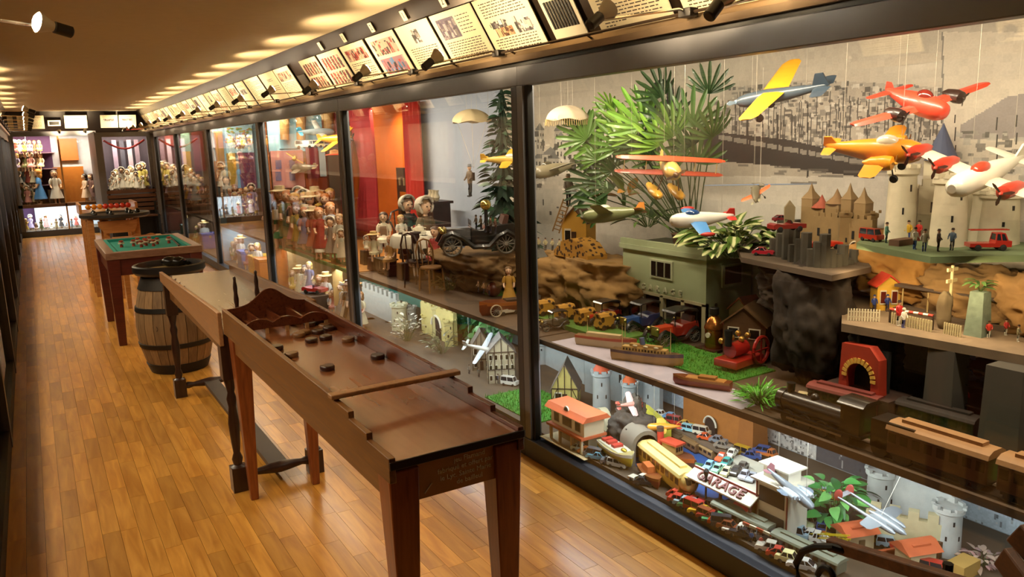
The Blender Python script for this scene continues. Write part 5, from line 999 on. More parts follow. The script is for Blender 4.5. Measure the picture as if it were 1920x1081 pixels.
a, b = AZ(1668, 604, DZ), AZ(1748, 618, DZ); t = thing('crossing_barrier', 'red and white striped level crossing barrier', 'barrier', (a.x, a.y, DZ)); d = b - a
for k in range(9): ob('stripe', MB().cyl(d * (k / 9) + Vector((0, 0, .05)), d * ((k + 1) / 9) + Vector((0, 0, .05)), .005, n=6), M('c2321e' if k % 2 == 0 else 'e6dfcc', .5, var=0), t)
for u in (0, 1): ob('barrier_post', MB().cyl(d * u, d * u + Vector((0, 0, .052)), .004, n=6), M('3a2a1c', .6), t)
p = AZ(1684, 610, DZ); figure('red coated rider standing at the barrier', (p.x, p.y, DZ), HD(20), .09, 'a81e1e', 'd8d2c2', '2a1a14'); p = AZ(1693, 614, DZ); figure('white clad figure beside the red rider', (p.x, p.y, DZ), HD(20), .07, 'd8d4c8', '4a4a7a', 'c2c2b2')
p = AZ(1832, 628, DZ); tag(ob('monument_column', MB().taper(-.03, .03, -.03, .03, 0, .15, (.75, .75)), M('7a8a78', .7, var=.35, scale=40), loc=(p.x, p.y, DZ)), 'speckled grey green tapering column on the deck', 'column')
leafy('dark green tiny bush on top of the speckled column', Vector((p.x, p.y, DZ + .15)), 26, .03, .05, .035, [leafmesh('dk', '3f5a2c', .3)], name='toy_bush')
p = AZ(1768, 615, DZ); rock('toy_tree_rock', 'small brown stone statue beside the barrier', (p.x, p.y, DZ + .06), (.025, .025, .07), '6a5a40', 6.1, 3)
for k, (px, py, c, lb) in enumerate(((1853, 632, 'c23a2a', 'red and white figure lying by the column'), (1885, 628, 'c2403a', 'red hatted figure seated on the deck'), (1908, 640, '8a8468', 'grey figure at the right end of the deck'))): p = AZ(px, py, DZ); figure(lb, (p.x, p.y, DZ), HD(-20 + 30 * k), .055, c, 'd8d4c4')
# tracks, signal, platform roof
t = thing('station_canopy', 'dark platform canopy on thin posts behind the barrier', 'toy station', (2.82, 1.5, DZ))
ob('canopy_roof', MB().box(-.05, .05, -.28, .28, .1, .11), M('4a3c34', .6), t); ob('platform', MB().box(-.05, .05, -.28, .28, 0, .02), M('5a4a3c', .8), t)
for k in range(6): ob('post', MB().cyl((-.04, -.25 + k * .1, 0), (-.04, -.25 + k * .1, .1), .003, n=5), M('b09a6a', .5), t)
p = AX(1782, 560, 2.7); t = thing('toy_signal', 'cream railway signal mast with double arms', 'toy signal', (p.x, p.y, DZ)); ob('mast', MB().cyl((0, 0, 0), (0, 0, .22), .005, n=6), M('c9b88a', .6), t)
for z in (.16, .2): ob('arm', MB().box(-.03, .03, -.003, .003, z, z + .012), M('c9b88a', .6), t)
# red arched tunnel front
b = AX(1610, 692, 2.45); t = thing('toy_tunnel', 'red tunnel front with yellow toothed arch below the deck', 'toy tunnel', (2.47, b.y, .70), -PI / 2 - .1, .8)
P = [(-.11, 0), (-.065, 0)] + [(-.065 * math.cos(u), .06 + .065 * math.sin(u)) for u in np.linspace(0, PI, 13)] + [(.065, 0), (.11, 0), (.1, .16), (.05, .21), (-.1, .2)]
ob('front', MB().prism(P, -.02, .03), M('a8321a', .6, var=.2), t)
for k in range(13): u = PI * k / 12; d = Vector((-math.cos(u), 0, math.sin(u))); ob('tooth', MB().box(-.007, .007, -.026, -.018, 0, .024, Matrix.Translation((-.066 * math.cos(u), 0, .06 + .066 * math.sin(u))) @ Matrix.Rotation(-(u - PI / 2) * -1, 4, 'Y')), M('d8a84a', .6, var=0), t)
ob('dark_opening', MB().box(-.1, .1, .04, .06, 0, .19), M('120e0a', .9, var=0), t)
tag(ob('tunnel_plinth', MB().box(2.42, 2.56, b.y - .14, b.y + .14, .62, .70), M('3a2418', .8), ), 'dark plinth under the red tunnel front', 'plinth')
# dark houses and steam engine in the middle
p = AZ(1425, 640, .62); house('dark brown wooden barn with gable beside the stump rock', (2.70, 2.42, .62), HD(-35), .19, .16, .17, .075, '5a3c1e', '6a4c2a', 'toy_house', (2, 2), True)
p = AX(1390, 570, 2.85); house('small house with pale brick roof behind the copper boiler', (2.9, 2.62, .62), HD(-60), .14, .1, .16, .06, 'b9b08c', 'a8684a', 'toy_house', (2, 1), False)
p = AZ(1338, 655, .62); t = thing('steam_engine', 'toy steam engine with upright copper boiler and black cap', 'toy engine', (p.x, p.y, .62)); CU = M('b8763a', .25, .9, .1)
ob('boiler', MB().lathe([(.042, .0), (.042, .1), (.046, .105), (.046, .112), (.03, .15), (.014, .165), (.014, .17)], 22), CU, t); ob('cap', MB().lathe([(.018, .168), (.022, .172), (.022, .2), (.018, .204)], 14), BLACKM, t); ob('base_plate', MB().box(-.06, .06, -.06, .06, -.0, .012), M('3a1812', .5), t); ob('gauge', MB().cyl((-.045, -.01, .08), (-.055, -.012, .08), .012, n=12), M('d8d0b8', .4), t); ob('side_tank', MB().taper(.03, .08, -.03, .03, 0, .12, .9), M('8a2a1e', .4), t)
p = AZ(1385, 690, .62); t = thing('red_engine', 'red toy machine with flywheel and brass fittings beside the copper boiler', 'toy engine', (p.x, p.y, .62), HD(-50), 1.15); RD = M('a3241a', .35, coat=.4)
ob('bed', MB().box(-.05, .05, -.09, .09, .02, .05), RD, t, bevel=.004); ob('cylinder', MB().cyl((0, -.06, .08), (0, .03, .08), .028, n=16), RD, t); ob('flywheel', MB().tube([(.055, .06 + .05 * math.cos(u), .07 + .05 * math.sin(u)) for u in np.linspace(0, 2 * PI, 20, endpoint=False)], .007, 6, close=True), RD, t); ob('flywheel_spokes', MB().cyl((.055, .01, .07), (.055, .11, .07), .004, n=5).cyl((.055, .06, .02), (.055, .06, .12), .004, n=5), RD, t)
for k in range(5): ob('brass_knob', MB().ell((-.03 + .02 * (k % 3), -.07 + .035 * k, .115 + .01 * (k % 2)), .012, 8, 6), M('c99a4a', .3, .7), t)
ob('chimney', MB().cyl((0, -.07, .1), (0, -.07, .16), .012, .016, 10), BLACKM, t)
# vintage cars
for px, py, L, c, hd, a, lb in ((1128, 612, .22, '8a2018', 'c8321e', -62, 'red vintage tin car with dark roof at the left of the car row'), (1200, 622, .25, '2a3a66', '3a5a96', -62, 'blue vintage tin car with black roof in the car row'), (1262, 642, .26, '9a2a1c', 'cf4a24', -62, 'orange red vintage tin car with black roof nearest in the row'), (1300, 618, .22, '3a3230', '4a423c', -62, 'dark grey vintage tin car at the right end of the row'), (1022, 620, .16, '4a4438', '5a5446', -70, 'drab vintage tin car beside the frame post')):
    p = AZ(px, py, .62); vintage(lb, (min(max(p.x, 2.3), 2.9), p.y, .62), HD(a), L, c, hood=hd)
# leopard print railway on the left, cabin and ladder on the cliff
for k in range(4):
    p = AZ(1015 + k * 36, 572 + k * 6, .62); t = thing('leopard_wagon', ['leftmost leopard spotted circus wagon on the grass', 'second leopard spotted circus wagon', 'third leopard spotted circus wagon', 'leopard spotted circus wagon nearest the green garage'][k], 'toy wagon', (2.40 + .02 * k, AX(1020 + k * 38, 560 + k * 6, 2.40 + .02 * k).y, .645), HD(-58), group='leopard spotted circus wagons')
    ob('body', MB().box(-.03, .03, -.05, .05, .015, .07), LEO, t); ob('roof', MB().prism([(-.032, .07), (.032, .07), (.02, .085), (-.02, .085)], -.052, .052), LEO, t)
    for s in (-1, 1):
        for y in (-.03, .03): ob('wheel', MB().cyl((s * .028, y, .014), (s * .034, y, .014), .014, n=10), TYRE, t)
tag(ob('plank_base', MB().box(2.34, 2.56, 2.95, 3.75, .62, .645), M('4f7a2c', .9, var=.3, scale=60)), 'grassy green base strip under the circus wagons', 'base')
p = AX(1085, 475, 2.72); t = thing('leopard_tent', 'leopard spotted tent roof on the sandy cliff', 'toy tent', (p.x, p.y, .93)); 
ob('cover', MB().prism([(-.17, 0), (.17, 0), (.17, .03), (.1, .09), (0, .115), (-.1, .09), (-.17, .03)], -.06, .08, 'x'), LEO, t)
p = AX(1012, 400, 2.7); house('yellow walled cabin at the left top of the cliff', (2.8, 3.86, .93), HD(-30), .16, .14, .2, .08, 'c99a3a', '5a3a20', 'toy_house', (2, 1), True)
t = thing('toy_ladder', 'small wooden ladder leaning on the cliff cabin', 'toy ladder', AX(1042, 435, 2.62), HD(0), ry=.35)
for x in (-.02, .02): ob('side_rail', MB().box(x - .004, x + .004, -.004, .004, 0, .2), M('9a7038', .6), t)
for k in range(8): ob('rung', MB().box(-.02, .02, -.003, .003, .015 + k * .023, .021 + k * .023), M('9a7038', .6), t)
p = AX(1066, 386, 2.62); figure('tall dark soldier figure standing on the sandy cliff', p, HD(30), S(p, 58), '3a3020', '241c14', '4a4028'); p = AX(1008, 452, 2.5)
for k in range(4): q = AX(1010 + k * 13, 467 + k, 2.55); figure(['white coated figure at the cliff edge by the post', 'second pale figure on the cliff edge', 'third pale figure on the cliff edge', 'fourth pale figure on the cliff edge'][k], q, HD(-20 * k), S(q, 22), 'c2b48a', '3a3024', group='pale figures on the cliff edge')
# ships
p = AZ(1197, 684, .62); t = thing('model_liner', 'tan model ocean liner with rows of portholes and two masts', 'model ship', (p.x + .05, p.y, .62), HD(-122 + 180)); L_ = .34
hull(t, L_, .06, .05, 'a8834a', '5a4a54'); ob('upper_deck', MB().taper(-.018, .018, -.1, .12, .05, .072, .95), M('b8965a', .6), t); ob('deck_house', MB().box(-.012, .012, -.07, .08, .072, .085), M('a8834a', .6), t)
for k in range(14):
    for s in (-1, 1): ob('porthole', MB().box(s * .0185 - .0008, s * .0185 + .0008, -.09 + k * .015 - .003, -.09 + k * .015 + .003, .056, .066), M('2a2018', .4, var=0), t)
ob('funnel', MB().cyl((0, .02, .08), (0, .026, .115), .012, n=12), M('4a5a7a', .5), t)
for y in (-.11, .12): ob('mast', MB().cyl((0, y, .05), (0, y, .17), .002, .001, 6), M('c9b07a', .6), t)
for y in (-.05, .0, .05): ob('lifeboat', MB().ell((-.018, y, .08), (.005, .012, .005), 8, 5), M('d8c9a0', .6), t)
tag(ob('ship_stand', MB().box(-.015, .015, -.08, .08, 0, .004), M('5a4a34', .7), loc=(p.x + .05, p.y, .618)), 'small wooden stand under the liner', 'stand') if False else None
p = AZ(1118, 655, .62); t = thing('model_ship', 'long cream model ship with rust red deck left of the liner', 'model ship', (p.x + .06, p.y, .62), HD(58)); hull(t, .32, .055, .05, 'b8a078', 'a8482c'); ob('deck_house', MB().box(-.015, .015, -.08, .1, .05, .07), M('c2ac82', .6), t); ob('hatch', MB().box(-.01, .01, -.12, -.09, .05, .06), M('8a6a44', .6), t)
for y in (-.1, .1): ob('mast', MB().cyl((0, y, .05), (0, y, .13), .002, .001, 6), M('c9b07a', .6), t)
p = AZ(1305, 728, .62); t = thing('model_speedboat', 'red brown model speedboat with wooden deck at the shelf edge', 'model boat', (p.x + .03, p.y, .62), HD(-122)); hull(t, .24, .06, .035, '8a3a24', 'a8743a'); ob('cockpit', MB().box(-.018, .018, -.01, .06, .035, .05), M('9a6a34', .5), t); ob('deck', MB().taper(-.024, .024, -.07, .1, .034, .04, .9), M('b07c40', .5), t)
tag(ob('shelf_runner', MB().box(2.14, 2.3, 1.95, 3.2, .62, .6205), M('b9b2c4', .6)), 'pale lilac strip along the shelf edge under the ships', 'runner')
p = AZ(1440, 738, .62)
# grass and railway on the right
GRASS = M('3f8a22', .9, var=.4, scale=70, bump=.8)
def turf(name, label, x0, x1, y0, y1, z, n, h, seed):
    rr = random.Random(seed); m = MB().box(x0, x1, y0, y1, z, z + .006)
    for k in range(n):
        x, y = rr.uniform(x0, x1), rr.uniform(y0, y1); a = rr.random() * PI; w = .0035; q = h * (.5 + rr.random()); lx, ly = rr.uniform(-.008, .008), rr.uniform(-.008, .008)
        m.add([(x - w * math.cos(a), y - w * math.sin(a), z), (x + w * math.cos(a), y + w * math.sin(a), z), (x + lx, y + ly, z + q)], [(0, 1, 2)])
    o = ob(name, m, GRASS); tag(o, label, 'grass', kind='stuff')
turf('model_grass', 'green turf strip running behind the front train', 2.26, 2.4, .5, 2.1, .62, 2600, .018, 1); turf('model_grass', 'small green turf patches among the vintage cars', 2.32, 2.62, 2.2, 3.1, .62, 2200, .014, 2)
leafy('bright green fluffy grass tuft at the shelf edge left of the train', AZ(1410, 762, .62) + Vector((.04, 0, 0)), 170, .07, .07, .05, [leafmesh('tuft', '55a82c', .12, .1, .3)], name='grass_tuft', up_=1.0)
t = thing('toy_locomotive', 'black toy steam locomotive with tender at the shelf edge', 'toy train', (2.19, 1.62, .62), HD(-122 - 30 + 31 + 0)); t.rotation_euler = (0, 0, PI); BK = M('1d1b19', .35, .3, coat=.3)
ob('boiler', MB().cyl((0, -.17, .075), (0, .08, .075), .034, n=18), BK, t); ob('smokebox', MB().cyl((0, -.19, .075), (0, -.165, .075), .037, n=18), BK, t); ob('cab', MB().box(-.042, .042, .08, .15, .04, .14), BK, t); ob('cab_roof', MB().prism([(-.05, .14), (.05, .14), (.03, .155), (-.03, .155)], .07, .165), BK, t); ob('chimney', MB().cyl((0, -.15, .1), (0, -.15, .14), .012, .016, 10), BK, t); ob('dome', MB().ell((0, -.05, .108), (.016, .016, .02), 10, 7), BK, t)
ob('running_plate', MB().box(-.045, .045, -.2, .16, .036, .044), BK, t); ob('tender', MB().box(-.042, .042, .19, .33, .03, .12), BK, t)
for s in (-1, 1):
    for y in (-.13, -.06, .01, .09, .22, .3): ob('wheel', MB().cyl((s * .034, y, .028), (s * .042, y, .028), .027, n=14), BK, t)
    ob('coupling_rod', MB().box(s * .044 - .002, s * .044 + .002, -.13, .09, .025, .032), M('8a8478', .3, .8), t)
for yc_, lb in ((1.225, 'brown toy coach with tan roof behind the black locomotive'), (.90, 'brown toy coach with tan roof cut by the frame edge'), (.56, 'brown toy coach beyond the right frame edge')): coach(lb, (2.19, yc_, .62), 0, .3, .085, .13, '4a2a1a', 'b08458', 8)
rl = thing('toy_track', 'toy railway track along the front of the shelf', 'toy track', (2.19, 1.2, .62))
for s in (-1, 1): ob('rail', MB().box(s * .03 - .002, s * .03 + .002, -.8, .75, .001, .004), M('6a6258', .4, .7), rl)
coach('dark red toy railcar in front of the red tunnel', (2.42, 1.72, .62), .12, .26, .07, .09, '4a1c18', '7a3a34', 9, cat='toy train'); coach('black goods wagon behind the turf strip', (2.5, 1.42, .62), .05, .26, .07, .09, '2a2420', '3a322c', 6); coach('dark red flat wagon under the deck', (2.52, 1.08, .62), .05, .26, .07, .07, '5a1e16', '4a1c16', 6)
p = AZ(1567, 735, .62); car('cream toy car parked on the green turf', (2.36, p.y - .03, .626), HD(60), .1, 'cdbb92', 'sedan', 'toy cars on the middle shelf')
for k, (px, py, c, lb) in enumerate(((1795, 675, '3a6aa8', 'blue toy car stacked in the dark shelf under the deck'), (1790, 700, '8a2a24', 'dark red toy car in the dark shelf under the deck'), (1812, 715, '3a4a66', 'navy toy car in the dark shelf under the deck'), (1785, 745, 'b8281e', 'bright red toy car low under the deck'))):
    p = AX(px, py, 2.62); car(lb, p, HD(70), .1, c, 'sedan', 'toy cars under the deck')
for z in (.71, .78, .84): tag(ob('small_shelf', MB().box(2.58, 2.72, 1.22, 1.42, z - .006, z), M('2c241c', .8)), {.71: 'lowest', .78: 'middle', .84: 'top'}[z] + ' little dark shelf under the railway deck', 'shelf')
# ================================================================== case one, lower level
Z0 = .12
def low(px, py, dx=0): p = AZ(px, py, Z0); return Vector((min(max(p.x + dx, 2.14), 2.93), p.y, Z0))
# station with orange roof
p = low(1058, 838, .08); t = thing('toy_station', 'cream toy station raised on posts with orange roof and clock', 'toy building', p, -PI / 2); OR = M('c8643a', .6); CR = M('d8c8a4', .7)
ob('upper_walls', MB().box(-.14, .14, -.06, .06, .09, .17), CR, t); ob('roof', MB().prism([(-.085, .17), (.085, .17), (.06, .195), (-.06, .195)], -.165, .165, 'x'), OR, t); ob('floor_slab', MB().box(-.15, .15, -.085, .07, .078, .09), OR, t); ob('lower_core', MB().box(-.12, .12, -.02, .06, 0, .078), M('b9a884', .7), t); ob('yard', MB().box(-.19, .19, -.1, .08, 0, .004), M('c2b48c', .8), t)
for x in (-.13, -.05, .05, .13): ob('post', MB().box(x - .006, x + .006, -.075, -.063, 0, .078), CR, t)
for x, w in ((-.09, .018), (0, .035), (.09, .018)): f = ob('window', MB().box(x - w - .003, x + w + .003, -.063, -.06, .105, .153), M('8a7a5c', .7), t); ob('pane', MB().box(x - w, x + w, -.065, -.061, .11, .15), M('3a342a', .2, var=0), f)
ck = ob('clock', MB().cyl((0, -.066, .19), (0, -.06, .19), .02, n=18), M('e6e0d0', .5), t); ob('clock_face', MB().cyl((0, -.068, .19), (0, -.066, .19), .014, n=16), M('2a241c', .5), ck)
# half timbered house and grey castle
p = AX(1062, 740, 2.5); house('half timbered toy house with steep grey roof', (2.5, p.y, Z0), HD(-10), .15, .17, .11, .14, 'c9b86a', '6a6258', wins=(2, 1), timber='2a2018')
t = thing('toy_castle', 'grey plastic castle with orange cone roofs behind the station', 'toy castle')
for px, X_, r, zt, roof in ((1128, 2.58, .048, 668, 'c8552e'), (1180, 2.66, .04, 694, 'd8662e'), (1018, 2.85, .06, 640, None), (1222, 2.8, .05, 690, None)):
    q = AX(px, 740, X_); h = min(AX(px, zt, X_).z, .585) - Z0; tower(t, X_, q.y, Z0, r * 1.05, r, h / (1.32 if roof else 1), 'aeb4b2', roof, slits=3)
cwall(t, 2.72, AX(1100, 740, 2.72).y, 2.8, AX(1240, 740, 2.8).y, Z0, .24, 'a3aaa8', .03, 8, wins=3); cwall(t, 2.86, AX(1018, 740, 2.86).y, 2.8, AX(1100, 740, 2.8).y, Z0, .24, 'a3aaa8', .03, 6)
IV = [leafmesh('iv1', '4f8a4a', .7, .1, .3), leafmesh('iv2', '6fae66', .7, .1, .3), leafmesh('iv3', '39693a', .7, .1, .3)]
leafy('ivy leaves hanging behind the grey castle', Vector((2.85, AX(1120, 690, 2.85).y, .32)), 70, .16, .22, .06, IV, droop=.6, up_=.3)
# bridge, rock tunnel and trains
p = low(1120, 800); t = thing('toy_bridge', 'small cream arched bridge left of the rock tunnel', 'toy bridge', (p.x + .04, p.y, Z0), -PI / 2 - .3)
ob('arch', MB().prism([(-.09, 0)] + [(-.075 * math.cos(u) * 1.2, .02 + .075 * math.sin(u)) for u in np.linspace(0, PI, 12)] + [(.09, 0), (.065, 0)] + [(.065 * math.cos(u), .055 * math.sin(u)) for u in np.linspace(.05, PI - .05, 10)] + [(-.065, 0)], -.02, .02), M('cfc4a0', .7), t)
ro = thing('rock_tunnel', 'grey plaster mountain with an arched railway tunnel', 'rock', (0, 0, 0))
rock('mountain', '', (2.37, 2.84, .2), (.11, .13, .11), '40382e', 12.3, 5, .24, parent=ro)
rock('peak', '', (2.4, 2.88, .27), (.06, .07, .1), '4a4236', 2.9, 5, .26, parent=ro)
fx, fy = 2.235, 2.60; TD = math.atan2(-.5, -.12)
T = TR((2.305, 2.70, Z0), rz=math.radians(-14)); ob('portal', MB().prism([(-.075, 0)] + [(-.075 * math.cos(u), .09 + .075 * math.sin(u)) for u in np.linspace(0, PI, 12)] + [(.075, 0), (.055, 0)] + [(.055 * math.cos(u), .09 + .055 * math.sin(u)) for u in np.linspace(0, PI, 12)] + [(-.055, 0)], -.05, .08, 'y', T), M('7a7060', .9), ro); ob('tunnel_dark', MB().box(-.055, .055, .05, .06, 0, .145, T), M('0e0b08', .9, var=0), ro)
a, b = AZ(1190, 850, Z0 + .05), AZ(1245, 912, Z0 + .03); rzc = math.atan2(b.x - a.x, -(b.y - a.y)) ; cxy = (a + b) / 2
t = coach('cream and yellow toy railcar leaving the rock tunnel', (2.25, 2.47, Z0), math.radians(-14), .38, .085, .125, 'd8a83c', 'e2c87a', 9, '6a4a1c', cat='toy train', name='toy_railcar')
ob('rounded_nose', MB().ell((0, -.19, .075), (.042, .05, .045), 14, 9), M('e0c070', .4, coat=.3), t)
for k in range(3): ob('front_window', MB().box(-.028 + .02 * k, -.012 + .02 * k, -.237, -.205, .08, .105), M('3a2c18', .2, var=0), t)
p = low(1218, 838, .06); t = coach('yellow double window tram beside the rock tunnel', (p.x + .06, p.y + .1, Z0 + .02), math.radians(-20), .3, .06, .1, 'd8cc3a', 'd8d050', 7, '2a2414', cat='toy train', name='toy_tram')
p = low(1205, 890, .12); car('white rounded toy bus beside the railcar', (2.37, 2.52, Z0), math.radians(-14), .14, 'e0dccb', 'bus', 'toy cars in the lower streets')
# boats
p = low(1125, 888, .04); t = thing('toy_boat', 'yellow and white toy motor boat with red seats behind the glass', 'toy boat', (2.2, p.y + .06, Z0 + .02), math.radians(-8)); hull(t, .26, .1, .05, 'd8c03a', 'e6e2d4'); ob('deck', MB().taper(-.04, .04, -.08, .12, .05, .058, .9), M('c2bea8', .5), t)
for y in (0, .05, .09): ob('seat', MB().box(-.025, .025, y - .014, y + .014, .058, .07), M('b83a2a', .5), t)
ob('deck_cleat', MB().ell((0, -.06, .062), (.012, .02, .008), 8, 6), M('c9a83a', .3, .7), t)
p = low(1160, 905, .02); t = thing('toy_boat', 'small red brown toy boat in front of the railcar', 'toy boat', (2.19, p.y - .06, Z0), math.radians(-20)); hull(t, .2, .07, .04, 'a8482c', 'c9803a'); ob('cabin', MB().taper(-.02, .02, -.02, .06, .04, .07, .85), M('b8642c', .5), t)
p = low(1278, 888); t = thing('toy_tugboat', 'brown and orange toy tugboat with red funnel', 'toy boat', (p.x, p.y + .05, Z0 + .02), math.radians(5)); hull(t, .24, .085, .06, '7a4a34', 'c9682c'); ob('wheelhouse', MB().box(-.026, .026, -.03, .05, .06, .11), M('a8824a', .5), t); ob('wheelhouse_roof', MB().box(-.032, .032, -.04, .06, .11, .118), M('b8442c', .5), t); ob('funnel', MB().cyl((0, .08, .06), (0, .085, .15), .016, n=12), M('b8382a', .4), t); ob('funnel_cap', MB().cyl((0, .085, .145), (0, .086, .165), .017, n=12), M('4a3a30', .4), t)
for k in range(3): ob('window', MB().box(-.02 + .015 * k, -.01 + .015 * k, -.0315, -.029, .08, .1), M('1c1812', .2, var=0), t)
tag(ob('blue_canal', MB().box(2.24, 2.62, 2.18, 3.0, Z0, Z0 + .004), M('3a64a8', .25)), 'painted blue canal strip around the tugboat', 'canal')
# planes of the lower level
p = AX(1180, 758, 2.35); plane('small pink winged tin monoplane above the rock tunnel', p, 105, 0, -.75, S(p, 50), S(p, 52), 'c98a7a', 'dcb0a8', 'b8503e', r=.1, ch=.3, zs=.6, pc='b8402e')
p = AX(1245, 800, 2.4); plane('yellow and red toy aeroplane above the canal', p, -95, 0, .35, S(p, 62), S(p, 45), 'd8902c', 'e0a84a', 'b8402a', r=.12, ch=.3, zs=.6, wheels=False)
p = AX(1480, 915, 2.22); plane('silver four engined toy airliner over the white garage', p, 38, .35, .25, S(p, 112), S(p, 112), '7d858c', '8494a4', '9a6a70', r=.085, ch=.22, eng=(.3, -.3, .58, -.58), ec='b8c2ca', nose=False, wheels=False, zs=.6, pc='8a929a')
p = AX(1650, 970, 2.3); t = thing('toy_airplane', 'silver twin boom toy fighter hanging above the orange roofed huts', 'toy plane', p, HD(42), 1, 'hanging toy aeroplanes', .3, .12); sl = S(p, 1); SV = M('8f9599', .35, .3)
for sg in (1, -1):
    ob('wing', wing_mb(MB(), sg * .01, sg * 78 * sl, -.3 * 60 * sl, 34 * sl, 20 * sl, 6 * sl, 3 * sl, 3 * sl, 0), SV, t); ob('boom', MB().loft([ring(y * sl, r * sl, r * sl, 0, 10, sg * 24 * sl) for y, r in ((-40, 2), (-32, 5), (-10, 6), (20, 3.5), (75, 2))]), SV, t); ob('fin', MB().ell((sg * 24 * sl, 76 * sl, 4 * sl), (1.2 * sl, 8 * sl, 12 * sl), 8, 8), M('8a3a30', .4), t)
ob('tailplane', MB().box(-24 * sl, 24 * sl, 70 * sl, 80 * sl, 0, 1.5 * sl), SV, t); ob('pod', MB().loft([ring(y * sl, r * sl, r * sl) for y, r in ((-52, 1), (-44, 6), (-25, 9), (0, 8), (22, 2))]), SV, t); ob('hanging_thread', MB().tube([(0, 0, 0), (0, 0, .25)], .0008, 4), M('cfc8b8', .6, var=0), t)
# brown castle wall, ramp with cars
t = thing('toy_castle', 'rust brown plaster castle wall with small gate above the car ramp', 'toy castle'); a, b = low(1292, 815), low(1408, 838); cwall(t, 2.88, AX(1292, 790, 2.88).y, 2.84, AX(1408, 815, 2.84).y, Z0, .3, 'a8682a', .08, 0, .13); 
ob('buttress', MB().taper(2.79, 2.9, AX(1410, 815, 2.84).y - .05, AX(1410, 815, 2.84).y + .05, Z0, .4, .7), M('9a5e28', .9, bump=.5), t)
ra, rb = Vector((2.66, 2.98, 0)), Vector((2.60, 2.42, 0)); d = rb - ra; t = thing('toy_viaduct', 'low brown viaduct carrying a queue of small cars', 'toy bridge', ra, math.atan2(d.y, d.x)); RZ = .19
ob('road', MB().box(0, d.length, -.05, .05, RZ - .012, RZ), M('6a5a48', .8), t)
for k in range(7): ob('pier', MB().box(k * d.length / 6.3, k * d.length / 6.3 + .02, -.045, .045, Z0, RZ - .012), M('8a7a5c', .8), t)
QC = [('d8d4c8', 'sedan', 'white'), ('6a9ac2', 'sedan', 'pale blue'), ('a8302a', 'van', 'red'), ('d8a83a', 'coupe', 'yellow'), ('8ac2cc', 'wagon', 'light turquoise'), ('d8ceb4', 'van', 'cream'), ('d8582c', 'coupe', 'orange'), ('7a8088', 'sedan', 'steel grey'), ('8a7f70', 'sedan', 'taupe')]
for k, (c, kd, nm) in enumerate(QC):
    q = ra + d * ((k + .5) / 9.2); car(nm + ' car in the queue on the brown viaduct', (q.x + (.012 if k % 2 else -.012), q.y, RZ), math.atan2(d.y, d.x) + PI / 2 + .5, .085, c, kd, 'small cars queueing on the viaduct')
for k, (px, py) in enumerate(((1300, 838), (1330, 850), (1270, 825))): q = low(px, py); coach(['long brown log wagon below the viaduct', 'tan goods wagon below the viaduct', 'dark open wagon at the left below the viaduct'][k], (q.x - .03, q.y, Z0), math.radians(-8), .17, .05, .06, ['7a5634', '9a7444', '4a3a2a'][k], ['8a6a44', 'a8885a', '5a4a34'][k], 5, group='goods wagons below the viaduct')
# white garage with car deck and tower
gz = Z0 + .115; t = thing('toy_garage', 'white toy garage with rooftop car park and stair tower', 'toy building', (0, 0, 0)); WH = M('e0d8c4', .6)
fx0 = 2.20; A, B = AX(1292, 905, fx0), AX(1412, 955, fx0); ya, yb = A.y, B.y
ob('parking_deck', MB().box(fx0 + .03, fx0 + .3, yb, ya, gz, gz + .012), M('b8b2a0', .7), t); ob('deck_wall', MB().box(fx0 + .03, fx0 + .04, yb, ya, gz + .012, gz + .03), WH, t); ob('deck_edge', MB().box(fx0 + .028, fx0 + .031, yb, ya, gz + .024, gz + .031), M('8a2a20', .5), t)
cnp = ob('canopy', MB().prism([(fx0 - .02, gz - .01), (fx0 + .04, gz + .022), (fx0 + .04, gz + .028), (fx0 - .02, gz - .004)], yb, ya), WH, t)
Tx = TR((fx0 + .006, (ya + yb) / 2, gz + .0125)) @ Matrix.Rotation(0, 4, 'Y') @ Matrix(((0, .88, -.47), (-1, 0, 0), (0, .47, .88))).to_4x4()
for k, ch in enumerate('GARAGE'): text('letter', ch, .058, M('6a2418', .5, var=0), cnp, Tx @ TR((-.105 + k * .042, 0, .0)), .005, .0012)
for y in (ya - .02, (ya + yb) / 2, yb + .02): ob('pillar', MB().box(fx0 + .0, fx0 + .01, y - .004, y + .004, Z0, gz), M('6a3a30', .6), t)
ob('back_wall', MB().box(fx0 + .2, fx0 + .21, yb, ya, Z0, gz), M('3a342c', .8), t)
ty0, ty1 = AX(1476, 975, fx0 + .03).y, AX(1416, 950, fx0 + .03).y
ob('tower_walls', MB().box(fx0 + .03, fx0 + .14, ty0, ty1 - .005, Z0, .335), WH, t); ob('tower_roof', MB().box(fx0 + .005, fx0 + .16, ty0 - .012, ty1 + .006, .335, .342), WH, t); ob('top_room', MB().box(fx0 + .05, fx0 + .12, ty0 + .018, ty1 - .018, .342, .39), WH, t); ob('top_roof', MB().box(fx0 + .035, fx0 + .14, ty0 + .005, ty1 - .005, .39, .396), WH, t)
for z in (.15, .25): f = ob('window', MB().box(fx0 + .026, fx0 + .03, ty0 + .015, ty1 - .02, z, z + .06), M('3a342e', .3, var=0), t)
for y in (ty0, ty1 - .009): ob('red_trim', MB().box(fx0 + .026, fx0 + .031, y, y + .004, Z0, .335), M('8a3a2a', .5), t)
RC = [('d85a34', 'coupe', 'orange red'), ('dcd6c4', 'sedan', 'white'), ('3f9a92', 'sedan', 'teal'), ('8ab4cc', 'sedan', 'sky blue'), ('9ad8b4', 'sedan', 'mint green'), ('d8cfa0', 'sedan', 'cream yellow'), ('4a4640', 'sedan', 'charcoal'), ('b0b0ba', 'sedan', 'lilac grey'), ('a2a6b0', 'coupe', 'silver grey'), ('6a655c', 'sedan', 'dark taupe')]
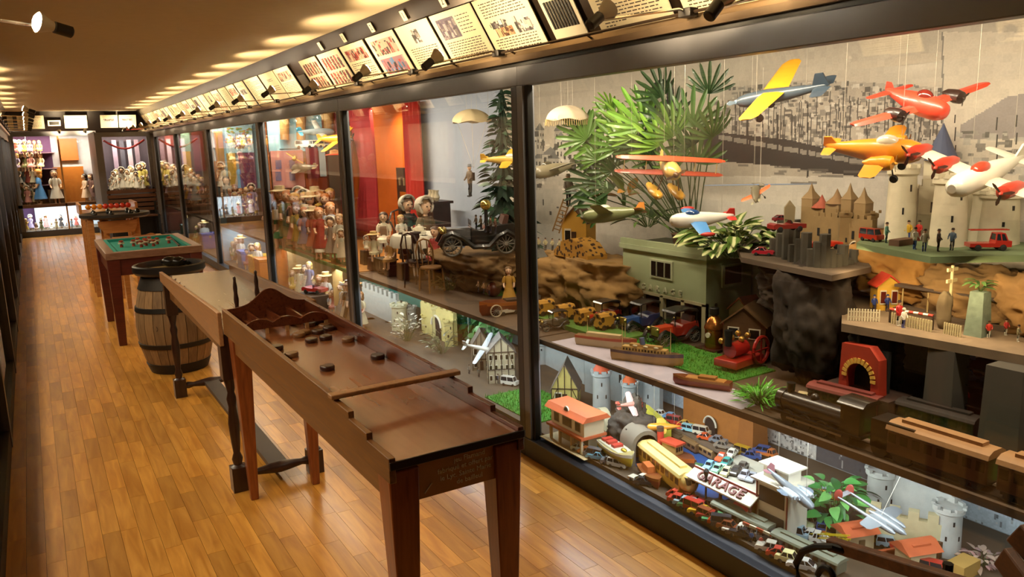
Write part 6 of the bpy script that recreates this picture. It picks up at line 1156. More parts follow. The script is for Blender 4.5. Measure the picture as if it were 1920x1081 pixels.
for k, (px, py) in enumerate(((1352, 862), (1372, 855), (1362, 872), (1330, 878), (1345, 884), (1362, 890), (1380, 888), (1396, 896), (1410, 900), (1392, 880))):
    q = AZ(px, py, gz + .012); c, kd, nm = RC[k]; car(nm + ' toy car on the garage roof deck', (q.x, q.y, gz + .012), HD(-38), .075, c, kd, 'toy cars on the garage roof')
# street cars
SC_ = [(1272, 935, 'd8482c', 'coupe', 'orange red'), (1292, 940, 'a8402c', 'sedan', 'rust'), (1305, 948, 'b82a2e', 'coupe', 'crimson'), (1318, 955, 'c2363a', 'sedan', 'cherry red'), (1312, 960, 'd8d4c6', 'coupe', 'white'), (1345, 958, '8a8f94', 'wagon', 'grey'), (1325, 975, '9a2a1e', 'coupe', 'dark red'), (1352, 985, 'e0501e', 'coupe', 'bright orange'), (1304, 968, 'd8b02c', 'coupe', 'small yellow'),
       (1420, 975, 'b0b4b8', 'sedan', 'light grey'), (1452, 985, '5a7ab8', 'sedan', 'blue'), (1462, 975, 'c97a24', 'bus', 'amber'), (1440, 992, '6a8ac2', 'wagon', 'cornflower blue'), (1470, 1000, 'd8d6ce', 'sedan', 'off white'), (1490, 1008, '9abccc', 'van', 'ice blue'), (1500, 990, 'cfd8a0', 'sedan', 'pale lime'), (1520, 985, '8a8884', 'sedan', 'stone grey'), (1515, 970, '7a90b4', 'sedan', 'slate blue'), (1525, 1012, 'e2e0d8', 'coupe', 'bright white'), (1545, 1020, 'dedbd0', 'truck', 'white flatbed'),
       (1400, 1052, 'c9c2b0', 'sedan', 'beige'), (1425, 1062, 'b83a2c', 'coupe', 'red and white'), (1450, 1068, 'e0d69a', 'sedan', 'primrose'), (1480, 1076, 'c8c4bc', 'coupe', 'pearl'), (1100, 866, '7ab0c2', 'coupe', 'aqua'), (1072, 850, 'a9c2c2', 'coupe', 'pale aqua'), (1140, 845, '4a8a9a', 'sedan', 'deep teal')]
CN2 = [('b8392a', 'brick red'), ('3a5a9a', 'royal blue'), ('d8d2c0', 'chalk white'), ('4a8a5a', 'leaf green'), ('c9a02c', 'ochre'), ('6a6a6c', 'slate grey'), ('8a4a2a', 'chestnut'), ('9ab0b8', 'misty blue'), ('d87a3a', 'tangerine'), ('2f2f33', 'black')]
SPOT2 = [((1265, 948), 'beside the canal'), ((1285, 958), 'near the black street lamp'), ((1300, 985), 'close to the glass sill'), ((1330, 1000), 'by the striped barrier'), ((1352, 1012), 'in front of the street hut'), ((1400, 1000), 'behind the grey railcar'), ((1435, 1010), 'along the grey railcar'), ((1560, 1000), 'under the leafy plant'), ((1580, 1012), 'left of the orange roofed hut'), ((1630, 1010), 'under the twin boom fighter'), ((1660, 1020), 'between the huts'), ((1740, 1070), 'right of the second hut'), ((1290, 870), 'beside the tugboat'), ((1255, 850), 'below the goods wagons'), ((1195, 905), 'in front of the railcar'), ((1150, 870), 'at the foot of the mountain'), ((1085, 858), 'before the station'), ((1430, 850), 'behind the garage deck'), ((1400, 855), 'at the end of the viaduct'), ((1540, 930), 'behind the garage tower')]
for k, ((px, py), wh) in enumerate(SPOT2):
    for j in range(2):
        c, nm = CN2[(k * 3 + j * 7) % 10]; q = low(px + j * 13 - 5, py + j * 5); car(nm + ' toy car ' + wh, q, HD((55, -125, 40, 70)[(k + j) % 4]), .095, c, ('sedan', 'coupe', 'wagon', 'van', 'truck')[(k + 2 * j) % 5], 'toy cars in the lower streets')
for px, py, c, kd, nm in SC_:
    q = low(px, py); car(nm + ' toy car on the lower street behind the glass', q, HD(R.choice((55, 60, -120, 50))), .1 if kd != 'bus' else .13, c, kd, 'toy cars in the lower streets')
p = low(1390, 985); house('little station hut with pink red roof by the street', (p.x + .04, p.y, Z0), HD(10), .09, .07, .06, .04, '9a6a3c', 'b8443a', 'toy_hut', (2, 1), True, over=.14)
for k, lb in enumerate(('grey green toy railcar along the street nearest the garage', 'grey green toy railcar further along the street')): coach(lb, (2.2, 1.98 - k * .3, Z0), .05, .27, .06, .07, '6a6e5c', '7a7e6a', 8, group='grey green railcars')
t = thing('striped_barrier', 'rust and white striped barrier on a trestle near the glass', 'barrier', (2.17, 1.80, Z0), .1)
for k in range(8): ob('stripe', MB().box(-.004, .004, -.1 + k * .03, -.07 + k * .03, .045, .055), M('a84a2a' if k % 2 else 'd8cfb4', .5, var=0), t)
for y in (-.08, .1): ob('trestle', MB().cyl((-.02, y, 0), (0, y, .045), .003, n=5).cyl((.02, y, 0), (0, y, .045), .003, n=5), M('8a6a44', .6), t)
p = low(1333, 950, -.03); t = thing('street_lamp', 'black toy street lamp between the parked cars', 'toy lamp', p); ob('pole', MB().lathe([(.012, 0), (.008, .02), (.004, .03), (.004, .14)], 8), BLACKM, t); ob('lantern', MB().lathe([(.006, .14), (.012, .165), (.004, .175)], 8), BLACKM, t)
BA = [leafmesh('ba1', '4f9a4a', .62, .3, .5), leafmesh('ba2', '7fc46a', .62, .3, .5), leafmesh('ba3', '3a7a3c', .62, .3, .5)]
p = low(1552, 985, .02); leafy('leafy green basil like plant beside the garage tower', (p.x + .02, p.y, Z0), 75, .1, .22, .06, BA, droop=.25, up_=.7)
t = thing('yellow_crane_jib', 'yellow lattice crane jib lying beside the plant', 'toy crane', low(1525, 1015) + Vector((0, 0, .02)), HD(-150), rx=.35); 
for x in (-.008, .008):
    for z in (0, .014): ob('beam', MB().box(x - .0015, x + .0015, -.02, .16, z - .0015, z + .0015), M('d8c020', .5), t)
for k in range(10): ob('lattice', MB().cyl((-.008, -.015 + k * .017, 0), (.008, .0 + k * .017, .014), .0013, n=4), M('d8c020', .5), t)
# white castle and huts at the right
t = thing('toy_castle', 'white plaster castle with crenellated towers below the trains', 'toy castle'); WC2 = 'b6b6ae'
for px, py, r, zt in ((1640, 968, .05, 872), (1764, 1040, .045, 938)):
    p = low(px, py); p.x += .03; h = min(AX(px, zt, p.x).z - Z0, .44); tower(t, p.x, p.y, Z0, r * 1.05, r, h, WC2, None, slits=3)
a, b = low(1640, 968), low(1764, 1040); cwall(t, a.x + .05, a.y, b.x + .08, b.y, Z0, .2, WC2, .03, 6); cwall(t, b.x - .12, b.y + .22, b.x, b.y + .0, Z0, .12, 'b9ac84', .03, 4); ob('doorway', MB().box(b.x - .03, b.x + .0, b.y - .012, b.y + .02, Z0, Z0 + .06), M('5a3a1c', .7), t)
for px, py, lb in ((1592, 1030, 'left cream hut with orange roof behind the bench'), (1705, 1065, 'right cream hut with orange roof behind the bench')):
    p = low(px, py); t = thing('toy_hut', lb, 'toy house', (p.x + .03, p.y, Z0), HD(12)); ob('walls', MB().box(-.05, .05, -.04, .04, 0, .075), M('c9b48a', .7), t); ob('roof', MB().prism([(-.055, .072), (.055, .072), (.012, .1), (-.012, .1)], -.068, .068, 'x'), OR, t); ob('roof_vent', MB().box(-.035, .035, -.03, -.01, .09, .096), OR, t)
    w = ob('window', MB().box(-.012, .012, -.043, -.04, .025, .05), M('6a5434', .7), t)
p = low(1655, 1045); t = thing('orange_wall', 'low orange wall joining the two huts', 'toy wall', (p.x + .02, p.y, Z0), HD(12)); ob('coping', MB().box(-.09, .09, -.006, .006, .02, .026), OR, t); ob('wall_body', MB().box(-.09, .09, -.004, .004, 0, .02), M('a8523a', .7), t)
p = low(1840, 1060); leafy('dried pink flower clump right of the orange roofed hut', (p.x, p.y, Z0), 60, .07, .06, .035, [leafmesh('pk', 'a8807a', .5), leafmesh('pk2', 'b89a84', .5)], name='dried_flowers')
p = low(1805, 1075); tag(ob('cardboard_block', MB().box(-.05, .05, -.03, .03, 0, .05), M('b08a44', .7), loc=p), 'tan block beside the dried flowers', 'block')
for k in range(3): q = low(1380 + k * 22, 1010 + k * 8); figure(['tiny grey figure left of the street hut', 'tiny blue figure before the street hut', 'tiny red figure right of the street hut'][k], q, HD(0), .045, ['7a7a72', '3a5a8a', 'a83a2a'][k])
# ================================================================== bench in front of the case, bottom right
IRON = M('14110f', .45, .4)
t = thing('park_bench', 'wooden slatted bench with black wrought iron scroll arm, cut by the frame', 'bench', (0, 0, 0))
A = AX(1500, 1040, 1.55)
def pt(px, py, x): v = AX(px, py, x); return v
sc_ = [pt(1497, 1085, 1.56), pt(1493, 1055, 1.56), pt(1505, 1033, 1.56), pt(1530, 1024, 1.56), pt(1560, 1024, 1.57), pt(1590, 1034, 1.6)]
ob('scroll_arm', MB().tube(sc_, .009, 8), IRON, t); ob('inner_scroll', MB().tube([pt(1545 + 18 * math.cos(u) * (1 - u / 9), 1085 - 26 * math.sin(u) * (1 - u / 9), 1.57) for u in np.linspace(-.3, 4.2, 16)], .008, 8), IRON, t)
a, b = pt(1555, 1018, 1.6), pt(1850, 1110, 1.6)
def slat(a, b, h, th):
    d = (b - a); L_ = d.length; return MB().box(0, L_, -th, th, -h, h, Matrix.Translation(a) @ d.to_track_quat('X', 'Z').to_matrix().to_4x4())
ob('arm_slat', slat(a, b, .016, .014), SLAT, t, bevel=.004)
ob('back_slat', slat(pt(1880, 1040, 1.75), pt(1960, 1150, 1.7), .03, .012), SLAT, t, bevel=.004); ob('back_slat', slat(pt(1905, 995, 1.8), pt(1990, 1090, 1.78), .03, .012), SLAT, t, bevel=.004)
for y, x in ((1.02, 1.66),):
    ob('leg', MB().cyl((1.56, pt(1497, 1085, 1.56).y, 0), pt(1497, 1085, 1.56), .012, n=8), IRON, t); ob('leg', MB().cyl((1.75, .95, 0), (1.76, .95, .6), .012, n=8), IRON, t); ob('seat_slat', MB().box(1.55, 1.63, .4, 1.35, .36, .385), SLAT, t); ob('seat_slat', MB().box(1.66, 1.74, .4, 1.3, .36, .385), SLAT, t)
# ================================================================== case two: blue sky scene and orange tea party room
struct('wall_back_3', MB().box(XB, XB + .02, 5.15, 6.6, .62, 2.0), M('a3aec2', .8, var=.05), 'grey blue painted back wall behind the parachutist'); struct('wall_back_4', MB().box(XB, XB + .02, 6.6, 8.4, .62, 2.0), M('dc6c18', .7, var=.06), 'bright orange back wall of the tea party room')
struct('wall_back_5', MB().box(XB - .1, XB - .08, 5.6, 8.4, .12, .595), M('3f8a78', .8), 'green painted low back wall behind the toy castles')
struct('wall_back_6', MB().box(XB, XB + .02, 8.4, 16.2, .12, 2.0), M('7a5a44', .8), 'brown back wall of the far doll cases')
tag(ob('room_floor', MB().box(2.13, XB - .01, 5.95, 8.36, .62, .626), wood('9a6a34', 'b5834a', .4, 4, name='room_boards')), 'tan wooden floor of the tea party room', 'floor board')
def drape(label, x, y0, y1, z0, z1, c, folds, amp=.03, pinch=None):
    n = folds * 6; rows = []
    for j in range(13):
        v = j / 12; row = []
        for i in range(n + 1):
            u = i / n; k = 1 if pinch is None else 1 - pinch * math.sin(PI * v) ** 2; y = y0 + (y1 - y0) * (.0 + u * k); row.append((x + amp * math.sin(u * folds * 2 * PI + .5 * math.sin(v * 3)), y, z1 + (z0 - z1) * v))
        rows.append(row)
    vs = [p for r_ in rows for p in r_]; fs = [(j * (n + 1) + i, j * (n + 1) + i + 1, (j + 1) * (n + 1) + i + 1, (j + 1) * (n + 1) + i) for j in range(12) for i in range(n)]
    o = ob('curtain', MB().add(vs, fs), M(c, .7, var=.15)); o.modifiers.new('thickness', 'SOLIDIFY').thickness = .004; return tag(o, label, 'curtain')
drape('deep red curtain between orange room and blue sky', 2.95, 6.42, 6.72, .63, 1.98, 'a81f10', 4, .03)
drape('gathered red and purple curtain at the left of the orange room', 2.72, 7.0, 7.45, .8, 1.98, '9a2028', 4, .05, .55); drape('thin dark red curtain edge at the far left of the orange room', 2.85, 8.05, 8.3, .8, 1.98, '8a3a3a', 3, .02, .3)
DKB = M('33201a', .4)
p = AX(757, 378, 2.95); t = thing('dark_cabinet', 'dark carved wall cabinet with mirror behind the bonnet dolls', 'cabinet', (2.98, p.y, 0)); ob('frame', MB().box(-.03, .03, -.14, .14, .75, 1.4), DKB, t)
f = ob('mirror', MB().box(-.034, -.028, -.07, .07, 1.02, 1.18), M('d8782a', .15, .6), t)
for y in (-.05, .05): ob('hook', MB().box(-.045, -.03, y - .006, y + .006, 1.24, 1.31), M('c9b48a', .4, .6), t)
p = AX(805, 370, 2.8); t = thing('small_dresser', 'small dark dresser with ornaments beside the red curtain', 'cabinet', (2.86, p.y, .626)); ob('body', MB().box(-.08, .08, -.1, .1, 0, .5), DKB, t); ob('top', MB().box(-.1, .1, -.12, .12, .5, .52), DKB, t)
for k in range(3): v = tag(ob('vase', MB().lathe([(.012, 0), (.026, .03), (.014, .07), (.02, .09)], 12), M('c9bca0', .3, coat=.5), loc=(2.84, p.y - .06 + k * .06, 1.147)), ['left cream vase on the small dresser', 'middle cream vase on the small dresser', 'right cream vase on the small dresser'][k], 'vase')
def chair(label, p, rz, s=1, c='4a2c18', bent=True, group='doll chairs'):
    t = thing('doll_chair', label, 'chair', p, rz, s, group); m = M(c, .4, coat=.3)
    ob('seat', MB().lathe([(0, .22), (.1, .22), (.105, .23), (.1, .24), (0, .24)], 16), m, t)
    for x in (-.075, .075):
        for y in (-.075, .075): ob('leg', MB().cyl((x * 1.15, y * 1.15, 0), (x, y, .22), .008, n=6), m, t)
    ob('backrest', MB().tube([(-.09, .085, .23), (-.095, .1, .38), (-.06, .11, .47), (0, .112, .49), (.06, .11, .47), (.095, .1, .38), (.09, .085, .23)], .009, 6), m, t)
    for x in (-.035, .035): ob('spindle', MB().cyl((x, .085, .23), (x, .108, .47), .006, n=5), m, t)
    return t
TZ = .626
tp = AX(788, 470, 2.42); t = thing('doll_table', 'round doll table with white lace cloth', 'table', (tp.x, tp.y, TZ)); ob('pedestal', MB().lathe([(.1, 0), (.03, .02), (.02, .15), (.04, .22), (.2, .235), (.2, .25)], 18), DKB, t); t.scale = (1, 1, 1.32)
cl = MB().lathe([(0, .254), (.2, .254), (.215, .23), (.22, .17)], 40); cl.v = [(x * (1 + .05 * math.sin(8 * math.atan2(y, x)) * (1 if z < .2 else 0)), y * (1 + .05 * math.sin(8 * math.atan2(y, x)) * (1 if z < .2 else 0)), z) for x, y, z in cl.v]; tag(ob('tablecloth', cl, M('e6dfcc', .8), loc=(tp.x, tp.y, TZ + .08)), 'white lace cloth over the round doll table', 'tablecloth')
for k in range(6):
    a = k * 1.05 + .3; q = (tp.x + .14 * math.cos(a), tp.y + .14 * math.sin(a), TZ + .3345); lb = ['nearest', 'second', 'third', 'fourth', 'fifth', 'last'][k]
    t = thing('tea_cup', 'white tea cup and saucer, %s around the doll table' % lb, 'cup', q, group='doll tea cups'); ob('saucer', MB().lathe([(.012, 0), (.032, .006), (.03, .008), (0, .004)], 14), M('ece6d6', .25, coat=.5), t); ob('cup', MB().lathe([(.01, .005), (.018, .012), (.021, .03), (.018, .03), (.014, .014), (0, .01)], 14), M('ece6d6', .25, coat=.5), t)
t = thing('tea_pot', 'white teapot in the centre of the doll table', 'teapot', (tp.x, tp.y, TZ + .3345)); ob('pot', MB().lathe([(.02, 0), (.04, .025), (.035, .05), (.012, .06), (.014, .066), (0, .072)], 16), M('e6ddc4', .25, coat=.5), t); ob('spout', MB().tube([(-.035, 0, .025), (-.055, 0, .04), (-.06, 0, .055)], .007, 6), M('e6ddc4', .25), t); ob('handle', MB().tube([(.03, 0, .045), (.055, 0, .04), (.05, 0, .02), (.035, 0, .015)], .004, 5), M('e6ddc4', .25), t)
def seated(label, px, top, X_, a, dress, hair, hat=None, seat=.15, chr_=None, legs=None, apron=None):
    y = AX(px, top, X_).y; h = (AX(px, top, X_).z - TZ - seat) / .75
    doll(label, (X_, y, TZ + seat), HD(a), h * 1.32, dress, hair, 'sit', hat, legs, 'tea party dolls', apron)
    if chr_: chair(chr_, (X_, y, TZ), HD(a), seat / .24 * 1.12, '33201a')
    else: tag(ob('doll_stool', MB().taper(-.05, .05, -.05, .05, 0, seat - .002, .85), DKB, loc=(X_, y, TZ)), 'dark stool under the ' + label.split(' in ')[0].split(' sitting')[0].split(' seated')[0], 'stool')
seated('brown haired doll in wide cream cape facing the corridor', 719, 412, 2.46, 0, 'e6dabe', '3a2214', None, .16, 'chair under the caped doll', 'd8cfc0', '8a6a4c')
seated('straw hatted small doll in pale checked dress', 700, 446, 2.3, 10, 'd2c39c', '8a6434', ('brim', 'c9a868'), .1)
seated('tiny honey coloured doll sitting beside the straw hatted one', 732, 454, 2.3, -30, 'b88a4a', 'a8743a', None, .08)
seated('dark haired doll in white striped blouse seen from behind', 780, 448, 2.25, 150, 'd8d0c2', '2a1810', ('beret', '2a1c14'), .17, 'bentwood chair nearest the glass')
seated('blonde doll in white blouse behind the table', 752, 414, 2.56, 20, 'ddd4c4', 'b89250', None, .2, 'chair behind the round table')
seated('capped doll in brown suit beside the table', 756, 450, 2.32, 60, '6a5238', '5a3a20', ('cap', '3a2c24'), .12)
seated('bonneted doll in ivory at the far left of the room', 686, 448, 2.36, 20, 'd8ccb0', '8a5a2c', ('bonnet', 'ddd2bc'), .12)
seated('red dressed doll in front of the red curtain', 816, 440, 2.42, -30, 'a83a34', '4a2c18', None, .14)
p = AX(808, 535, 2.36); chair('empty bentwood chair with cane seat by the red curtain', (2.25, AX(808, 500, 2.25).y, TZ), HD(40), .72, '8a6234')
for px, tp_, X_, a, c, hc, bc, lb in ((762, 366, 2.66, 40, '3a3430', '6a4a2c', 'b0a898', 'standing doll in grey bonnet and dark coat before the cabinet'), (795, 368, 2.6, 50, '6a5238', '7a5a34', 'cfc2b0', 'standing doll in large pale bonnet and brown dress by the table')):
    q = AX(px, tp_, X_); doll(lb, (X_, q.y, TZ), HD(a), (q.z - TZ) / 1.03, c, hc, 'stand', ('bonnet', bc), group='tea party dolls')
p = AX(725, 515, 2.3); t = thing('toy_stove', 'dark toy stove with white handle at the edge of the room', 'toy stove', (p.x, p.y, TZ), -PI / 2); ob('body', MB().box(-.1, .1, -.05, .05, .02, .11), M('2c201a', .4), t, bevel=.004); ob('hob', MB().box(-.11, .11, -.06, .06, .11, .12), BLACKM, t); ob('handle', MB().box(-.004, .004, -.056, -.05, .04, .1), M('d8d0c0', .3), t)
for x in (-.08, .08): ob('foot', MB().box(x - .01, x + .01, -.04, .04, 0, .02), BLACKM, t)
# ---- blue scene
p = AX(885, 232, 2.75); chute('cream cloth parachute above the hanging soldier', p, S(p, 37), 'd8c49a', None, -S(p, 82))
p = AX(882, 368, 2.75); t = figure('grey helmeted parachutist figure hanging before the blue wall', p, HD(-60), S(p, 58), '6a5a48', '4a4644', '8a9096'); ob('backpack', MB().box(-.08, .08, .07, .15, .5, .76), M('3a342c', .7), t)
tt = thing('fir_tree', 'tall dark green artificial fir tree beside the frame post', 'tree', Vector((2.76, AX(948, 430, 2.76).y, .62))); ob('trunk', MB().cyl((0, 0, 0), (0, 0, 1.3), .02, .004, 8), M('3a2a1c', .8), tt)
for k in range(10):
    zk = .15 + k * .118; rk = .17 * (1 - k / 10.5) + .02; m_ = MB(); nn = 18
    m_.add([(0, 0, zk + .16)] + [(rk * (1 if i % 2 else .62) * math.cos(2 * PI * i / nn + k), rk * (1 if i % 2 else .62) * math.sin(2 * PI * i / nn + k), zk - (.03 if i % 2 else -.01)) for i in range(nn)] + [(0, 0, zk + .04)], [(0, 1 + i, 1 + (i + 1) % nn) for i in range(nn)] + [(nn + 1, 1 + (i + 1) % nn, 1 + i) for i in range(nn)]); ob('branch_tier', m_, M('1d3524', .8, var=.3, scale=30), tt)
fl = leafmesh('fir', '2a4a32', .45, .1, .6); fl2 = leafmesh('fir2', '40604a', .45, .1, .6)
for k in range(300):
    u = rg.random() ** .8; z = .12 + 1.2 * u; r = .17 * (1 - u) ** .8 + .015; a = rg.random() * 2 * PI; q = rg.random() ** .5; o = ob('branch_tip', fl if k % 3 else fl2, None, tt); s = .06 + .06 * (1 - u)
    o.matrix_local = Matrix.Translation((r * q * math.cos(a), r * q * math.sin(a), z)) @ orient((math.cos(a), math.sin(a), .25), rg.uniform(-1, 1)) @ Matrix.Diagonal((s, s, s, 1))
p = AX(945, 300, 2.55); plane('yellow toy aeroplane half hidden by the frame post', p, 70, 0, -.5, S(p, 90), S(p, 70), 'c9a84a', 'd8a82c', 'd8a82c', r=.1, ch=.25, wheels=False, canopy='d8d2c2')
rock('rock', 'brown plaster cliff under the black vintage car', (2.6, 4.72, .78), (.24, .46, .15), '7a5c36', 21.5, 5, .25, flat_top=.1); CZ = .895
p = AX(885, 462, 2.55); t = vintage('large black open vintage car carrying figures on the cliff', (2.46, AX(896, 460, 2.46).y, CZ), HD(-80), .5, '1f1b18', '14110f', hood='2a2420', top=False)
p = AX(915, 425, 2.6); lampb = thing('carriage_lamp', 'big brass headlamp standing on the black car', 'lamp', (2.44, AX(912, 425, 2.44).y, CZ + .2)); ob('reflector', MB().ell((0, 0, .13), (.035, .03, .035), 14, 10), M('d8c06a', .15, .9), lampb); ob('stem', MB().cyl((0, 0, 0), (0, 0, .1), .012, n=8), BLACKM, lampb)
for k in range(5): q = AX(893 + k * 9, 425, 2.47); figure(['leftmost', 'second', 'third', 'fourth', 'rightmost'][k] + ' dark passenger figure riding in the black car', (q.x, q.y, CZ + .15), HD(-60), .1, ['4a3a2a', '5a4a2c', '3a2e22', '4a3424', '5a3a2a'][k], hat='3a2c20', group='passengers of the black car')
p = AZ(905, 590, .62); t = thing('toy_boat_car', 'copper brown boat tailed toy racing car below the cliff', 'toy car', (2.32, p.y - .05, .62), HD(-70)); hull(t, .36, .12, .07, '7a3a1c', 'a8602c'); ob('cockpit', MB().box(-.035, .035, -.02, .06, .07, .085), M('2a1a10', .6), t)
for s in (-1, 1):
    for y in (-.1, .12): wheel_spoked(t, s * .07, y, .035, .034, 'b9a88a')
p = AX(926, 570, 2.4); tag(ob('leather_ball', MB().ell((0, 0, .05), .05, 16, 12), M('5a2414', .35), loc=(2.5, AX(926, 570, 2.5).y, .62)), 'dark brown leather ball beside the racing car', 'ball')
for k in range(3): q = AX(898 + k * 10, 572, 2.36); figure(['left', 'middle', 'right'][k] + ' small rider figure in the copper racing car', (2.33, AX(898 + k * 10, 572, 2.33).y, .69), HD(-60), .07, ['8a6a4a', 'a8845a', '7a4a2c'][k], group='riders of the racing car')
leafy('dry brown moss bush at the foot of the cliff', Vector((2.38, AX(845, 565, 2.38).y, .62)), 80, .11, .13, .05, [leafmesh('moss', '5a4c24', .3), leafmesh('moss2', '6a5a2c', .3)], name='dry_bush', up_=1)
p = AX(955, 560, 2.45); doll('small golden figure doll beside the frame post', (2.45, AX(955, 560, 2.45).y, .62), HD(0), .24, 'b88a34', '6a4a24', 'stand', group='small shelf dolls'); p = AX(952, 600, 2.3); car('pale wheeled pedal toy by the frame post', (2.3, AX(952, 600, 2.3).y, .62), HD(-60), .14, 'c9c2b0', 'open', 'toy cars on the middle shelf')
turf('model_grass', 'green turf under the fir tree', 2.5, 3.0, 4.4, 5.0, .62, 900, .02, 7)
# ---- lower level of case two
t = thing('toy_castle', 'grey and white castle towers with red cones in the lower left of case two', 'toy castle')
for px, py, X_, r, zt, c, roof in ((686, 612, 2.5, .05, 568, 'd2d2c8', None), (696, 640, 2.4, .04, 612, 'b8b4ac', 'b8503e'), (734, 640, 2.5, .04, 606, 'b8b4ac', 'b8503e'), (752, 650, 2.45, .06, 570, 'cfc8a4', None), (772, 650, 2.55, .05, 575, 'a8a89a', None)):
    q = AX(px, py, X_); z1 = AX(px, zt, X_).z; tower(t, q.x, q.y, .12, r * 1.1, r, min(z1, .575 if not roof else .48) - .12, c, roof, slits=3)
cwall(t, 2.5, AX(686, 612, 2.5).y, 2.5, AX(752, 650, 2.5).y, .12, .22, 'b4b2a6', .03, 8)
t = thing('toy_castle', 'pale yellow castle with square keep in front of the ivy', 'toy castle')
for px, X_, r, zt, c in ((805, 2.6, .05, 590, 'd2c27a'), (825, 2.6, .055, 572, 'cfc48a'), (845, 2.55, .045, 598, 'c9ba78')):
    q = AX(px, 640, X_); tower(t, q.x, q.y, .12, r * 1.05, r, min(AX(px, zt, X_).z, .56) - .12, c, None, 4, 4, 2)
a, b = AX(795, 640, 2.58), AX(855, 640, 2.58); cwall(t, a.x, a.y, b.x, b.y, .12, .25, 'cfc07a', .03, 6, True)
t = thing('ivy_bank', 'bright green ivy filling the lower back of case two', 'plant', Vector((2.8, 4.75, .3)))
for k in range(200):
    px, py = rg.uniform(848, 958), 0; py = rg.uniform(582 + (px - 848) * .25, 640 + (px - 848) * .1); q = AX(px, py, 2.7 + rg.random() * .15); s = .05 + .04 * rg.random(); o = ob('leaf', IV[k % 3], None, t); o.matrix_local = Matrix.Translation(q - Vector((2.8, 4.75, .3))) @ orient((-.6 + rg.uniform(-.5, .5), rg.uniform(-1, 1), -.5 + rg.random() * .6), rg.uniform(-.6, .6), (-1, 0, .3)) @ Matrix.Diagonal((s, s, s, 1))
leafy('white blossomed dry shrub below the grey towers', Vector((2.34, AX(765, 680, 2.34).y, .12)), 120, .13, .24, .03, [leafmesh('bl', 'b4a888', .6), leafmesh('bl2', '7a7458', .6), leafmesh('bl3', 'cfc8b4', .7)], name='dry_shrub', up_=1); leafy('olive grey shrub in front of the yellow castle', Vector((2.4, AX(830, 680, 2.4).y, .12)), 90, .13, .2, .04, [leafmesh('ol', '6a6a48', .4), leafmesh('ol2', '55583c', .4)], name='dry_shrub', up_=.9)
p = AX(898, 652, 2.3); plane('white toy aeroplane flying over the lower timber houses', p, 62, .15, -.55, S(p, 66), S(p, 82), 'a8a69c', 'a4aaae', '94948a', r=.075, ch=.17, wheels=False, zs=.6)
p = AX(940, 715, 2.36); house('tall cream toy town house with grey gable and rows of windows', (2.42, AX(940, 715, 2.42).y, .12), HD(5), .17, .14, .2, .09, 'b4a88a', '6a645c', wins=(5, 3), timber='3a2e22'); p = AX(905, 700, 2.45); house('narrow timbered toy house left of the tall town house', (2.45, AX(903, 700, 2.45).y, .12), HD(5), .12, .12, .17, .09, '8a7c62', '5a5448', wins=(3, 2), timber='2e241a')
p = AZ(956, 722, .12); car('white toy caravan parked before the tall town house', (p.x, p.y, .12), HD(60), .11, 'd8d4c8', 'van', 'toy cars in the lower streets'); turf('model_grass', 'green turf at the lower front of case two', 2.16, 2.5, 3.4, 3.95, .12, 1600, .02, 9)
for k in range(4): q = AZ(880 + 18 * k, 700 + 6 * k, .12); figure(['first', 'second', 'third', 'fourth'][k] + ' small grey walker left of the timbered house', (q.x, q.y, .12), HD(20 * k), .06, ['8a8478', '6a6a62', '9a8a6a', '5a5a66'][k], group='walkers before the timbered house')


# ================================================================== far doll cases
def dollp(label, px, pt_, pf, Y, rz=0, **k):
    z = k.pop('z', None); q = AY(px, pf, Y); h = (pf - pt_) * MPP(q)
    if z is not None: h = max(AY(px, pt_, Y).z - z, .12); q.z = z
    q.x = max(q.x, 2.16) if k.pop('right', True) else q.x
    return doll(label, q, HD(rz), h / (1.0 if k.get('pose') != 'sit' else .8), **k)
def panel(name, label, px0, px1, pt_, pb, Y, c, cat='panel'):
    a, b = AY(px0, pt_, Y), AY(px1, pb, Y); i = 2 if Y < 8.5 else 3 if Y < 11.2 else 4 if Y < 14 else 5
    o = ob(name, MB().box(max(a.x, 2.14), min(b.x, XB), Y - .012, Y, b.z, a.z), M(c, .7), cases[i]); o['label'] = label; return o
# ---- case three
Y3 = 8.36
panel('sky_panel', 'light blue painted panel at the top of the doll playground', 497, 606, 215, 282, Y3, '9ed2e8'); panel('house_front', 'pink painted doll house front behind the playground', 506, 572, 283, 350, Y3 - .02, 'c98a84'); panel('red_panel', 'dark red panel right of the pink house front', 572, 600, 275, 350, Y3 - .02, '8a1e28'); panel('white_panel', 'pale narrow panel beside the dark red one', 597, 612, 280, 330, Y3 - .03, 'b9cdd4'); panel('brown_panel', 'rust red board below the dark red panel', 572, 615, 335, 372, Y3 - .03, 'a04a22'); panel('grey_panel', 'taupe board at the right of the playground back', 612, 660, 270, 480, Y3 - .01, '6a5a46')
hf = bpy.data.objects['house_front']
for k in range(2):
    for j in range(2): a, b = AY(516 + k * 26 - j * 0, 300 + j * 22, Y3 - .034), AY(528 + k * 26, 316 + j * 22, Y3 - .034); ob('window', MB().box(a.x, b.x, Y3 - .038, Y3 - .03, b.z, a.z), M('7a6a8a', .4), hf)
for k, px in enumerate((529, 560, 612)):
    a, b = AY(px, 205, Y3 - .08), AY(px, 262, Y3 - .08); tag(ob('tree_trunk', MB().cyl((a.x, a.y, b.z), (a.x + .02, a.y, 1.99), .045, .055, 12), wood('8a6434', 'a8824a', .7, 4, (10, 10, 1), 0, name='bark')), ['left', 'middle', 'right'][k] + ' brown tree trunk over the blue sky panel', 'tree trunk')
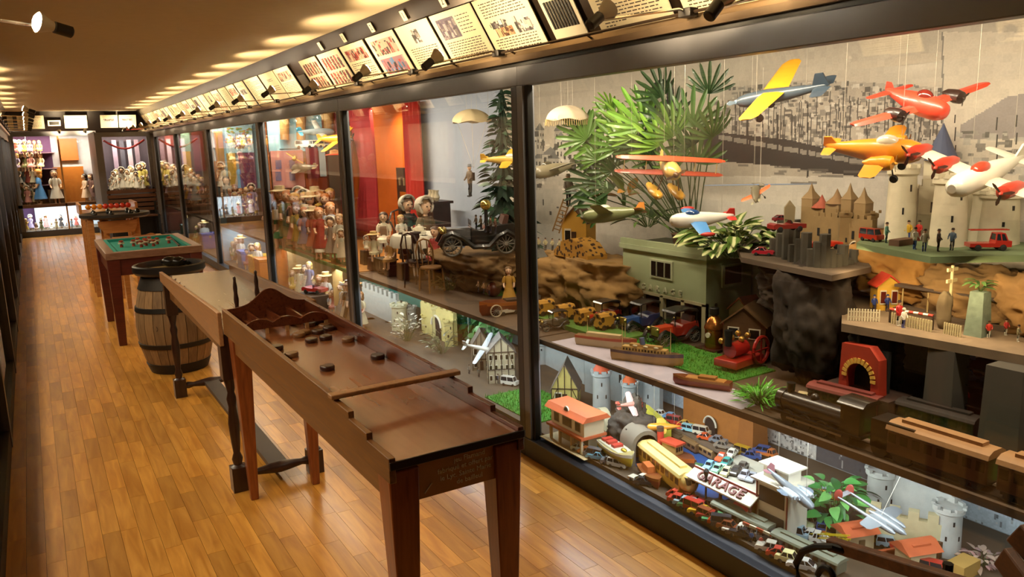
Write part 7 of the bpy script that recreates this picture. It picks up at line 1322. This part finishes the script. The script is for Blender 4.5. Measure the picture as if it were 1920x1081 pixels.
a = AY(500, 280, 7.6); sh = thing('glass_shelf', 'glass shelf of white model planes high in the third case', 'shelf', (0, 0, 0)); ob('shelf_board', MB().box(2.16, 2.62, 7.3, 8.0, a.z - .008, a.z), GLASS, sh); ob('front_edge', MB().box(2.155, 2.165, 7.3, 8.0, a.z - .01, a.z + .002), M('d8e2e4', .2), sh)
GZ3 = a.z
for k in range(4): car(['white', 'cream', 'pale yellow', 'silver'][k] + ' model lying on the high glass shelf', (2.22 + .1 * k, 7.4 + .14 * k, GZ3), HD(-70), .16, ['e6e6e0', 'e2d8c0', 'd8c88a', 'c9d0d4'][k], 'bus', 'models on the glass shelf')
p = AX(628, 262, 2.5); plane('yellow toy aeroplane high in the third case', p, 60, 0, -.5, S(p, 80), S(p, 100), 'd89a20', 'e0b030', 'd89a20', r=.12, ch=.22, wheels=False); p = AX(592, 248, 2.45); plane('grey winged toy aeroplane with blue tail in the third case', p, 120, 0, -.5, S(p, 70), S(p, 90), '8a98a0', 'b9bcb8', '3a8aa8', r=.1, ch=.2, wheels=False)
p = AX(566, 315, 2.45); plane('dull silver toy aeroplane hanging before the pink house', p, -100, 0, .4, S(p, 60), S(p, 55), '9a8c78', 'a89a84', 'b9a27a', r=.14, ch=.25, wheels=False); p = AX(552, 296, 2.35); plane('small gold toy aeroplane before the pink house', p, 20, .3, .6, S(p, 26), S(p, 36), 'c9a23a', 'd8b44a', r=.14, ch=.3, wheels=False)
p = AX(628, 290, 2.48); t = thing('orange_hat', 'bright orange red sun hat hanging in the third case', 'hat', p); ob('brim', MB().lathe([(.0, 0), (.09, -.004), (.1, .0), (.05, .01), (0, .012)], 20), M('d8441e', .6), t); ob('crown', MB().lathe([(.05, .01), (.045, .04), (0, .05)], 16), M('d8a868', .6), t)
tag(ob('doll_platform', MB().prism([(2.18, 6.3), (2.18, 8.34), (2.9, 8.34)], .626, .66, 'z'), M('4f7a44', .8)), 'green platform under the playground dolls', 'platform'); ob('shelf_front_edge', MB().box(2.115, 2.125, 5.95, 8.35, .595, .625), M('4a8a4a', .6), cases[2])
t = thing('umbrella', 'peach coloured parasol among the playground dolls', 'umbrella', AX(512, 410, 2.3)); ob('canopy', MB().lathe([(.13, .0), (.12, .03), (.06, .06), (0, .075)], 14), M('d8a888', .7), t); ob('pole', MB().cyl((0, 0, -.3), (0, 0, .07), .005, n=6), DKB, t)
D3 = [(512, 392, 462, 7.9, '3a3a42', '8a5a24', None, 'doll in black jacket and white shirt beside the frame post'), (540, 385, 440, 7.9, 'd8a83a', 'c9602c', ('cap', 'd8b83a'), 'clown doll in yellow with pointed cap'), (555, 392, 455, 7.4, '8ab0b8', '6a3a1c', None, 'doll in pale turquoise dress with auburn hair'), (572, 390, 458, 7.1, 'c8684a', 'a84a24', ('brim', 'd8c29a'), 'ginger doll in patterned red and white apron dress'), (600, 388, 450, 6.9, '8a2418', 'b87a4a', None, 'bald headed baby doll in dark red knitted coat'), (588, 368, 420, 8.0, 'c9b890', '3a2414', None, 'dark haired doll in cream smock in the back row'), (623, 378, 440, 6.9, 'a9b6c9', 'c98a5a', None, 'pink faced baby doll in pale blue jacket'), (640, 400, 470, 6.5, 'd2cbb8', '8a6a44', None, 'doll in long ivory gown beside the post'), (530, 368, 410, 8.1, '4a7a4a', '4a2c18', None, 'doll in green pinafore in the back row'), (565, 365, 400, 8.15, 'd8c04a', 'b88a3a', None, 'blond doll in yellow pullover at the back'), (612, 408, 462, 6.6, '9a8a7a', '2a1a12', ('bonnet', 'd8d0c0'), 'bonneted doll in taupe dress low at the front'), (580, 425, 470, 6.9, 'd8d2c2', 'c9a86a', None, 'small white baby doll sitting before the ginger doll'), (632, 432, 485, 6.35, 'cfc4a8', '9a6a34', ('bonnet', 'e0d8c2'), 'lace bonneted doll at the green shelf edge')]
for px, a, b, Y, c, h, hat, lb in D3: dollp(lb, px, a, min(b, 500), Y, R.uniform(-30, 30), dress=c, hair=h, hat=hat, pose='stand' if b - a > 50 else 'sit', group='playground dolls', z=.66)
for k in range(5): q = AY(520 + k * 12, 362, 8.1); tag(ob('toy_box', MB().box(-.06, .06, -.04, .04, 0, .1 + .02 * (k % 3)), M(['cfc8ba', 'd8d8d8', '3a3a3a', 'c2b48a', '9ab06a'][k], .6), loc=(q.x, q.y, .66 + .24)), ['grey', 'white', 'black', 'straw coloured', 'lime green'][k] + ' toy box on the ledge below the pink house', 'box')
tag(ob('toy_ledge', MB().box(2.2, 2.9, 8.02, 8.2, .88, .9), M('7a7a5c', .7)), 'olive ledge below the pink house front', 'ledge')
# lower level of case three
panel('beige_panel', 'beige striped board in the lower third case', 588, 645, 488, 570, 6.6, 'c29a5a'); tag(ob('lower_backing', MB().box(2.2, XB, 8.2, 8.22, .12, .59), M('8a6a3c', .8)), 'brown backing of the lower third case', 'panel')
L3 = [(533, 497, 560, 7.4, '6a6a88', 'd8b05a', None, 'blond doll in grey blue romper standing low in case three'), (610, 515, 600, 6.3, '4a3c34', 'b8642c', ('brim', '3a2a20'), 'doll under a wide dark hat in brown coat'), (635, 510, 600, 6.2, '6a6258', 'c2703a', ('brim', '8a5a2c'), 'doll under a tan straw hat beside the dark hatted one'), (655, 535, 590, 6.1, 'b84a20', 'd8c8a0', None, 'small doll in orange red skirt by the post'), (560, 548, 590, 6.9, 'd8d0b4', 'c9a45a', None, 'baby doll in cream sitting low in case three'), (578, 540, 585, 6.8, 'b9c0c4', '7a5a34', None, 'doll in pale grey sitting beside the baby doll')]
for px, a, b, Y, c, h, hat, lb in L3:
    q = AY(px, b, Y); hh = (b - a) * MPP(q); doll(lb, (max(q.x, 2.18), q.y, .12 + (0 if b > 570 else .1)), HD(R.uniform(-20, 20)), min(hh, .44), c, h, 'stand', hat, group='dolls of the lower third case')
    if b <= 570: tag(ob('plinth', MB().box(-.08, .08, -.08, .08, 0, .1), M('6a4a2c', .7), loc=(max(q.x, 2.18), q.y, .12)), 'small brown plinth under the grey blue doll', 'plinth')
q = AY(578, 512, 7.0); car('long red toy racing car low in case three', (q.x + .05, q.y, .3), HD(60), .24, 'b8282c', 'open', 'toys of the lower third case'); tag(ob('brown_box', MB().box(-.12, .12, -.16, .16, 0, .178), M('5a4028', .7), loc=(q.x + .05, q.y, .12)), 'brown box under the long red racing car', 'box')
q = AY(580, 532, 6.9); tag(ob('clock_box', MB().box(-.05, .05, -.04, .04, 0, .1), M('cfe0e0', .4), loc=(max(q.x - .06, 2.22), q.y - .26, .12)), 'pale blue white box below the racing car', 'box')
# ---- cases four to six
Y4, Y5, Y6 = 11.1, 13.75, 16.1
panel('tree_picture', 'pale blue picture with a spreading tree in the fourth case', 420, 476, 235, 286, Y4, 'a8cfdf'); panel('yellow_panel', 'mustard yellow panel in the fourth case', 424, 447, 287, 360, Y4, 'b8963c'); panel('purple_panel', 'purple panel with little goods in the fourth case', 446, 482, 286, 352, Y4, '6a3050'); panel('tan_panel', 'tan wall panel at the left of the fourth case', 396, 422, 246, 310, Y4, 'a8824a')
tp_ = bpy.data.objects['tree_picture']; br_ = MB()
for k in range(16): a, b = AY(446 + rg.uniform(-6, 10), 278, Y4 - .014), AY(rg.uniform(424, 474), rg.uniform(240, 268), Y4 - .014); br_.tube([a, (a + b) / 2 + Vector((0, 0, .03)), b], [.008, .005, .002], 4)
ob('painted_branches', br_, M('7a5a34', .7), tp_, kind='stuff')
for k in range(60): a = AY(rg.uniform(424, 474), rg.uniform(240, 270), Y4 - .016); o = ob('painted_leaf', cm(('pl', k % 3), lambda: MB().ell((0, 0, 0), (.02, .002, .012), 6, 4).mesh('painted_leaf', M(['7a9a4a', 'a8a84a', 'b88a5a'][k % 3], .7))), None, tp_, loc=a)
panel('teal_panel', 'pale teal and yellow tall panel in the fifth case', 336, 358, 246, 284, Y5, '8fb09a'); panel('yellow_board', 'bright yellow board in the fifth case', 338, 362, 284, 340, Y5 - .02, 'd8a820'); panel('maroon_panel', 'maroon panel with a white strip in the fifth case', 358, 386, 246, 320, Y5, '7a2a20'); panel('orange_patch', 'orange red patch high in the sixth case', 308, 326, 252, 272, Y6, 'c8502a')
for z, ca, y0, y1 in ((1.08, 3, 10.8, 11.1), (1.0, 5, 15.85, 16.1), (.78, 3, 10.2, 10.8), (.78, 4, 13.0, 13.75), (.78, 5, 15.3, 16.1)): ob('riser', MB().box(2.2, XB - .05, y0, y1, .62, z), M('6a4a30', .7), cases[ca])
NM = ['ivory', 'rose', 'pale blue', 'brown', 'black', 'mustard', 'white', 'dusty red', 'olive', 'grey', 'lilac', 'cream']
CL = ['ddd2b8', 'c98a84', 'a4b8c8', '6a4a30', '241f1e', 'c29a34', 'e8e2d4', 'a04a3c', '7a7a4a', '8a8680', '9a8aa4', 'd8c8a0']; HC = ['3a2214', '8a5a2c', 'c9a45a', '1f1610', 'a8642c']; HN = ['dark', 'brown', 'blond', 'black', 'ginger']
def crowd(lst, where, Y0, group, right=True, rz=20, z=None):
    for k, (px, a, b) in enumerate(lst):
        ci, hi = (k * 5 + len(where)) % 12, (k * 3 + 1) % 5; hat = [None, ('bonnet', 'ddd4c2'), None, ('brim', 'c9b48a'), None][(k * 2 + ci) % 5]
        lb = '%s haired doll in %s%s, %s' % (HN[hi], NM[ci], ' with bonnet' if hat and hat[0] == 'bonnet' else ' with straw hat' if hat else '', where)
        while lb in used: ci = (ci + 1) % 12; lb = '%s haired doll in %s%s, %s' % (HN[hi], NM[ci], ' with bonnet' if hat and hat[0] == 'bonnet' else ' with straw hat' if hat else '', where)
        zz_ = z(b) if callable(z) else z; used.add(lb); dollp(lb, px, a, b, (Y0 - (.25 if right else .1) * (k % 3)) if not callable(z) else (Y0 if zz_ >= 1 else Y0 - .25 - .18 * (k % 3)), R.uniform(-rz, rz), dress=CL[ci], hair=HC[hi], hat=hat, pose='stand' if b - a > 26 else 'sit', group=group, right=right, z=zz_)
used = set()
crowd([(405, 305, 350), (418, 310, 352), (412, 318, 372), (422, 330, 398), (432, 350, 402), (444, 345, 400), (455, 352, 405), (466, 350, 408), (476, 345, 405), (436, 372, 410), (450, 375, 412), (462, 378, 418), (474, 380, 420), (408, 352, 402), (418, 368, 410)], 'in the fourth case', 10.95, 'dolls of the fourth case', z=lambda b: 1.08 if b < 376 else .78)
crowd([(350, 325, 382), (358, 322, 384), (366, 330, 388), (374, 335, 392), (380, 340, 396), (356, 362, 392), (366, 370, 398), (376, 375, 402), (345, 330, 380)], 'in the fifth case', 13.55, 'dolls of the fifth case', z=.78)
crowd([(302, 298, 345), (310, 312, 372), (318, 316, 374), (306, 325, 372), (324, 330, 378), (314, 350, 382)], 'in the sixth case', 15.95, 'dolls of the sixth case', z=lambda b: 1.0 if b < 350 else .78)
# lower parts of the far cases
for k, (px, py, Y, c, lb) in enumerate(((440, 440, 9.6, 'd8a428', 'mustard yellow toy cabinet low in the fourth case'), (462, 445, 9.3, 'd87a24', 'orange toy box low in the fourth case'), (420, 438, 10.2, '4a6ab8', 'blue toy trunk low in the fourth case'), (372, 425, 12.8, '4a62a8', 'blue toy trunk low in the fifth case'), (330, 415, 14.6, '1f4a3c', 'dark green toy chest low in the sixth case'))):
    q = AY(px, py, Y); t = thing('toy_chest', lb, 'toy chest', (max(q.x, 2.25), Y, .12)); ob('box', MB().box(-.12, .12, -.12, .12, 0, .2), M(c, .5), t, bevel=.006); ob('lid', MB().box(-.125, .125, -.125, .125, .2, .24), M(c, .45), t, bevel=.006); ob('clasp', MB().box(-.015, .015, -.13, -.124, .17, .21), M('c9b46a', .3, .8), t)
# ---- end wall dolls
YE2 = 18.75
crowd([(12 + 9 * k, 261, 283) for k in range(8)], 'top shelf of end case', YE2, 'end case shelf dolls', False, z=1.655); crowd([(14 + 9 * k, 284, 309) for k in range(8)], 'second shelf of end case', YE2, 'end case shelf dolls', False, z=1.335); crowd([(18 + 9 * k, 311, 338) for k in range(7)], 'third shelf of end case', YE2, 'end case shelf dolls', False, z=1.015); crowd([(22 + 6.5 * k, 342 + 6 * (k % 2), 384) for k in range(9)], 'on the end case platform', 18.7, 'end case platform dolls', False, z=.63)
dollp('large blond doll in bright blue dress standing in the end case', 78, 316, 382, 18.5, -60, dress='4a86c8', hair='c98a3a', right=False, z=.63, group='end case platform dolls')
t = thing('school_desk', 'wooden school desk and dresser behind the end case glass', 'desk', Vector((AY(140, 384, 18.8).x, 18.8, .63))); ob('dresser', MB().box(-.3, .25, .1, .3, 0, .72), M('a8641e', .5), t); ob('bench_box', MB().box(-.45, -.15, -.2, .0, 0, .28), M('4a3420', .6), t); ob('picture', MB().box(-.15, .2, .28, .3, .85, 1.3), M('a8581e', .5), t)
dollp('dark haired doll in white blouse reclining by the school desk', 108, 318, 378, 18.5, 40, dress='d8d4cc', hair='3a2416', right=False, z=.63, group='end case platform dolls'); dollp('doll in pale pink dress seated in the right of the end case', 163, 325, 372, 18.5, -40, dress='dcc0a8', hair='2a1a12', right=False, z=.63, group='end case platform dolls'); dollp('doll with thick brown curls at the right edge of the end case', 174, 325, 368, 18.8, -20, dress='5a3a34', hair='4a2a18', right=False, z=.63, group='end case platform dolls')
crowd([(32 + 9.5 * k, 402 + 7 * ((k * 2) % 3), 436) for k in range(14)], 'low row of end case', 18.65, 'end case low row dolls', False, z=.12)
t = thing('red_garland', 'red ribbon garland across the bonnet doll window', 'garland', (0, YR + .1, 0)); ob('ribbon', MB().tube([(1.25 + .7 * k / 12, 0, 1.84 - .16 * math.sin(PI * k / 12)) for k in range(13)], .02, 6), M('b81e20', .6), t)
for k in range(4): tag(ob('hanging_cloth', MB().box(1.42 + .13 * k, 1.5 + .13 * k, YR + .55, YR + .57, 1.1, 1.85), M(['8a7a94', '3a3a4a', '9a8a9a', '6a5a6a'][k], .8)), ['pale lilac', 'dark slate', 'grey pink', 'plum grey'][k] + ' cloth hanging behind the bonnet dolls', 'cloth')
BD = [(208, 336, 357), (219, 338, 357), (255, 338, 357), (269, 330, 357), (212, 330, 352), (222, 318, 354), (232, 314, 354), (242, 318, 354), (250, 312, 354), (258, 322, 355), (266, 308, 355), (272, 305, 352), (228, 332, 356), (238, 334, 356), (247, 332, 356), (262, 336, 357), (216, 322, 350), (276, 318, 356)]
BN = ['far left front', 'second left front', 'low middle right', 'tall right front', 'leftmost low', 'first tall', 'second tall', 'third tall', 'fourth tall', 'fifth tall', 'tall yellow sashed', 'yellow dressed', 'left front', 'middle front', 'right front', 'small right front', 'half hidden left', 'rightmost']
for k, (px, a, b) in enumerate(BD): dollp(BN[k] + ' white bonneted doll in the window above the bench', px, a, b, YR + .25 + .1 * (k % 3), R.uniform(-25, 25), dress='d8c86a' if 'yellow' in BN[k] else 'e4ded0', hair=HC[k % 3], hat=('bonnet', 'e8e2d6'), pose='stand', right=False, z=.88, group='white bonneted dolls')

# more dolls in the lower tiers and back rows of the far cases
def lowcrowd(lst, where, group):
    for k, (px, pf, h) in enumerate(lst):
        q = AZ(px, pf, .12); q.x = min(max(q.x, 2.2), 2.9); ci, hi = [5, 11, 0, 8, 3, 5, 7, 9, 6][k % 9], (k * 2 + 1) % 5; lb = '%s haired doll in %s, %s' % (HN[hi], NM[ci], where)
        while lb in used: ci = (ci + 1) % 12; lb = '%s haired doll in %s, %s' % (HN[hi], NM[ci], where)
        used.add(lb); doll(lb, q, HD(R.uniform(-25, 25)), h, CL[ci], HC[hi], 'stand' if k % 3 else 'sit', [None, ('brim', 'c9a86a'), None, ('bonnet', 'd8ceb8')][k % 4], group=group) if k % 3 else doll(lb, (q.x, q.y, .12 + h * .14), HD(R.uniform(-25, 25)), h, CL[ci], HC[hi], 'sit', None, group=group)
lowcrowd([(415 + 8 * k, 470 + 6 * k, .3 + .05 * (k % 3)) for k in range(9)], 'low tier of the fourth case', 'dolls of the lower fourth case'); lowcrowd([(350 + 7 * k, 440 + 5 * k, .32 + .05 * (k % 3)) for k in range(6)], 'low tier of the fifth case', 'dolls of the lower fifth case'); lowcrowd([(515 + 11 * k, 555 + 7 * k, .28 + .04 * (k % 3)) for k in range(11)], 'low tier of the third case', 'dolls of the lower third case')
crowd([(508 + 9.5 * k, 352 + 5 * (k % 3), 415) for k in range(13)], 'back rows of the playground', 8.15, 'playground dolls', z=.66); crowd([(515 + 10 * k, 385 + 6 * (k % 3), 440) for k in range(12)], 'middle rows of the playground', 7.6, 'playground dolls', z=.66)
crowd([(400 + 6.5 * k, 352 + 5 * (k % 3), 405) for k in range(12)], 'front rows of the fourth case', 10.78, 'dolls of the fourth case', z=.78); crowd([(340 + 6 * k, 326 + 5 * (k % 3), 385) for k in range(8)], 'front rows of the fifth case', 13.55, 'dolls of the fifth case', z=.78)
